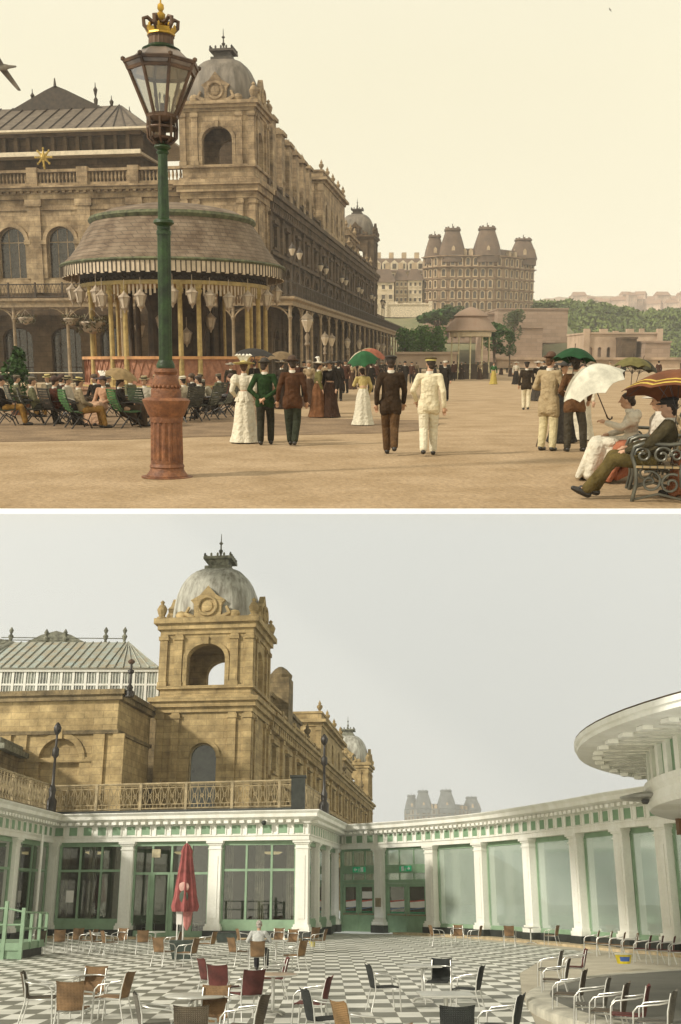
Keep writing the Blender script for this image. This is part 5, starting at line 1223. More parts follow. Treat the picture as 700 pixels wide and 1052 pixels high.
def iron_bench(q, face, w_, lb):
    root = empty('iron_bench', q, face, lb, 'bench')
    m = MB()
    for i in range(6): y = .24-.085*i; m.box(-w_/2, w_/2, y-.035, y+.035, .41, .435)
    m.build('seat', mat('bench_wood', (.30,.21,.10), rough=.7, var=.25), root)
    m = MB()
    for z in (.55,.68,.80): m.box(-w_/2, w_/2, -.30-(z-.5)*.25, -.275-(z-.5)*.25, z, z+.09)
    m.build('backrest', MATS['bench_wood'], root)
    cast = mat('cast_iron_grey', (.10,.095,.07), rough=.35, var=.3, metal=.4, spec=.7)
    def spiral(x, cy, cz, r0, turns, s=1, ph=0): return [(x, cy+s*r0*(1-t*.8)*math.cos(ph+turns*6.283*t), cz+r0*(1-t*.8)*math.sin(ph+turns*6.283*t)) for t in [i/22 for i in range(23)]]
    for x in (-w_/2+.03, w_/2-.03):
        m = MB()
        m.tube([(x,.30,.0),(x,.26,.22),(x,.28,.42),(x,.33,.56),(x,.30,.66),(x,.20,.70),(x,-.1,.69),(x,-.32,.72)], .024, 8)
        m.tube([(x,-.38,.0),(x,-.26,.2),(x,-.24,.42),(x,-.33,.70),(x,-.42,.92)], .024, 8); m.tube([(x,.27,.42),(x,-.26,.42)], .02, 6)
        m.tube(spiral(x,.20,.56,.10,1.4), .016, 6); m.tube(spiral(x,-.02,.56,.11,1.4,-1), .016, 6); m.tube(spiral(x,-.18,.56,.08,1.3), .014, 6)
        m.tube(spiral(x,.10,.24,.14,1.4,1,1), .016, 6); m.tube(spiral(x,-.14,.22,.13,1.4,-1,1), .016, 6); m.tube([(x,.30,.02),(x,0,.10),(x,-.36,.02)], .016, 6)
        m.build('arm_frame', cast, root, smooth=50)
    return root
# left row of seated people
SITS = []
def sit(px, Yv, face, lb, dz=0, **k): 
    SITS.append(_sit(px, Yv, face, lb, dz, **k)); return SITS[-1]
def _sit(px, Yv, face, lb, dz=0, **k):
    return person(loc=Vector((X(px,430,Yv), Yv, dz)), face=R(face), seated=True, label=lb, **k)
GC = [(60, 27.3, -50, (.03,.022,.015), 'dark slatted chair behind the olive-coated sitter, with its back towards us'),(81, 26.2, -62, (.035,.12,.025), 'bright green slatted chair holding the man in the straw boater'),(131, 26.4, -62, (.035,.12,.025), 'bright green slatted chair under the tan umbrella'),
      (8, 27.4, -80, (.03,.05,.02), 'dark green slatted chair at the far left edge'),(36, 27.8, -70, (.05,.045,.025), 'grey-green slatted chair of the olive-coated sitter'),(193, 29.0, 50, (.04,.035,.02), 'dark chair of the man in the white cap right of the lamp'),(212, 30.0, 70, (.06,.06,.035), 'dark grey chair right of the white-capped man'),(228, 31.5, 75, (.10,.10,.06), 'grey-green chair nearest the woman in white'),(152, 27.6, -40, (.03,.05,.02), 'dark chair left of the lamp pedestal')]
for i, (px, Yv, fc, cl, lb) in enumerate(GC):
    slat_chair(Vector((X(px,430,Yv), Yv, 0)), R(fc), .62 if i not in (1,2) else .78, cl, lb, 'garden chairs left of the lamp', back=.46)
sit(6, 27.3, -80, 'seated man with brown trousers at the far left edge', coat=BLK, legs=(.27,.15,.04), hat='bowler', hatc=BLK, detail=1)
sit(38, 27.7, -70, 'seated figure in olive coat, second from the left edge', coat=(.13,.125,.07), legs=DGR, hat='cap', hatc=(.15,.12,.08), detail=1)
sit(61, 27.2, -50, 'sitter in dark rust cape on the dark slatted chair', coat=(.07,.025,.015), legs=BLK, hat='bonnet', hatc=(.06,.03,.02), detail=1)
sit(86, 26.0, -62, 'seated man in grey-tan jacket with straw boater and brown trousers', coat=(.24,.19,.12), legs=(.27,.15,.045), hat='boater', hatc=(.50,.40,.16), band=BLK, detail=1)
sit(106, 27.6, 160, 'seated woman in salmon dress with dark flowered hat', sex='f', coat=(.45,.26,.16), skirt=(.45,.28,.18), hat='wide', hatc=(.06,.04,.04), feather=True, detail=1)
sit(128, 26.7, -62, 'woman in black on the green chair under the tan umbrella', sex='f', coat=BLK, skirt=(.06,.04,.025), hat='bonnet', hatc=(.08,.05,.03), detail=1)
sit(149, 27.9, 175, 'seated man with straw boater and pale shirt just left of the lamp pedestal', coat=(.42,.37,.29), legs=(.14,.08,.04), hat='boater', hatc=(.30,.24,.13), band=BLK, detail=1)
sit(187, 29.0, 60, 'reclining man in white cap and cream jacket right of the lamp pedestal', coat=(.50,.42,.30), legs=(.28,.15,.05), hat='cap', hatc=(.60,.54,.42), detail=1, pose=dict(kL=(-.12,.40,.56), aL=(-.12,.72,.12), kR=(.10,.42,.52), aR=(.10,.66,.1)))
sit(203, 29.6, 70, 'sitter in black and white next to the white-capped man', coat=(.10,.09,.07), legs=BLK, hat='cap', hatc=(.08,.06,.05), detail=1)
sit(219, 30.6, 100, 'man leaning forward in a grey cap left of the woman in white', coat=(.34,.30,.22), legs=BLK, hat='cap', hatc=(.25,.22,.17), detail=1, pose=dict(che=(0,.12,.78), nec=(0,.24,.92), hea=(0,.32,1.04), sL=(-.18,.2,.9), sR=(.18,.2,.9), eL=(-.22,.34,.68), wL=(-.1,.45,.6), eR=(.22,.34,.68), wR=(.1,.45,.6)))
sit(172, 31.0, 180, 'seated figure in brown behind the lamp post', coat=(.12,.07,.04), legs=BLK, hat='bowler', hatc=(.10,.06,.04), detail=1)
more = [(22,31.5,-60,1,'olive-coated sitter in the back row, leftmost'),(50,32,170,3,'straw-hatted sitter in the back row behind the dark rust cape'),(68,31,-40,2,'rust-caped sitter in the back row near the potted shrub'),(97,31.5,150,5,'black-dressed sitter in the back row behind the straw boater man'),
 (115,32,-90,3,'straw-hatted sitter in the back row left of the tan umbrella'),(138,31.5,-120,1,'olive-coated sitter in the back row right of the tan umbrella'),(160,31,90,6,'pale-shirted sitter in the back row beside the lamp pedestal'),(196,33.5,120,5,'black-dressed sitter in the back row right of the lamp post'),
 (209,34,-60,6,'pale-shirted sitter in the back row by the kiosk'),(224,35,60,1,'olive-coated sitter in the back row by the kiosk'),(236,33,80,2,'rust-caped sitter left of the woman in white'),(74,28.6,-100,6,'pale-shirted sitter between the green chairs')]
for px, Yv, fc, k, lb in more:
    c = copy_tree(SITS[k]); c.location = (X(px,430,Yv), Yv, 0); c.rotation_euler = (0,0,R(fc)); c['label'] = lb; c['group'] = 'sitters in the back row left'
    slat_chair(Vector((X(px,430,Yv), Yv, 0)), R(fc), .6, (.05,.05,.03), 'dark chair under the '+lb.replace(' in the back row',''), 'chairs in the back row left', back=.46)
umbrella(P(126,379,26.6), .46, .22, (.25,.17,.08), (R(8),R(16)), 'tan umbrella over the green chair at the left', length=.5, cat='umbrella')
umbrella(P(262,358,31), .62, .20, (.035,.03,.025), (R(5),R(4)), 'black umbrella behind the woman in the yellow hat', length=.85)
umbrella(P(289,361,33), .50, .24, (.17,.115,.06), (R(5),R(0)), 'brown umbrella behind the green and brown jackets', length=.85)
umbrella(P(372,361,27.2), .42, .28, (.02,.085,.03), (R(20),R(-8)), 'green parasol over the woman in the tan blouse', length=.6, cat='parasol', col2=(.42,.36,.26))
umbrella(P(383,358,30), .48, .24, (.27,.09,.05), (R(5),R(10)), 'rust coloured parasol behind the green one', length=.8, cat='parasol', col2=(.30,.30,.16))
umbrella(P(591,357.5,19), .42, .24, (.012,.055,.018), (R(-6),R(4)), 'dark green umbrella above the brown-jacketed man', length=.75)
umbrella(P(603,377,14.3), .47, .30, (.56,.53,.43), (R(10),R(-27)), 'large white parasol held by the seated woman in white', length=.75, cat='parasol', col2=(.36,.33,.25))
umbrella(P(651,367,21), .40, .20, (.14,.12,.04), (R(0),R(2)), 'olive umbrella with a dark shaft above the seated women', length=.75)
umbrella(P(661,369,23), .42, .24, (.05,.045,.025), (R(0),R(14)), 'dark olive umbrella just behind the lighter olive one', length=.75)
umbrella(P(699,380,12.4), .68, .30, (.15,.055,.022), (R(-8),R(4)), 'big brown umbrella with yellow striped border at the right edge', band=(.50,.36,.08), length=1.05)
# right foreground group
def spot(px, Yv): return Vector((X(px,480,Yv), Yv, 0))
SPR = dict(pel=(0,0,.47), wai=(0,-.10,.60), che=(0,-.18,.76), nec=(0,-.21,.93), hea=(0,-.17,1.07), hL=(-.10,.02,.46), hR=(.10,.02,.46), kL=(-.12,.44,.48), aL=(-.10,.74,.11), kR=(.10,.42,.50), aR=(.10,.62,.11),
   fL=(-.10,.88,.18), fR=(.12,.76,.16), sL=(-.18,-.17,.89), eL=(-.25,.05,.68), wL=(-.12,.30,.58), sR=(.18,-.20,.89), eR=(.27,-.02,.66), wR=(.20,.24,.60))
iron_bench(spot(675, 12.75), R(76), 1.25, 'ornate iron bench with scrolled arms at the right edge')
person(loc=spot(668, 12.45), face=R(82), h=1.80, seated=True, coat=(.06,.048,.025), legs=(.115,.085,.03), hat='cap', hatc=BLK, detail=2, pose=SPR, label='man in dark suit sprawling on the iron bench with legs stretched out left')
iron_bench(spot(668, 14.35), R(74), 1.9, 'second iron bench behind, carrying the women in white')
person(loc=spot(644, 14.5), face=R(74), h=1.70, full=True, seated=True, sex='f', coat=(.58,.52,.42), skirt=(.62,.57,.46), puff=True, hair=(.045,.022,.015), detail=2, label='seated woman in frilly white dress with dark bun behind the white parasol',
   pose=dict(eL=(-.24,.10,.78), wL=(-.10,.32,.84), eR=(.25,.06,.72), wR=(.08,.28,.66), che=(0,-.02,.82), nec=(0,.0,1.0), hea=(0,.05,1.15)))
person(loc=spot(668, 14.2), face=R(85), h=1.66, seated=True, sex='f', coat=(.55,.50,.42), skirt=(.36,.13,.07), puff=True, hat='wide', hatc=(.55,.50,.42), detail=2, label='seated woman with white wide hat and rust pink skirt behind the sprawling man',
   pose=dict(kL=(-.12,.44,.48), aL=(-.10,.60,.10), kR=(.10,.44,.48), aR=(.12,.66,.10)))
person(loc=Vector((X(733,480,12.6), 12.55, 0)), face=R(70), h=1.60, seated=True, sex='f', coat=(.20,.08,.04), skirt=(.25,.10,.05), hat=None, detail=1, label='woman in rust brown skirt cut off at the right edge')
m = MB(); a = P(551,459); m.tube([(a.x,a.y,0),(a.x+.22,a.y+.1,.86),(a.x+.28,a.y+.12,.93),(a.x+.34,a.y+.14,.88)], .012, 6); tag(m.build('walking_cane', MATS['dark_wood']), 'dark walking cane leaning to the left of the cream-coated man', 'cane')
# potted shrub and little fence by the kiosk
q = P(72, 418); r_ = leafy('potted_shrub', (q.x, q.y-6, 1.25), (.5,.5,.85), 900, leafd, 'spiky potted shrub left of the kiosk steps', 'plant', trunk=True, seed=3, ls=.08)
MB().lathe([(.28,0),(.36,.42),(.38,.45),(.30,.45)], 14).build('pot', ter, r_, smooth=40)
def low_fence(a, b, lb, h=1.0):
    root = empty('low_fence', a, label=lb, cat='fence'); d = Vector(b)-Vector(a); n = int(d.length/.55); m = MB()
    for i in range(n+1): p_ = d*i/n; m.tube([(p_.x,p_.y,0),(p_.x,p_.y,h)], .025, 5)
    m.build('post', ironU, root); m = MB()
    for z in (h*.35, h): m.tube([(0,0,z),(d.x,d.y,z)], .03, 5)
    m.build('rail', creamU, root)
low_fence(P(-10,400), P(86,400), 'low railing with pale rail in front of the verandah at far left')
# ================================================================ LOWER PLACE: the same building today, with its terrace cafe
FR = 'l'
stoneL = mat('honey_stone', (.58,.44,.225), rough=.9, var=.2, scale=.7, bump=.5, bscale=6, col2=(.34,.25,.12), pat=(1.15,.42,.02,.55), speck=(1.5,.35))
stoneLd = mat('honey_stone_weathered', (.38,.29,.155), rough=.9, var=.2, scale=.7, bump=.5, bscale=6, col2=(.13,.10,.055), pat=(1.15,.42,.02,.5), speck=(1.5,.4))
leadL = mat('streaked_lead', (.55,.545,.48), rough=.55, scale=3.2, col2=(.20,.185,.15), streak=True)
darkL = mat('weathered_lead', (.20,.20,.15), rough=.7, var=.3)
frameL = mat('tan_window_frame', (.40,.33,.20), rough=.7)
glassL = mat('dull_green_glass', (.05,.06,.045), rough=.1, var=.3, scale=2, spec=.7)
whiteP = mat('white_paint', (.88,.88,.83), rough=.5, scale=1.3, col2=(.74,.73,.65), bump=.15, bscale=12, streak=True, speck=(9,.07))
greenP = mat('sage_green_paint', (.24,.36,.235), rough=.5, var=.08, scale=2)
greenD = mat('deep_sage_paint', (.22,.35,.22), rough=.5, var=.08, scale=2)
blackP = mat('black_plinth', (.035,.04,.035), rough=.6, var=.2)
OYl = 66.0; OXl = X(258, 700, OYl); RZl = -math.atan(.12)
spl = empty('spa_building', (OXl, OYl, 0), RZl, label='honey stone spa building with streaked lead dome and receding wing, in the misty present-day scene', cat='building')
zl = lambda r, Y=OYl: Z(r, Y)
ztl = (zl(838), zl(731), zl(716), zl(703), zl(660), zl(650), zl(634), zl(572, OYl+2.9), zl(547, OYl+2.9))
MSL = (stoneL, darkL, leadL, glassL, frameL); MSLd = (stoneLd, darkL, leadL, glassL, frameL)
tower(spl, Matrix.Identity(4), 6.1, 5.8, ztl, MSL)
c1l, c1tl = ztl[1], ztl[2]; zbl = ztl[0]-2
flw = [(zbl, zbl+(c1l-zbl)*.60, zbl+1.2, zbl+(c1l-zbl)*.40, .7), (zbl+(c1l-zbl)*.60, c1l, zbl+(c1l-zbl)*.66, zbl+(c1l-zbl)*.88, 0)]
side_wing(spl, Matrix.Identity(4), 5.81, 80, 0, c1l, c1tl-.05, MSL, 5.6, flw, par=.9)
SPA = (spl, stoneL, stoneL, frameL, glassL)
attic(31, 7.5, 17, .35, c1tl, Z(735, OYl+32)-1.2)
attic(56, 6.0, 10, -.6, c1tl, c1tl+2.4)
m = MB(); m.box(-5.6,-1.0,12,27,c1tl-.1,c1tl+2.3); m.box(-5.8,-.8,11.8,27,c1tl+2.3,c1tl+2.6); m.box(-1.5,.2,13.5,15.5,c1tl-.1,Z(697,OYl+14)); m.lathe([(.9,0),(.95,.3),(.5,.8),(.2,1.0)],10,(-.65,14.5,Z(697,OYl+14)))
m.build('chimney', stoneLd, spl)
tower(spl, Matrix.Translation((.1,80,0)), 6.1, 5.8, (0,)+ztl[1:], MSL, arch_low=False)
roof_clutter(spl, stoneLd, leadL, c1tl, (22, 50, 70))
# block standing forward left of the tower, with a blind arch
bx1 = -6.7; by = -6.2; zt_ = Z(712, 60); zs_ = Z(752, 60); T = Matrix.Translation((-24, by, 0)); Wb = 24+bx1
ca = (X(82,770,60)-OXl)/math.cos(RZl)+24-.7; aw = 2.5
m = MB(T); zsp = Z(778,60); m.arch_wall(0, Wb, zbl, zs_, .35, [(ca, aw, zbl+1.0, zsp, aw/2)]); m.box(0, Wb, .35, 6.4, zbl, zs_); m.box(0, Wb, 0, 6.4, zs_, zt_); m.build('wall', stoneL, spl)
m = MB(T); m.arc_band(ca, zsp, aw, aw/2, .35, -.12, -.001); m.box(ca-aw/2-.9, ca+aw/2+.9, -.1, -.002, zsp-.15, zsp+.1)
for dx_ in (-3.4, -2.4, 2.4, 3.6, -7.4, -6.2, -11): m.box(ca+dx_-.35, ca+dx_+.35, -.16, -.003, zbl, zs_-.02)
m.box(ca-.15,ca+.15,-.22,-.13,zsp+aw/2-.05,zsp+aw/2+.5)
m.build('pilaster', stoneL, spl)
m = MB(T); m.box(-.1, Wb+.15, -.18, 6.5, zs_, zs_+.22); m.box(-.2, Wb+.45, -.45, 6.6, zt_, zt_+.3); m.box(-.2, Wb+.3, -.28, 6.55, zt_-.3, zt_-.002); m.build('cornice', stoneLd, spl)
# glass-roofed gallery behind
gy = 72.0; gx0, gx1 = X(-60,690,gy), X(163,690,gy); gh = empty('glasshouse', (gx0, gy, 0), label='white-framed glasshouse with pale green and rusty glass roof behind the stone block', cat='glasshouse')
za, ze, zr = Z(722,gy), Z(688,gy), Z(661,gy+6); Wg = gx1-gx0
MB().box(0,Wg,.2,11.5,2,za).build('base_wall', stoneLd, gh)
m = MB(); nb = 18
for i in range(nb+1): x = Wg*i/nb; m.box(x-.09, x+.09, -.1, .1, za, ze)
for z in (za, (za+ze)/2+.1, ze): m.box(0, Wg, -.08, .08, z-.07, z+.07)
m.box(-.1,Wg+.1,-.2,.15,ze-.18,ze+.05); m.build('frame', whiteP, gh)
m = MB()
for i in range(nb*4): x = Wg*i/nb/4; m.box(x-.02,x+.02,-.05,.05,za,ze)
m.build('glazing_bar', whiteP, gh)
MB().box(0,Wg,.0,.02,za,ze).build('pane', mat('reflective_grey_glass', (.26,.28,.23), rough=.15, var=.35, scale=.9, spec=.8), gh)
m = MB(); m.frustum((-.3,Wg+.2,-.4,12.4), ze+.06, (3,Wg-3.5,5.6,6.4), zr); m.build('glass_roof', mat('pale_roof_glass', (.42,.50,.47), rough=.35, scale=1.1, col2=(.42,.34,.22), spec=.7), gh)
m = MB()
for i in range(26):
    x = Wg*i/25; xt = min(max(x,3),Wg-3.5); m.tube([(x,-.42,ze+.1),(xt,5.6,zr+.04)], .05, 4)
m.build('roof_bar', mat('grey_roof_bar', (.40,.40,.33), rough=.6), gh)
# dark gables and finials beyond it
for i, (px, r0, r1, w_, lb) in enumerate(((-2,664,656,3.4,'dark crested roof gable cut off by the left edge'),(57,662,648,3.6,'dark crested roof gable above the glasshouse'))):
    Yg = 84; q = P(px, r0, Yg); root = empty('roof_gable', (q.x, Yg, q.z-4), label=lb, cat='roof'); m = MB(); h_ = Z(r1,Yg)-q.z
    m.face_prism([(-w_,0),(w_,0),(w_,3.6),(w_*.35,4+h_*.7),(0,4+h_),(-w_*.35,4+h_*.7),(-w_,3.6)], 0, 3); m.build('gable', darkL, root)
    m = MB(); 
    for x in (-w_-.2, w_+.6, w_+2.2): m.lathe([(.25,3),(.2,4.1),(.1,4.3),(.24,4.7),(.08,4.9),(.2,5.2),(.03,5.5)], 8, (x,0,0))
    m.tube([(-w_-1,0,4.1),(w_+2.3,0,4.1)], .08, 4); m.tube([(-w_-1,0,4.6),(w_+2.2,0,4.5)], .04, 4)
    m.build('finial', darkL, root)
# ---------------- terrace floor
base = mat('pale_concrete', (.52,.48,.38), rough=.85, scale=1.2, col2=(.40,.36,.28), bump=.15, bscale=30)
fl = MB().prism([(-21,12),(22,12),(22,62),(-21,62)], -.3, 0).build('floor', base); tag(fl, kind='structure')
def tile_mat():
    m = bpy.data.materials.new('chequered_tiles'); m.use_nodes = True; nt = m.node_tree; N = nt.nodes.new; L = nt.links.new; b = nt.nodes['Principled BSDF']
    tc = N('ShaderNodeTexCoord'); mp = N('ShaderNodeMapping'); mp.inputs['Rotation'].default_value = (0,0,R(-1.5)); mp.inputs['Scale'].default_value = (1/.46, 1/.86, 1)
    ck = N('ShaderNodeTexChecker'); ck.inputs['Scale'].default_value = 1; ck.inputs[1].default_value = (.84,.835,.77,1); ck.inputs[2].default_value = (.215,.215,.175,1)
    sx = N('ShaderNodeSeparateXYZ'); cx = N('ShaderNodeCombineXYZ'); L(tc.outputs['Object'], mp.inputs[0]); L(mp.outputs[0], sx.inputs[0]); L(sx.outputs[0], cx.inputs[0]); L(sx.outputs[1], cx.inputs[1]); cx.inputs[2].default_value = .5
    L(cx.outputs[0], ck.inputs[0])
    br = N('ShaderNodeTexBrick'); br.offset = 0; br.inputs['Scale'].default_value = 1; br.inputs['Brick Width'].default_value = 1; br.inputs['Row Height'].default_value = 1; br.inputs['Mortar Size'].default_value = .012
    for k, v in (('Color1',(1,1,1,1)),('Color2',(.86,.86,.84,1)),('Mortar',(.6,.58,.52,1))): br.inputs[k].default_value = v
    L(cx.outputs[0], br.inputs['Vector'])
    n = N('ShaderNodeTexNoise'); n.inputs['Scale'].default_value = .7; n.inputs['Detail'].default_value = 7; L(tc.outputs['Object'], n.inputs['Vector'])
    r = N('ShaderNodeMapRange'); r.inputs['From Min'].default_value = .3; r.inputs['From Max'].default_value = .7; r.inputs['To Min'].default_value = .70; r.inputs['To Max'].default_value = 1.10; L(n.outputs[0], r.inputs['Value'])
    m1 = N('ShaderNodeMix'); m1.data_type = 'RGBA'; m1.blend_type = 'MULTIPLY'; m1.inputs['Factor'].default_value = 1; L(ck.outputs[0], m1.inputs[6]); L(br.outputs[0], m1.inputs[7])
    m2 = N('ShaderNodeMix'); m2.data_type = 'RGBA'; m2.blend_type = 'MULTIPLY'; m2.inputs['Factor'].default_value = 1; L(m1.outputs[2], m2.inputs[6]); L(r.outputs[0], m2.inputs[7])
    L(m2.outputs[2], b.inputs['Base Color']); r2 = N('ShaderNodeMapRange'); r2.inputs['To Min'].default_value = .35; r2.inputs['To Max'].default_value = .65; L(n.outputs[0], r2.inputs['Value']); L(r2.outputs[0], b.inputs['Roughness'])
    return m
HT = Z(831, P(315, 966).y); HT = 6.25
def top(px, row): q = P(px, row, z=HT); return (q.x, q.y)
pA, pB = top(54, 838), top(313, 833)
pL = (pA[0]-.4, pA[1]-11.5)
cpts = [top(a, b) for a, b in ((346,848.5),(400,845.5),(450,841.5),(500,836.5),(550,829.5),(600,821.5),(640,814.5),(690,807),(740,797))]
def dense(pts, n=6):
    o = []
    for i in range(len(pts)-1):
        p0, p1, p2, p3 = [Vector(pts[min(max(k,0),len(pts)-1)]) for k in (i-1,i,i+1,i+2)]
        for j in range(n):
            t = j/n; o.append(tuple(.5*((2*p1)+(p2-p0)*t+(2*p0-5*p1+4*p2-p3)*t*t+(3*p1-p0-3*p2+p3)*t**3)))
    return o+[tuple(pts[-1])]
curve = dense(cpts)
def pxof(x, y, z=2.2):
    a = PITCH['l']; dz = z-2.2; return 350+F*x/(y*math.cos(a)+dz*math.sin(a))
def on_path(path, px):
    for a, b in zip(path, path[1:]):
        pa, pb = pxof(*a), pxof(*b)
        if (pa-px)*(pb-px) <= 0 and pa != pb: t = (px-pa)/(pb-pa); d = Vector((b[0]-a[0], b[1]-a[1])); return Vector((a[0]+(b[0]-a[0])*t, a[1]+(b[1]-a[1])*t)), math.atan2(d.y, d.x)
    return None
zA, zB_, zC, zD = 4.80, 5.08, 5.62, HT        # architrave bottom, frieze bottom, frieze top, cornice top
ENT = [(-.45,zA),(.30,zA),(.30,zB_-.05),(.36,zB_-.05),(.36,zB_),(.26,zB_+.02),(.26,zC),(.38,zC+.02),(.38,zC+.10),(.78,zC+.30),(.80,zD-.16),(.92,zD-.04),(.92,zD),(-.45,zD+.02)]
def walk(path, step, off0=.0):
    res = []; d0 = off0
    for a, b in zip(path, path[1:]):
        va, vb = Vector(a), Vector(b); L_ = (vb-va).length; dr = (vb-va)/L_
        while d0 < L_: q = va+dr*d0; res.append((q, math.atan2(dr.y, dr.x))); d0 += step
        d0 -= L_
    return res
def entab(path, root):
    MB().sweep(path, ENT).build('entablature', whiteP, root, smooth=20)
    m = MB()
    for q, a in walk(path, .84, .4): mm = MB(Mx((q.x,q.y,0), a)); mm.box(-.24,.24,-.285,-.262,zB_+.07,zC-.05); m.add(mm.v, mm.f)
    m.build('frieze_panel', greenD, root)
    m = MB()
    for q, a in walk(path, .84, .4): mm = MB(Mx((q.x,q.y,0), a)); mm.box(-.30,-.24,-.31,-.262,zB_+.03,zC-.0); mm.box(.24,.30,-.31,-.262,zB_+.03,zC-.0); mm.box(-.12,.12,-.70,-.382,zC+.03,zC+.17); m.add(mm.v, mm.f)
    for q, a in walk(path, .84, .82): mm = MB(Mx((q.x,q.y,0), a)); mm.box(-.12,.12,-.70,-.382,zC+.03,zC+.17); m.add(mm.v, mm.f)
    m.build('bracket', whiteP, root)
def column(q, a, root, w_=.62, d_=.5):
    m = MB(Mx((q[0],q[1],0), a)); h = w_/2
    m.box(-h-.12,h+.12,-d_*.5-.12,.1,.42,.62); m.box(-h-.07,h+.07,-d_*.5-.07,.1,.62,.74); m.box(-h,h,-d_*.5,.12,.74,zA-.42)
    m.box(-h*.55,h*.55,-d_*.5-.03,-d_*.5+.01,1.0,zA-.75)
    m.box(-h-.04,h+.04,-d_*.5-.04,.1,zA-.42,zA-.36); m.box(-h+.0,h-.0,-d_*.5,.11,zA-.36,zA-.2); m.box(-h-.06,h+.06,-d_*.5-.06,.1,zA-.2,zA-.12); m.box(-h-.13,h+.13,-d_*.5-.13,.1,zA-.12,zA-.003)
    m.build('column', whiteP, root)
    m = MB(Mx((q[0],q[1],0), a)); m.box(-h-.16,h+.16,-d_*.5-.16,.12,0,.42); m.build('column_plinth', blackP, root)
winG = glass('cafe_glass', (.80,.82,.78), refl=.05, rough=.02)
def bay(pa, pb, root, lights=3, ztr=3.35, sill=.95, gm=None, green=None, doors=False, off=.0, plinth=True):
    """green framed glazing between two columns"""
    green = green or greenP; va, vb = Vector(pa), Vector(pb); Ln = (vb-va).length; a = math.atan2(vb.y-va.y, vb.x-va.x); T = Mx((va.x,va.y,0), a); y0_, y1_ = off-.06, off+.06
    m = MB(T); x0_, x1_ = .30, Ln-.30; z1 = zA-.002; 
    m.box(x0_,x0_+.14,y0_,y1_,.4,z1); m.box(x1_-.14,x1_,y0_,y1_,.4,z1); m.box(x0_+.14,x1_-.14,y0_,y1_,z1-.22,z1)
    if not doors: m.box(x0_+.14,x1_-.14,y0_,y1_,sill-.1,sill)
    for i in range(1, lights): x = x0_+(x1_-x0_)*i/lights; m.box(x-.055,x+.055,y0_+.005,y1_-.005,sill if not doors else .1,z1-.22)
    if ztr: m.box(x0_+.14,x1_-.14,y0_+.008,y1_-.008,ztr-.06,ztr+.06)
    if doors:
        for i in range(1, lights):
            x = x0_+(x1_-x0_)*i/lights; m.box(x+.06,x+.17,y0_-.02,y1_+.02,.1,ztr-.06); m.box(x-.17,x-.06,y0_-.02,y1_+.02,.1,ztr-.06)
        m.box(x0_+.14,x1_-.14,y0_,y1_,.05,.38)
    fo = m.build('window', green, root)
    g = MB(T); g.box(x0_+.1,x1_-.1,off-.01,off+.01,sill-.05 if not doors else .3,z1-.1); g.build('pane', gm or winG, fo)
    if not doors:
        m = MB(T); m.box(x0_,x1_,off-.10,off+.10,.42,sill-.1); m.build('sill_panel', green, root)
    m = MB(T); m.box(x0_,x1_,off-.14,off+.14,0,.42 if not doors else .05); m.build('plinth', blackP, root)
# left pavilion
pav = empty('terrace_pavilion', (0,0,0), label='white and green glazed cafe pavilion on the left with columns and balcony roof', cat='pavilion')
mainp = [pL, pA, pB, cpts[0]]
entab(mainp, pav)
cols = [on_path([pA,pB], px) for px in (134, 225)]
aAB = math.atan2(pB[1]-pA[1], pB[0]-pA[0]); aL = math.atan2(pA[1]-pL[1], pA[0]-pL[0]); aR_ = math.atan2(cpts[0][1]-pB[1], cpts[0][0]-pB[0])
cA = (Vector(pA)+Vector((.35,-.1)), aAB); cB = (Vector(pB)+Vector((-.05,.15)), aAB)
lc_ = [(Vector(pL).lerp(Vector(pA), t), aL) for t in (.0, .5)]
for q, a in [cols[0], cols[1], cB]: column(q, a, pav, .66)
column(cA[0], aAB, pav, .5)
for q, a in lc_: column(q, a, pav, .62)
for t in (.30, .62, .94): column(Vector(pB).lerp(Vector(cpts[0]), t), aR_, pav, .42, .42)
bay(cA[0], cols[0][0], pav); bay(cols[0][0], cols[1][0], pav, lights=4, doors=True, ztr=3.2); bay(cols[1][0], cB[0], pav)
bay(lc_[0][0], lc_[1][0], pav, lights=2); bay(lc_[1][0], Vector(pA), pav, lights=2)
bay(Vector(pB).lerp(Vector(cpts[0]), -.02), Vector(pB).lerp(Vector(cpts[0]), .32), pav, lights=1, ztr=None); bay(Vector(pB).lerp(Vector(cpts[0]), .28), Vector(pB).lerp(Vector(cpts[0]), .64), pav, lights=1, ztr=None); bay(Vector(pB).lerp(Vector(cpts[0]), .6), Vector(pB).lerp(Vector(cpts[0]), .96), pav, lights=1, ztr=None)
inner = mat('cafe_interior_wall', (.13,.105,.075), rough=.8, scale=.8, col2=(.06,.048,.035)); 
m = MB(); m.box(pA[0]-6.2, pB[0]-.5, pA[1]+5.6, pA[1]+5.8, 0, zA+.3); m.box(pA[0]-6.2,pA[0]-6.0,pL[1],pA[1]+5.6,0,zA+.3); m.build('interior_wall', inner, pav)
m = MB(); 
for i in range(9): x = pA[0]+1+i*1.55; m.box(x,x+.5,pA[1]+5.3,pA[1]+5.55,.9,3.6)
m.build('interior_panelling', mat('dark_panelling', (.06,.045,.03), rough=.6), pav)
m = MB(); m.prism([(pA[0]-6.2,pL[1]),(pL[0]-.35,pL[1]),(pA[0]-.35,pA[1]+.1),(pB[0]-.35,pB[1]+.35),(pB[0]+.1,pA[1]+5.8),(pA[0]-6.2,pA[1]+5.8)], zA+.1, zA+.3); m.build('ceiling', mat('cafe_ceiling', (.12,.10,.075), rough=.8), pav)
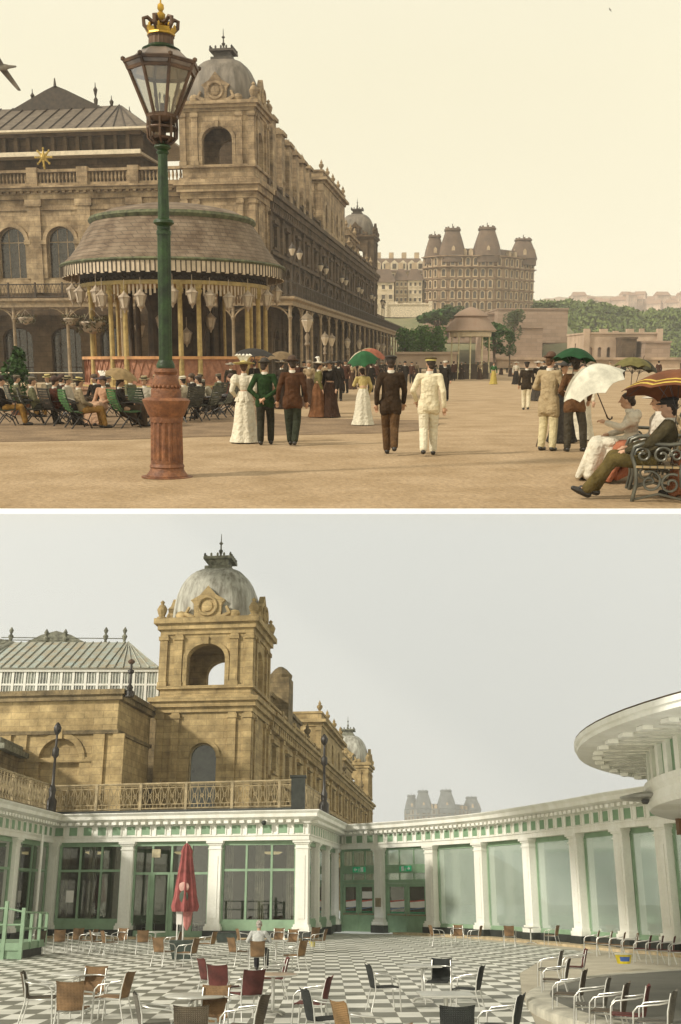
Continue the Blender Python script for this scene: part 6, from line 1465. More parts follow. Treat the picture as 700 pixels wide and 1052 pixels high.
m = MB(); m.prism([(pA[0]-6.2,pL[1]),(pL[0]-.35,pL[1]),(pA[0]-.35,pA[1]+.1),(pB[0]-.35,pB[1]+.35),(pB[0]+.1,pA[1]+5.8),(pA[0]-6.2,pA[1]+5.8)], .006, .02); m.build('interior_floor', mat('cafe_carpet', (.12,.08,.06), rough=.9), pav)
# roof deck, gutter, balcony railing
m = MB(); m.prism([(-21,pL[1]),(pL[0]-.3,pL[1]),(pA[0]-.3,pA[1]+.3),(pB[0]-.3,pB[1]+.3),(cpts[0][0]-.3,cpts[0][1]+.3),(cpts[0][0]+.4,cpts[0][1]+3.0),(-21,pA[1]+9)], zA+.4, HT+.05); m.build('roof_deck', mat('lead_flat', (.16,.15,.12), rough=.7), pav)
rp = [(pL[0]-.1,pL[1]), (pA[0]-.1,pA[1]+.2), (pB[0]-.35,pB[1]+.35), (cpts[0][0]-.45,cpts[0][1]+.3)]
m = MB(); m.sweep(rp, [(-.12,HT+.03),(.16,HT+.03),(.16,HT+.20),(-.12,HT+.20)]); m.build('gutter', blackP, pav)
tanr = mat('tan_railing_paint', (.40,.32,.19), rough=.6, var=.2); zr0, zr1 = HT+.28, Z(803.5, P(200,835,z=HT).y)
rail = empty('balcony_railing', (rp[1][0], rp[1][1], HT), label='long tan cast iron balcony railing on top of the glazed pavilion', cat='railing')
def rbuild(m, nm, mt): mm = MB(Matrix.Translation((-rp[1][0],-rp[1][1],-HT))); mm.add(m.v, m.f); mm.build(nm, mt, rail)
m = MB(); q_ = MB()
for a, b in zip(rp, rp[1:]):
    va, vb = Vector(a), Vector(b); L_ = (vb-va).length; dr = (vb-va)/L_; an = math.atan2(dr.y, dr.x)
    for z, r_ in ((zr0,.04),(zr0+.22,.025),(zr1-.22,.025),(zr1,.06)): m.tube([(va.x,va.y,z),(vb.x,vb.y,z)], r_, 4)
    n = int(L_/.42)
    for i in range(n):
        c = va+dr*((i+.5)*L_/n); hw = .17
        mm = MB(Mx((c.x,c.y,0), an)); zm = (zr0+zr1)/2; hh = (zr1-zr0)/2-.22
        mm.tube([(-hw,0,zr0+.22),(-.03,0,zm),(-hw,0,zr1-.22)], .022, 4); mm.tube([(hw,0,zr0+.22),(.03,0,zm),(hw,0,zr1-.22)], .022, 4)
        mm.tube([(.10*math.cos(k*1.047),0,zm+.10*math.sin(k*1.047)) for k in range(6)], .02, 4, closed=True)
        mm.tube([(hw+.03,0,zr0),(hw+.03,0,zr1)], .022, 4); mm.tube([(-hw,0,zr1-.11),(hw,0,zr1-.11)], .016, 4); mm.tube([(0,0,zr0),(0,0,zr0+.22)],.02,4)
        m.add(mm.v, mm.f)
    for i in range(int(L_/2.6)+1):
        c = va+dr*min(L_, i*2.6); q_.box(c.x-.07,c.x+.07,c.y-.07,c.y+.07,HT,zr1+.06)
rbuild(m, 'railing_panel', tanr); rbuild(q_, 'post', tanr)
m = MB(); m.box(rp[2][0]-.35,rp[2][0]+.35,rp[2][1]-.35,rp[2][1]+.35,HT,zr1+.12); m.box(rp[2][0]-.42,rp[2][0]+.42,rp[2][1]-.42,rp[2][1]+.42,zr1+.12,zr1+.22); rbuild(m, 'corner_pier', blackP)
def bal_lamp(px, r0, r1, Y, lb, globe=False):
    q = P(px, r0, Y); root = empty('terrace_lamp_post', q, label=lb, cat='lamp post'); h = Z(r1, Y)-q.z
    m = MB(); m.lathe([(.28,0),(.28,h*.14),(.16,h*.18),(.20,h*.26),(.09,h*.32),(.07,h*.60),(.19,h*.63),(.19,h*.70),(.07,h*.73),(.06,h*.86)], 8); m.build('post', ironB, root, smooth=40)
    m = MB(); m.lathe([(.08,h*.86),(.20,h*.90),(.22,h*.94),(.12,h*.98),(.03,h)], 8); m.build('lantern', ironB if not globe else mat('rusty_globe', (.12,.07,.045), rough=.6), root, smooth=40)
bal_lamp(52, 836, 742, P(52,836,z=HT).y+.8, 'tall black lamp post on the balcony roof corner at left')
bal_lamp(333, 838, 754, P(330,840,z=HT).y+2.5, 'slender black lamp post beside the railing corner pier')
bal_lamp(133, 716, 677, 60.5, 'short post with rusty globe on the stone block parapet', globe=True)
# small dark-fronted hut on the roof at the far left
hq = P(-6, 804, 58); hut = empty('roof_hut', (X(-34,780,57), 57, HT), label='small stone hut with grey slab roof above the balcony at the left edge', cat='hut')
hw = X(0,780,57)-X(-34,780,57); hz_ = Z(764,57)-HT
m = MB(); m.box(0,hw-.2,0,4,0,hz_-.3); m.build('wall', stoneLd, hut); m = MB(); m.box(-.4,hw+.3,-.4,4.3,hz_-.3,hz_); m.box(-.2,hw,-.2,4,hz_,hz_+.35); m.build('roof', darkL, hut)
MB().box(.6,hw-1.1,-.05,-.002,.9,hz_-.7).build('window', blackP, hut)
# ceiling lamps and furniture hints inside
cl = empty('ceiling_lamp', (0,0,0)); tag(cl, cat='lamp'); m = MB(); m.lathe([(.0,-.12),(.35,-.10),(.55,0),(.5,.03)], 16); m.build('shade', emis('warm_lamp_shade', (.75,.58,.30), .8), cl, smooth=50); MB().tube([(0,0,0),(0,0,.5)], .02, 5).build('rod', blackP, cl)
for i, (px, lb) in enumerate(((118,'glowing bowl lamp behind the left cafe window'),(202,'glowing bowl lamp above the cafe doors'),(286,'glowing bowl lamp behind the right cafe window'))):
    q = P(px, 880, z=4.35); place(cl, i == 0, (q.x, pA[1]+2.2, 4.4), 0, lb, 'bowl lamps inside the cafe')
# ---------------- curved colonnade
cc = empty('curved_colonnade', (0,0,0), label='curving white colonnade with tall sea-facing windows and green doors on the right', cat='colonnade')
entab(curve, cc)
ccol = [on_path(curve, px) for px in (392,445,496.5,547,597,644.5,689)]+[(Vector(curve[-1]), math.atan2(curve[-1][1]-curve[-2][1], curve[-1][0]-curve[-2][0]))]
for q, a in ccol: column(q, a, cc, .72)
seaG = glass('sea_window_glass', (.84,.90,.85), refl=.07, rough=.08, body=(.62,.70,.64), bodyf=.26)
for (q0, a0), (q1, a1) in zip(ccol[1:], ccol[2:]): bay(q0, q1, cc, lights=1, ztr=None, sill=.62, gm=seaG, off=.18)
def exit_doors(qa, qb, root, poster):
    va, vb = Vector(qa), Vector(qb); Ln = (vb-va).length; a = math.atan2(vb.y-va.y, vb.x-va.x); T = Mx((va.x,va.y,0), a)
    x0_, x1_ = .3, Ln-.36; z1 = zA-.002; f = MB(T); o = .1
    f.box(x0_,x0_+.16,o-.1,o+.1,0,z1); f.box(x1_-.16,x1_,o-.1,o+.1,0,z1); f.box(x0_+.16,x1_-.16,o-.1,o+.1,z1-.12,z1)
    f.box(x0_+.16,x1_-.16,o-.1,o+.1,3.35,3.82); f.box(x0_+.16,x1_-.16,o-.1,o+.1,2.78,2.98)
    for i in (1,2): x = x0_+(x1_-x0_)*i/3; f.box(x-.03,x+.03,o-.05,o+.05,3.82,z1-.12); f.box(x-.03,x+.03,o-.05,o+.05,2.98,3.35)
    fr = f.build('door_frame', greenD, root)
    MB(T).box(x0_+.16,x1_-.16,o-.012,o+.012,3.80,z1-.1).build('pane', seaG, fr); MB(T).box(x0_+.16,x1_-.16,o-.012,o+.012,2.96,3.37).build('pane', seaG, fr)
    dw = (x1_-x0_-.32)/2
    for k in range(2):
        xa = x0_+.16+k*dw+.01; xb = xa+dw-.02; d = MB(T); w2 = .20
        d.box(xa,xa+w2,o-.06,o+.04,.03,2.77); d.box(xb-w2,xb,o-.06,o+.04,.03,2.77); d.box(xa+w2,xb-w2,o-.06,o+.04,.03,1.10); d.box(xa+w2,xb-w2,o-.06,o+.04,2.58,2.77)
        dd = d.build('door', greenD, root)
        MB(T).box(xa+w2,xb-w2,o-.015,o+.005,1.1,2.58).build('pane', glass('door_glass', (.5,.5,.45), refl=.15, body=(.10,.09,.07), bodyf=.5), dd)
        h = MB(T); h.tube([(xa+.1,o-.14,1.02),(xb-.1,o-.14,1.02)], .03, 6); h.box(xa+.08,xa+.14,o-.14,o-.06,.98,1.06); h.box(xb-.14,xb-.08,o-.14,o-.06,.98,1.06); h.build('push_bar', mat('worn_brass', (.28,.22,.13), rough=.5), dd)
        if poster[k]:
            px0 = xa+w2+.03; px1 = xb-w2-.03
            p_ = MB(T); p_.box(px0,px1,o-.03,o-.018,1.42,1.80); pp_ = p_.build('poster', mat('poster_white', (.72,.70,.66), rough=.5, var=.03), dd)
            p_ = MB(T); p_.face_prism([(px0,1.72),(px1,1.80),(px1,1.86),(px0,1.80)], o-.034, o-.031); p_.build('red_band', mat('poster_red', (.55,.10,.07), rough=.5), pp_)
            p_ = MB(T); p_.face_prism([(px0,1.36),(px1,1.46),(px1,1.42),(px0,1.30)], o-.034, o-.031); p_.build('blue_band', mat('poster_blue', (.12,.20,.35), rough=.5), pp_)
            p_ = MB(T); p_.box(px0,px1,o-.03,o-.018,1.12,1.19); p_.build('green_strip', mat('sign_green', (.02,.30,.13), rough=.5), dd)
        if poster[k] == 2: p_ = MB(T); p_.box(xa+w2+.04,xb-w2-.04,o-.03,o-.018,1.92,2.32); p_.build('notice', MATS['poster_white'], dd)
    # green exit sign: arrow and running figure
    xm = (x0_+x1_)/2+(.1 if poster[0] == 1 and poster[1] == 2 else 0); s = MB(T); s.box(xm-.50,xm+.50,o-.135,o-.102,3.44,3.74)
    sg = s.build('exit_sign', emis('sign_green_lit', (.01,.33,.14), .25), root)
    g = MB(T); y0_, y1_ = o-.142, o-.137; d = -1 if poster[1] == 2 else 1
    g.face_prism([(xm+d*.42,3.59),(xm+d*.28,3.70),(xm+d*.28,3.63),(xm+d*.14,3.63),(xm+d*.14,3.55),(xm+d*.28,3.55),(xm+d*.28,3.48)], y0_, y1_)
    g.face_prism([(xm-d*.34,3.46),(xm-d*.12,3.46),(xm-d*.12,3.72),(xm-d*.34,3.72)], y0_, y1_)
    g.lathe([(0,-.002),(.03,-.002),(.03,.002),(0,.002)], 8, (xm,y0_,3.69)); g.face_prism([(xm-.02,3.65),(xm+.05,3.65),(xm+.03,3.57),(xm-.03,3.57)], y0_, y1_)
    g.face_prism([(xm-.03,3.57),(xm+.03,3.57),(xm+.07,3.47),(xm+.04,3.47),(xm,3.54),(xm-.05,3.47),(xm-.08,3.48)], y0_, y1_)
    g.build('exit_symbol', mat('sign_white', (.75,.80,.75), rough=.5), sg)
exit_doors(curve[0], ccol[0][0], cc, (1,2)); exit_doors(ccol[0][0], ccol[1][0], cc, (1,1))
m = MB(Mx((ccol[0][0].x,ccol[0][0].y,0), ccol[0][1])); m.box(-.12,.22,-.42,-.29,1.45,1.95); m.build('letter_box', mat('worn_brass', (.28,.22,.13)), cc)
m = MB(); m.sweep([tuple(v) for v in curve[8:]], [(.18,0),(1.15,0),(1.15,.10),(.18,.10)]); m.build('step', mat('beige_kerb', (.50,.40,.25), rough=.85, var=.15), cc)
m = MB(); m.sweep([pA, pB], [(.22,0),(1.0,0),(1.0,.10),(.22,.10)]); m.build('step', MATS['beige_kerb'] if 'beige_kerb' in MATS else base, pav)
# checker
cb = [(px, row) for px, row in ((560,1075),(547,1044),(536,1022),(534,1000),(556,987),(610,978.5))]
inn = [ (Vector(curve[i])+Vector((math.sin(math.atan2(curve[i+1][1]-curve[i][1],curve[i+1][0]-curve[i][0])), -math.cos(math.atan2(curve[i+1][1]-curve[i][1],curve[i+1][0]-curve[i][0]))))*2.2) for i in range(2, 37)]
inn = [v for v in inn if pxof(v.x, v.y) < 596]
poly = [(-20,12.5),(P(560,1075).x,12.5)]+[(P(*c).x,P(*c).y) for c in cb]+[(v.x,v.y) for v in reversed(inn)]+[(pB[0]+1.0,cpts[0][1]-2.4),(pB[0]+.9,pB[1]-1.7),(pA[0]+1.6,pA[1]-1.7),(pL[0]+1.4,pL[1]),(-20,pL[1]-.2)]
ck = MB().prism(poly, .001, .005).build('floor', tile_mat()); tag(ck, kind='structure')
# ---------------- round stage
st = empty('round_stage', (14.3, 21.2, 0), label='round grey concrete stage with pale kerb at the lower right', cat='stage'); Rs = 10.6
m = MB(); m.lathe([(Rs,0),(Rs,.16),(Rs-.1,.20),(Rs-.5,.20),(Rs-.5,.0)], 96); m.build('kerb', mat('pale_kerb', (.50,.48,.40), rough=.8, var=.15, scale=2), st, smooth=30)
m = MB(); m.lathe([(Rs-.502,.05),(Rs-.502,.198),(0,.198)], 96); m.build('stage_floor', mat('grey_screed', (.175,.172,.145), rough=.75, scale=.7, col2=(.12,.118,.10), bump=.2, bscale=25), st)
m = MB(); m.lathe([(6.6,.19),(6.6,.204),(6.3,.204),(6.3,.19)], 96); m.build('drain_ring', mat('dark_ring', (.10,.10,.085), rough=.7), st)
m = MB(); m.lathe([(6.29,.1),(6.29,.225),(6.2,.235),(0,.235)], 96); m.build('inner_disc', mat('grey_screed_pale', (.20,.20,.17), rough=.75, scale=.9), st)
# ---------------- round canopy over the stage
ccx, ccy, Rr, zr_ = 12.24, 16.02, 8.35, 4.48
cn = empty('bandstand_canopy', (ccx, ccy, 0), label='round white canopy with deep eaves and green clerestory windows at the right edge', cat='canopy')
m = MB(); m.lathe([(Rr-.32,zr_),(Rr,zr_+.03),(Rr+.0,zr_+.09),(Rr+.04,zr_+.11),(Rr+.04,zr_+.19),(Rr-.1,zr_+.21),(Rr-.5,zr_+.23)], 96); m.build('fascia', whiteP, cn, smooth=30)
m = MB(); m.lathe([(Rr+.03,zr_+.215),(Rr-.8,zr_+.36),(3,zr_+.95),(0,zr_+1.2)], 96); m.build('roof', mat('tan_roof_felt', (.32,.24,.15), rough=.8), cn, smooth=30)
Rd = 7.15
m = MB(); m.lathe([(Rr-.32,zr_+.01),(Rr-.45,zr_+.06),(Rd,zr_+.05)], 96); m.build('soffit', whiteP, cn, smooth=30)
m = MB()
for i in range(120):
    mm = MB(Mx((0,0,0), 2*math.pi*i/120)); mm.box(Rd+.05,Rr-.42,-.015,.015,zr_-.02,zr_+.055); m.add(mm.v, mm.f)
m.build('soffit_batten', mat('soffit_board_paint', (.74,.73,.66), rough=.7), cn)  # battens in their own off-white paint
m = MB()
for i in range(72):
    mm = MB(Mx((0,0,0), 2*math.pi*i/72)); mm.box(Rr-.42,Rr-.26,-.10,.10,zr_-.06,zr_+.0); m.add(mm.v, mm.f)
m.build('bracket', whiteP, cn)
m = MB(); m.lathe([(Rd-.1,zr_-.52),(Rd-.02,zr_-.52),(Rd-.02,zr_+.05),(Rd-.1,zr_+.05)], 96); m.build('clerestory', greenD, cn)
m = MB()
for i in range(90):
    mm = MB(Mx((0,0,0), 2*math.pi*i/90)); mm.box(Rd-.03,Rd+.05,-.09,.09,zr_-.52,zr_+.04); m.add(mm.v, mm.f)
m.build('clerestory_post', whiteP, cn)
m = MB(); m.lathe([(Rd-.3,zr_-.95),(Rd+.05,zr_-.93),(Rd+.10,zr_-.85),(Rd+.06,zr_-.70),(Rd+.12,zr_-.62),(Rd+.12,zr_-.52),(Rd-.1,zr_-.50)], 96); m.build('lower_band', whiteP, cn, smooth=30)
m = MB(); m.lathe([(Rd-.3,zr_-.94),(Rd-1.0,zr_-.92),(4,zr_-.85),(0,zr_-.8)], 64); m.build('ceiling', mat('canopy_ceiling', (.60,.59,.52), rough=.7), cn, smooth=30)
for i, a_ in enumerate((.2, 1.15, 2.15, -2.5, -1.6, -.7)):
    x, y = 5.0*math.cos(a_), 5.0*math.sin(a_)
    if (ccx+x)/(ccy+y) < .40: continue
    m = MB(); m.lathe([(.30,.2),(.30,.5),(.2,.6),(.17,zr_-1.2),(.28,zr_-1.0),(.28,zr_-.9)], 16, (x,y,0)); m.build('column', whiteP, cn, smooth=40)
q = P(676, 822, 17.5); dh = empty('patio_heater', q, label='round steel heater lamp hanging under the canopy', cat='heater')
m = MB(); m.lathe([(.28,.0),(.60,.02),(.62,.06),(.40,.11),(.12,.16),(.10,.5)], 28); m.build('reflector', mat('brushed_steel', (.45,.45,.42), rough=.3, metal=.8), dh, smooth=40)
m = MB(); m.lathe([(.1,-.06),(.26,-.05),(.27,.0),(0,.0)], 20); m.build('burner', mat('dark_mesh', (.08,.08,.08), rough=.6), dh, smooth=40)
q = P(700, 856, 19.5); sp_ = empty('wall_screen', q, label='dark box with brown front at the right edge below the canopy', cat='screen')
MB().box(-.06,.9,0,.25,.30,.62).build('case', mat('black_plastic', (.015,.015,.015), rough=.4), sp_); MB().box(-.02,.9,.02,.2,-.02,.298).build('front_panel', mat('brown_panel', (.16,.075,.03), rough=.5), sp_); MB().tube([(.8,.1,.6),(.8,.1,1.15)], .03, 6).build('bracket', mat('black_plastic', (.015,.015,.015)), sp_)
# ---------------- sea and far hotel in the mist
o = MB().prism([(-120,70),(-320,900),(320,900),(120,70),(40,58),(14,63)][::-1], -7.2, -7).build('sea', mat('grey_sea', (.16,.20,.19), rough=.35, var=.15, scale=.05, bump=.3, bscale=.5)); tag(o, kind='structure')
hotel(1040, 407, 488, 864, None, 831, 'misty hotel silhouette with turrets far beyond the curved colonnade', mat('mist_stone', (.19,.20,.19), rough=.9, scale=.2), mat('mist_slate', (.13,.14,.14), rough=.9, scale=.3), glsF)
zb = Z(867, 1040)
def f2(x, y, u, v): return -8+(zb+8.2)*min(1, v/.3)*max(0, math.sin(math.pi*min(1,max(0,u))))**.5
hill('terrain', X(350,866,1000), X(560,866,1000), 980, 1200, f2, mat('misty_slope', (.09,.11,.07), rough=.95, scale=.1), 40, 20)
# ---------------------------------------------------------------- cafe furniture
FR = 'l'
alu = mat('polished_aluminium', (.66,.66,.62), rough=.32, metal=.75, var=.08)
WV = {'brown': (.24,.145,.07), 'tan': (.29,.175,.075), 'dark brown': (.12,.095,.065), 'grey': (.15,.14,.115), 'black': (.028,.032,.03), 'red': (.13,.036,.03)}
def weave(c):
    m = mat('weave_'+c.replace(' ', '_'), WV[c], rough=.75, var=.2, scale=4)
    if 'wv' not in m:
        m['wv'] = 1; nt = m.node_tree; N = nt.nodes.new; L = nt.links.new; b = nt.nodes['Principled BSDF']
        tc = N('ShaderNodeTexCoord'); w1 = N('ShaderNodeTexWave'); w1.bands_direction = 'X'; w1.inputs['Scale'].default_value = 14; w2 = N('ShaderNodeTexWave'); w2.bands_direction = 'Z'; w2.inputs['Scale'].default_value = 14
        L(tc.outputs['Object'], w1.inputs[0]); L(tc.outputs['Object'], w2.inputs[0]); mu = N('ShaderNodeMath'); mu.operation = 'MULTIPLY'; L(w1.outputs['Fac'], mu.inputs[0]); L(w2.outputs['Fac'], mu.inputs[1])
        bp = N('ShaderNodeBump'); bp.inputs['Distance'].default_value = .02; bp.inputs['Strength'].default_value = .8; L(mu.outputs[0], bp.inputs['Height']); L(bp.outputs[0], b.inputs['Normal'])
    return m
def chair_proto(c, arms=True):
    root = empty('cafe_chair', (0,0,0)); tag(root, cat='chair')
    m = MB()
    if arms:
        pts = [(-.26,.26,0),(-.275,.24,.35),(-.285,.22,.58),(-.285,.15,.655),(-.285,.0,.675),(-.27,-.14,.69),(-.21,-.24,.71),(-.10,-.285,.72),(0,-.295,.72)]
        m.tube(pts+[(-x,y,z) for x,y,z in pts[-2::-1]], .0145, 7)
    else:
        for s in (-1,1): m.tube([(s*.22,.24,0),(s*.215,.22,.43)], .0145, 7)
    m.build('arm_rail' if arms else 'front_leg', alu, root, smooth=60)
    for s in (-1,1):
        m = MB(); m.tube([(s*.235,-.33,0),(s*.215,-.23,.40),(s*.205,-.25,.60),(s*.20,-.315,.84)], .013, 7); m.build('leg', alu, root, smooth=60)
    m = MB()
    for s in (-1,1): m.tube([(s*.215,-.225,.415),(s*.225,.22,.415),(s*.27,.235,.42)], .012, 6)
    m.tube([(-.22,.2,.41),(.22,.2,.41)], .011, 6); m.tube([(-.215,-.2,.41),(.215,-.2,.41)], .011, 6); m.build('seat_rail', alu, root, smooth=60)
    def plate(m, rows_, w0, w1, t=.016, nx=8, bow=.03):
        vs = []; k = len(rows_)
        for sgn in (0, 1):
            for i, (y, z, n_y, n_z) in enumerate(rows_):
                w_ = w0+(w1-w0)*i/(k-1)
                for j in range(nx+1):
                    u = j/nx*2-1; q = bow*(1-u*u); vs.append((u*w_, y-q*abs(n_y)*1.0+sgn*t*n_y, z-q*abs(n_z)*.5+sgn*t*n_z))
        n = nx+1; fs = []; o = k*n
        for i in range(k-1):
            for j in range(nx): a = i*n+j; fs += [(a,a+1,a+n+1,a+n),(o+a,o+a+n,o+a+n+1,o+a+1)]
        for i in range(k-1): fs += [(i*n,(i+1)*n,o+(i+1)*n,o+i*n),(i*n+nx,o+i*n+nx,o+(i+1)*n+nx,(i+1)*n+nx)]
        for j in range(nx): fs += [(j,o+j,o+j+1,j+1),((k-1)*n+j,(k-1)*n+j+1,o+(k-1)*n+j+1,o+(k-1)*n+j)]
        m.add(vs, fs)
    m = MB(); plate(m, [(.25,.425,0,1),(.23,.445,0,1),(.0,.440,0,1),(-.18,.430,0,1),(-.215,.445,-.5,.8)], .225, .21, bow=.02); m.build('seat', weave(c), root, smooth=50)
    m = MB(); plate(m, [(-.215,.43,-1,.1),(-.235,.50,-1,.1),(-.27,.65,-1,.2),(-.30,.78,-1,.2),(-.325,.85,-1,.4),(-.35,.865,-.6,1)], .205, .225, bow=.045); m.build('backrest', weave(c), root, smooth=50)
    return root
PR = {}
def chair(px, row, face, col, label, group, top_row=True, sc=1.0):
    q = P(px, row, z=.86) if top_row else P(px, row)
    q = Vector((q.x, q.y, 0)); first = col not in PR
    if first: PR[col] = chair_proto(col)
    return place(PR[col], first, q, R(face), label, group, scale=sc)
def table(px, row, dia, label, square=False, group='cafe tables on the terrace', wood=False):
    q = P(px, row, z=.73); root = empty('cafe_table', (q.x, q.y, 0), R(random.uniform(-8,8)), label, 'table', group)
    tm = mat('table_top_wood', (.40,.30,.21), rough=.5, var=.15) if wood else mat('table_top_grey', (.50,.50,.45), rough=.35, var=.12, scale=2)
    m = MB()
    if square: m.box(-dia/2,dia/2,-dia/2,dia/2,.70,.73)
    else: m.lathe([(0,.70),(dia/2-.01,.70),(dia/2,.71),(dia/2,.725),(dia/2-.01,.73),(0,.73)], 40)
    m.build('table_top', tm, root, smooth=30)
    m = MB(); m.lathe([(dia/2+.001,.705),(dia/2+.008,.715),(dia/2+.001,.728)], 40) if not square else m.box(-dia/2-.008,dia/2+.008,-dia/2-.008,dia/2+.008,.708,.722); m.build('edge_band', alu, root)
    m = MB(); m.lathe([(.12,.70),(.10,.67),(.035,.66),(.035,.06),(.06,.04)], 16); m.build('pedestal', alu, root, smooth=40)
    for k in range(4):
        a = math.pi/2*k+.78; m = MB(); m.tube([(0,0,.07),(.2*math.cos(a),.2*math.sin(a),.055),(.30*math.cos(a),.30*math.sin(a),.02)], [.026,.022,.016], 6); m.build('foot', alu, root, smooth=50)
    return root
g1 = 'chairs round the left front table'
chair(44, 998.5, -82, 'dark brown', 'dark brown woven chair at the left of the left front table', g1)
chair(77, 1007, 2, 'brown', 'brown woven chair with its back to us at the left front table', g1)
chair(94, 994.5, 176, 'brown', 'brown chair behind the left front table facing us', g1)
chair(117, 998, 80, 'brown', 'brown chair right of the left front table, its curved back sloping right', g1)
table(82, 999.5, 1.0, 'round grey table between four chairs at the left front')
g2 = 'chairs round the front middle table'
chair(165, 1020, -78, 'grey', 'grey-brown chair facing right, left of the front middle table', g2)
chair(199, 1031, 3, 'dark brown', 'dark brown chair with its back to us at the front middle table, bottom edge', g2)
chair(217, 1015, 172, 'brown', 'brown chair tucked behind the front middle table', g2)
chair(250, 1021, 76, 'dark brown', 'dark brown chair facing left at the front middle table', g2)
table(202, 1022, .95, 'round grey table at the front middle, cut off by the bottom edge')
g3 = 'red slatted chairs round the wooden table'
chair(221, 984, -60, 'red', 'dark red chair, farthest left of the wood-topped table', g3)
chair(231, 990.5, -20, 'red', 'dark red chair with back to us, nearest the farthest left red one', g3)
chair(254, 995.5, 30, 'red', 'dark red chair touching the left rim of the wood-topped table', g3)
chair(280, 984, 100, 'red', 'dark red chair seen edge on behind the wood-topped table', g3)
chair(319, 1003, 80, 'red', 'red-striped chair facing left at the right of the wood-topped table', g3)
table(281, 1000.5, .95, 'round table with brownish wood top left of centre', wood=True)
g4 = 'black chairs round the square grey tables'
chair(395, 990.5, -78, 'black', 'black chair facing right at the far square table, leftmost', g4)
chair(451, 986, 165, 'black', 'black chair behind the far grey table, facing us', g4)
chair(478, 992, 72, 'black', 'black chair facing left at the right of the far grey table', g4)
table(434, 991.5, .80, 'grey table at centre with black chairs, the farther one', square=True)
chair(466, 1031, 2, 'black', 'black chair with its back to us at the near square table, bottom edge', g4)
chair(511, 1021, 70, 'black', 'black chair facing left, right of the near square table', g4)
table(458, 1020.5, .82, 'square grey table nearest the camera right of centre', square=True)
chair(335, 1015, -72, 'black', 'black chair facing right at the bottom edge, left of the tan one', g4)
chair(370, 1027, -62, 'tan', 'tan woven chair facing right at the bottom edge, centre', 'tan chairs at the bottom edge')
chair(396, 1049, 10, 'tan', 'tan chair top barely rising over the bottom edge, centre', 'tan chairs at the bottom edge')
g5 = 'brown chairs along the glazed front'
for px, row, fc, col, lb in ((63,955,8,'brown','brown chair with back to us, leftmost before the left cafe window'),(79,953.5,30,'brown','brown chair behind the leftmost one before the left cafe window'),(91,954.5,78,'brown','brown chair facing left, third before the left cafe window'),
    (102,955.5,-76,'brown','brown chair facing right, fourth before the left cafe window'),(114,956,-60,'brown','brown chair facing right, fifth before the left cafe window'),(124,954,170,'brown','brown chair close to the first tall white column'),
    (148,955.5,5,'brown','brown chair at the small table right of the first tall column'),(169,963,-30,'brown','brown chair with arms before the small table left of the red parasol'),(178,957,80,'brown','brown chair side on just left of the parasol pole'),
    (193,964,72,'brown','brown chair facing left beside the parasol base'),(213,957,74,'tan','tan chair facing left, right of the parasol'),(40,956,30,'dark brown','dark chair beside the green ramp railing')):
    chair(px, row, fc, col, lb, g5)
table(160, 957, .8, 'small pale table right of the first tall white column', group='cafe tables by the glazed front')
table(100, 958, .8, 'small pale table between brown chairs before the left cafe window', group='cafe tables by the glazed front')
g6 = 'chairs around the seated man'
cm = chair(265, 966.5, 4, 'brown', 'brown chair occupied by the grey-haired man', g6, sc=1.0)
for px, row, fc, col, lb in ((246,963,-50,'brown','brown chair facing right, left of the seated man'),(252,954,-70,'brown','brown chair farther back, left of the seated man'),(286,954,175,'brown','brown chair facing us just right of the seated man'),
    (300,955,170,'brown','brown chair facing us, second right of the seated man'),(303,966,60,'tan','tan chair with long aluminium arms right of the seated man'),(320,952.5,40,'brown','brown chair near the corner column, left one'),(327,954.5,78,'brown','brown chair facing left near the corner column')):
    chair(px, row, fc, col, lb, g6)
table(284, 966, .75, 'small square table in front of the seated man', square=True, group='cafe tables by the glazed front')
mp_ = cm.location
person(loc=Vector((mp_.x+.02, mp_.y+.06, 0)), face=R(-6), h=1.95, seated=True, coat=(.50,.51,.49), legs=(.03,.03,.035), hair=(.40,.36,.32), shoes=(.04,.035,.03), detail=2, collar=False,
   pose=dict(wai=(0,-.03,.66), che=(0,-.02,.84), nec=(0,.0,1.02), hea=(0,.05,1.17), sL=(-.18,-.02,.97), sR=(.18,-.02,.97), eL=(-.31,.08,.76), eR=(.31,.10,.76), wL=(-.12,.34,.76), wR=(.12,.36,.76)), label='grey-haired man in pale grey jacket seated with his back to us by the cafe window')
g7 = 'chairs along the curved colonnade'
for px, row, fc, col, lb in ((449,950.5,-75,'brown','brown chair facing right beside the green doors'),(470,950.5,170,'brown','brown chair facing us near the green doors, middle one'),(487,951,70,'brown','brown chair facing left, third from the green doors'),
    (523,951,-10,'brown','brown chair alone under the second sea window'),(566,950.5,60,'brown','brown chair under the third sea window'),(606,956,75,'tan','tan chair, first of the row at the right wall'),(619,957,78,'brown','brown chair, second of the row at the right wall'),
    (632,958,74,'brown','brown chair, third of the row at the right wall'),(645,959,80,'brown','brown chair, fourth of the row at the right wall'),(658,961,70,'red','dark red chair, fifth of the row at the right wall'),(670,961.5,75,'red','dark red chair, sixth of the row at the right wall'),
    (682,962,72,'red','dark red chair, seventh of the row at the right wall'),(694,963,78,'red','dark red chair, last of the row at the right wall')):
    chair(px, row, fc, col, lb, g7)
table(468, 952.5, .7, 'small pale table between chairs next to the green doors', square=True, group='cafe tables along the colonnade')
table(545, 952.5, .7, 'small pale square table under the sea windows', square=True, group='cafe tables along the colonnade')
g8 = 'aluminium armchairs beside the round stage'
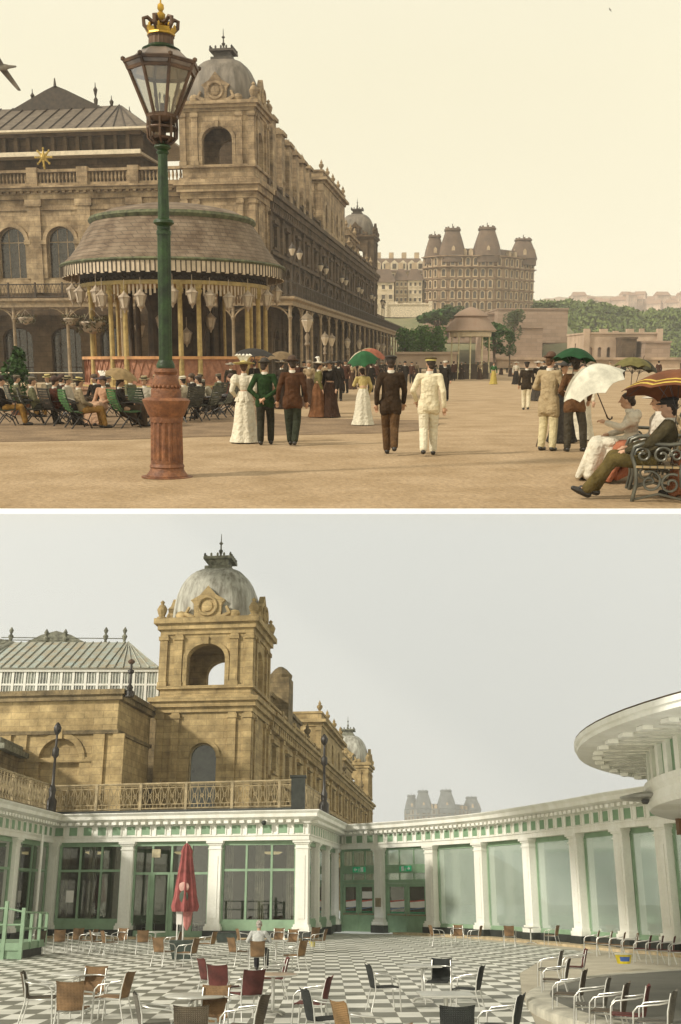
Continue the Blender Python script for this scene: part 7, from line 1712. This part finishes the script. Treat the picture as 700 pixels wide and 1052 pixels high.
for px, row, fc, col, lb in ((563,976.5,72,'grey','grey-backed armchair, farthest of the row beside the round stage'),(588,975,85,'red','small red-backed chair standing alone before the stage kerb'),(568,985,76,'dark brown','dark-backed armchair, second of the row beside the stage'),(582,996,70,'dark brown','dark brown armchair, third of the row beside the stage'),
    (604,1004,74,'grey','grey-backed armchair, fourth of the row beside the stage'),(622,1009,68,'dark brown','dark brown armchair, fifth of the row beside the stage'),(642,1012,74,'red','red-backed armchair near the bottom edge beside the stage'),(668,1017,66,'grey','largest grey-backed armchair nearest the camera beside the stage')):
    chair(px, row, fc, col, lb, g8)
# closed red parasol
q = P(187, 985); pr_ = empty('closed_parasol', q, label='tall closed red parasol in a dark square base before the cafe doors', cat='parasol'); hp_ = P(187, 866, q.y).z
m = MB(); m.box(-.38,.38,-.38,.38,0,.55); m.M = None; m2 = MB(); m2.frustum((-.30,.30,-.30,.30),0,(-.42,.42,-.42,.42),.62); m2.build('base_planter', mat('dark_green_planter', (.045,.06,.05), rough=.7), pr_)
m = MB(); m.tube([(0,0,.6),(0,0,hp_-.05)], .035, 8); m.build('pole', alu, pr_, smooth=50)
zt2, zb2 = hp_, P(187, 937, q.y).z; n = 48; H_ = zt2-zb2
fold = lambda j: 1+.22*math.sin(j*2*math.pi/n*8)+.08*math.sin(j*2*math.pi/n*3+1)
m = MB(); m.lathe([(.015,zt2),(.11,zt2-.10),(.18,zt2-.28),(.17,zt2-.42),(.21,zt2-.75),(.29,zt2-H_*.55),(.35,zt2-H_*.78),(.42,zb2+.20),(.38,zb2+.02),(.32,zb2+.05),(.2,zb2+.8),(.05,zt2-.3)], n, flute=fold); m.build('canopy', mat('parasol_red', (.32,.09,.085), rough=.85, var=.2, scale=2.5, bump=.3, bscale=8), pr_, smooth=60)
m = MB(); m.lathe([(.10,zb2+.25),(.17,zb2),(.13,zb2-.42),(.03,zb2-.62),(.02,zb2+.1)], 24, (.12,0,0), flute=lambda j: 1+.2*math.sin(j*.9)); m.build('hanging_flap', mat('parasol_pink', (.55,.22,.20), rough=.85), pr_, smooth=60)
m = MB(); m.ell((0,-.31,zb2+H_*.36),(.20,.04,.17),14); m.build('pink_emblem', mat('emblem_pink', (.62,.38,.33), rough=.8), pr_, smooth=60)
m = MB(); m.ell((.02,-.35,zb2+H_*.22),(.16,.035,.22),14); m.build('dark_emblem', mat('emblem_dark', (.08,.11,.08), rough=.8), pr_, smooth=60)
m = MB(); m.box(-.26,-.06,-.02,.02,zb2-.42,zb2+.2); m.box(-.24,-.20,-.03,.03,.6,zb2-.42); m.build('cover_strap', MATS['poster_white'], pr_)
MB().lathe([(.015,zt2-.02),(.03,zt2+.0),(.03,zt2+.05),(0,zt2+.09)],8).build('finial', whiteP, pr_)
# dark speaker-like planter boxes, yellow objects
q = P(233, 968); pl = empty('planter_box', q, label='low dark planter box at the foot of the second tall column', cat='planter'); m = MB(); m.frustum((-.42,.42,-.25,.25),0,(-.5,.5,-.3,.3),.42); m.build('box', MATS['dark_green_planter'], pl); m = MB(); m.box(-.52,.52,-.32,.32,.421,.46); m.build('rim', blackP, pl)
q = P(641, 988, z=.25); q.z = .198; tub = empty('yellow_tub', q, label='small yellow tub with blue label standing on the stage kerb', cat='tub'); m = MB(); m.lathe([(.19,0),(.25,.26),(.24,.26),(.18,.02),(0,.02)], 24); m.build('tub', mat('tub_yellow', (.62,.50,.02), rough=.4), tub, smooth=40); MB().lathe([(.205,.07),(.235,.20),(.237,.20),(.207,.07)], 24, a0=-2.3, a1=-.9).build('label_patch', mat('tub_blue', (.05,.12,.40), rough=.5), tub, smooth=40); MB().lathe([(.255,.25),(.265,.26),(.265,.29),(.25,.29)], 24).build('rim', mat('tub_rim', (.6,.58,.45)), tub)
q = P(321, 972.5); wc = empty('yellow_pot', q, label='little yellow pot on the floor by the corner column chairs', cat='pot'); m = MB(); m.lathe([(.10,0),(.13,.22),(.12,.22),(.09,.02),(0,.02)], 16); m.build('pot', MATS['tub_yellow'], wc, smooth=40); MB().lathe([(0,.12),(.115,.15)],16).build('soil', blackP, wc)
# green ramp with railing at the left edge
a = P(20, 986); rp_ = empty('access_ramp', (a.x, a.y, 0), label='green access ramp with tubular railing at the left edge of the terrace', cat='ramp'); wd = 5.0
m = MB(); m.box(-wd,0,0,3.2,.30,.55); m.box(-wd,-.02,.05,.12,.02,.30); m.build('platform', greenP, rp_)
m = MB(); m.box(-wd+.1,-.1,.25,3.1,.01,.29); m.build('underside', blackP, rp_)
for i, x in enumerate((0,-.62,-1.9,-3.2,-4.5)):
    m = MB(); m.box(x-.06,x+.06,-.02,.10,0,1.72 if i != 1 else 1.95); m.build('post', greenP, rp_)
for i, y in enumerate((1.1, 2.2, 3.1)): MB().box(-.05,.05,y-.05,y+.05,.3,1.5).build('post', greenP, rp_)
m = MB()
for z in (1.70,1.15): m.tube([(-wd,.04,z),(-.6,.04,z),(0,.04,z-.12 if z > 1.5 else z)], .035, 6); m.tube([(0,.04,z-.12),(0,3.1,z-.2)], .03, 6)
m.build('hand_rail', greenP, rp_)
# small signs and fittings
fq = on_path([pA,pB], 163)[0]; sg = MB(); sg.box(fq.x-.22,fq.x+.22,fq.y-.12,fq.y-.08,4.0,4.42); tag(sg.build('notice_board', mat('sign_cream', (.55,.48,.32), rough=.6)), 'small cream notice fixed in the transom above the cafe doors', 'sign')
fq = on_path([pA,pB], 74)[0]; sg = MB(); sg.box(fq.x-.20,fq.x+.20,fq.y-.10,fq.y-.075,1.75,2.35); tag(sg.build('paper_notice', MATS['poster_white']), 'white paper notice taped inside the left cafe window', 'notice')
fq = on_path([pA,pB], 273)[0]; v_ = MB(); v_.ell((fq.x,fq.y-.75,zC+.02),(.13,.16,.13),12); v_.tube([(fq.x,fq.y-.6,zC+.02),(fq.x,fq.y-.3,zC+.12)],.04,6); tag(v_.build('security_camera', blackP, smooth=50), 'small dark dome camera under the cornice of the pavilion', 'camera')
fq = on_path([pL,pA], 24)[0]; fq = Vector((fq.x+.55, fq.y, 0)); m = MB(); m.tube([(fq.x,fq.y,0),(fq.x,fq.y,zB_)], .08, 8); tag(m.build('drain_pipe', whiteP, smooth=50), 'white downpipe beside the leftmost column', 'pipe')
# indoors, glimpsed through the glass
di = empty('indoor_table', (0,0,0)); tag(di, cat='table'); MB().lathe([(0,.72),(.4,.72),(.4,.75),(0,.75)],16).build('table_top', mat('indoor_wood', (.22,.14,.08), rough=.4), di); MB().lathe([(.25,0),(.04,.05),(.04,.72)],8).build('pedestal', blackP, di)
for i, px in enumerate((78,104,118,158,206,240,262,292)):
    x = X(px, 950, pA[1]+1.5); place(di, i == 0, (x, pA[1]+1.0+(i%3)*1.2, .02), 0, 'dark cafe table indoors behind the glass, %s from the left' % ORD[i], 'cafe tables indoors')
for i, px in enumerate((70,92,112,150,200,248,274,300)):
    x = X(px, 950, pA[1]+1.5); c = copy_tree(PR['black']); c.location = (x, pA[1]+.8+(i%2)*1.3, .02); c.rotation_euler = (0,0,i*1.3); tag(c, 'dark chair indoors behind the glass, %s from the left' % ORD[i], 'chair', 'dark chairs indoors')
person(loc=Vector((X(101,920,pA[1]+2.4), pA[1]+2.6, .02)), face=R(170), h=1.7, coat=(.03,.10,.08), legs=BLK, detail=1, collar=False, label='waiter in dark teal shirt standing indoors behind the left window')
person(loc=Vector((X(304,920,pA[1]+1.9), pA[1]+1.6, .02)), face=R(200), h=1.66, coat=(.20,.25,.32), legs=BLK, detail=1, collar=False, label='person in pale blue shirt indoors behind the right window', sex='f', skirt=None)
m0 = MB()
for k, (qa, qb) in enumerate(((cA[0],cols[0][0]),(cols[1][0],cB[0]))):
    va, vb = Vector(qa), Vector(qb)
    for t in (.14,.5,.86):
        c = va.lerp(vb, t); m = MB(Mx((c.x, c.y+.35, 0), aAB)); n_ = 14
        m.add([((i/n_-.5)*.5, .04*math.sin(i*2.2), z) for z in (.9, 4.6) for i in range(n_+1)], [(i,i+1,i+n_+2,i+n_+1) for i in range(n_)]); m.add([((i/n_-.5)*.5, .04*math.sin(i*2.2)+.01, z) for z in (.9, 4.6) for i in range(n_+1)], [(i,i+1,i+n_+2,i+n_+1) for i in range(n_)])
        m.build('curtain', mat('grey_curtain', (.30,.27,.22), rough=.9, var=.2), pav, recalc=False)
# ---------------------------------------------------------------- air
FR = 'u'
hzm = bpy.data.materials.new('haze'); hzm.use_nodes = True; nt = hzm.node_tree; nt.nodes.clear(); o_ = nt.nodes.new('ShaderNodeOutputMaterial'); pv = nt.nodes.new('ShaderNodeVolumePrincipled')
pv.inputs['Color'].default_value = (1,.99,.97,1); pv.inputs['Density'].default_value = .00038; pv.inputs['Anisotropy'].default_value = 0; nt.links.new(pv.outputs[0], o_.inputs['Volume'])
hb = MB().box(-460,460,-25,1150,-660,95).build('haze', hzm); tag(hb, kind='stuff')
# ---------------------------------------------------------------- tilt the lower place as one rigid whole
bpy.context.view_layer.update()
for o in LOWER:
    o.matrix_basis = ML @ o.matrix_basis
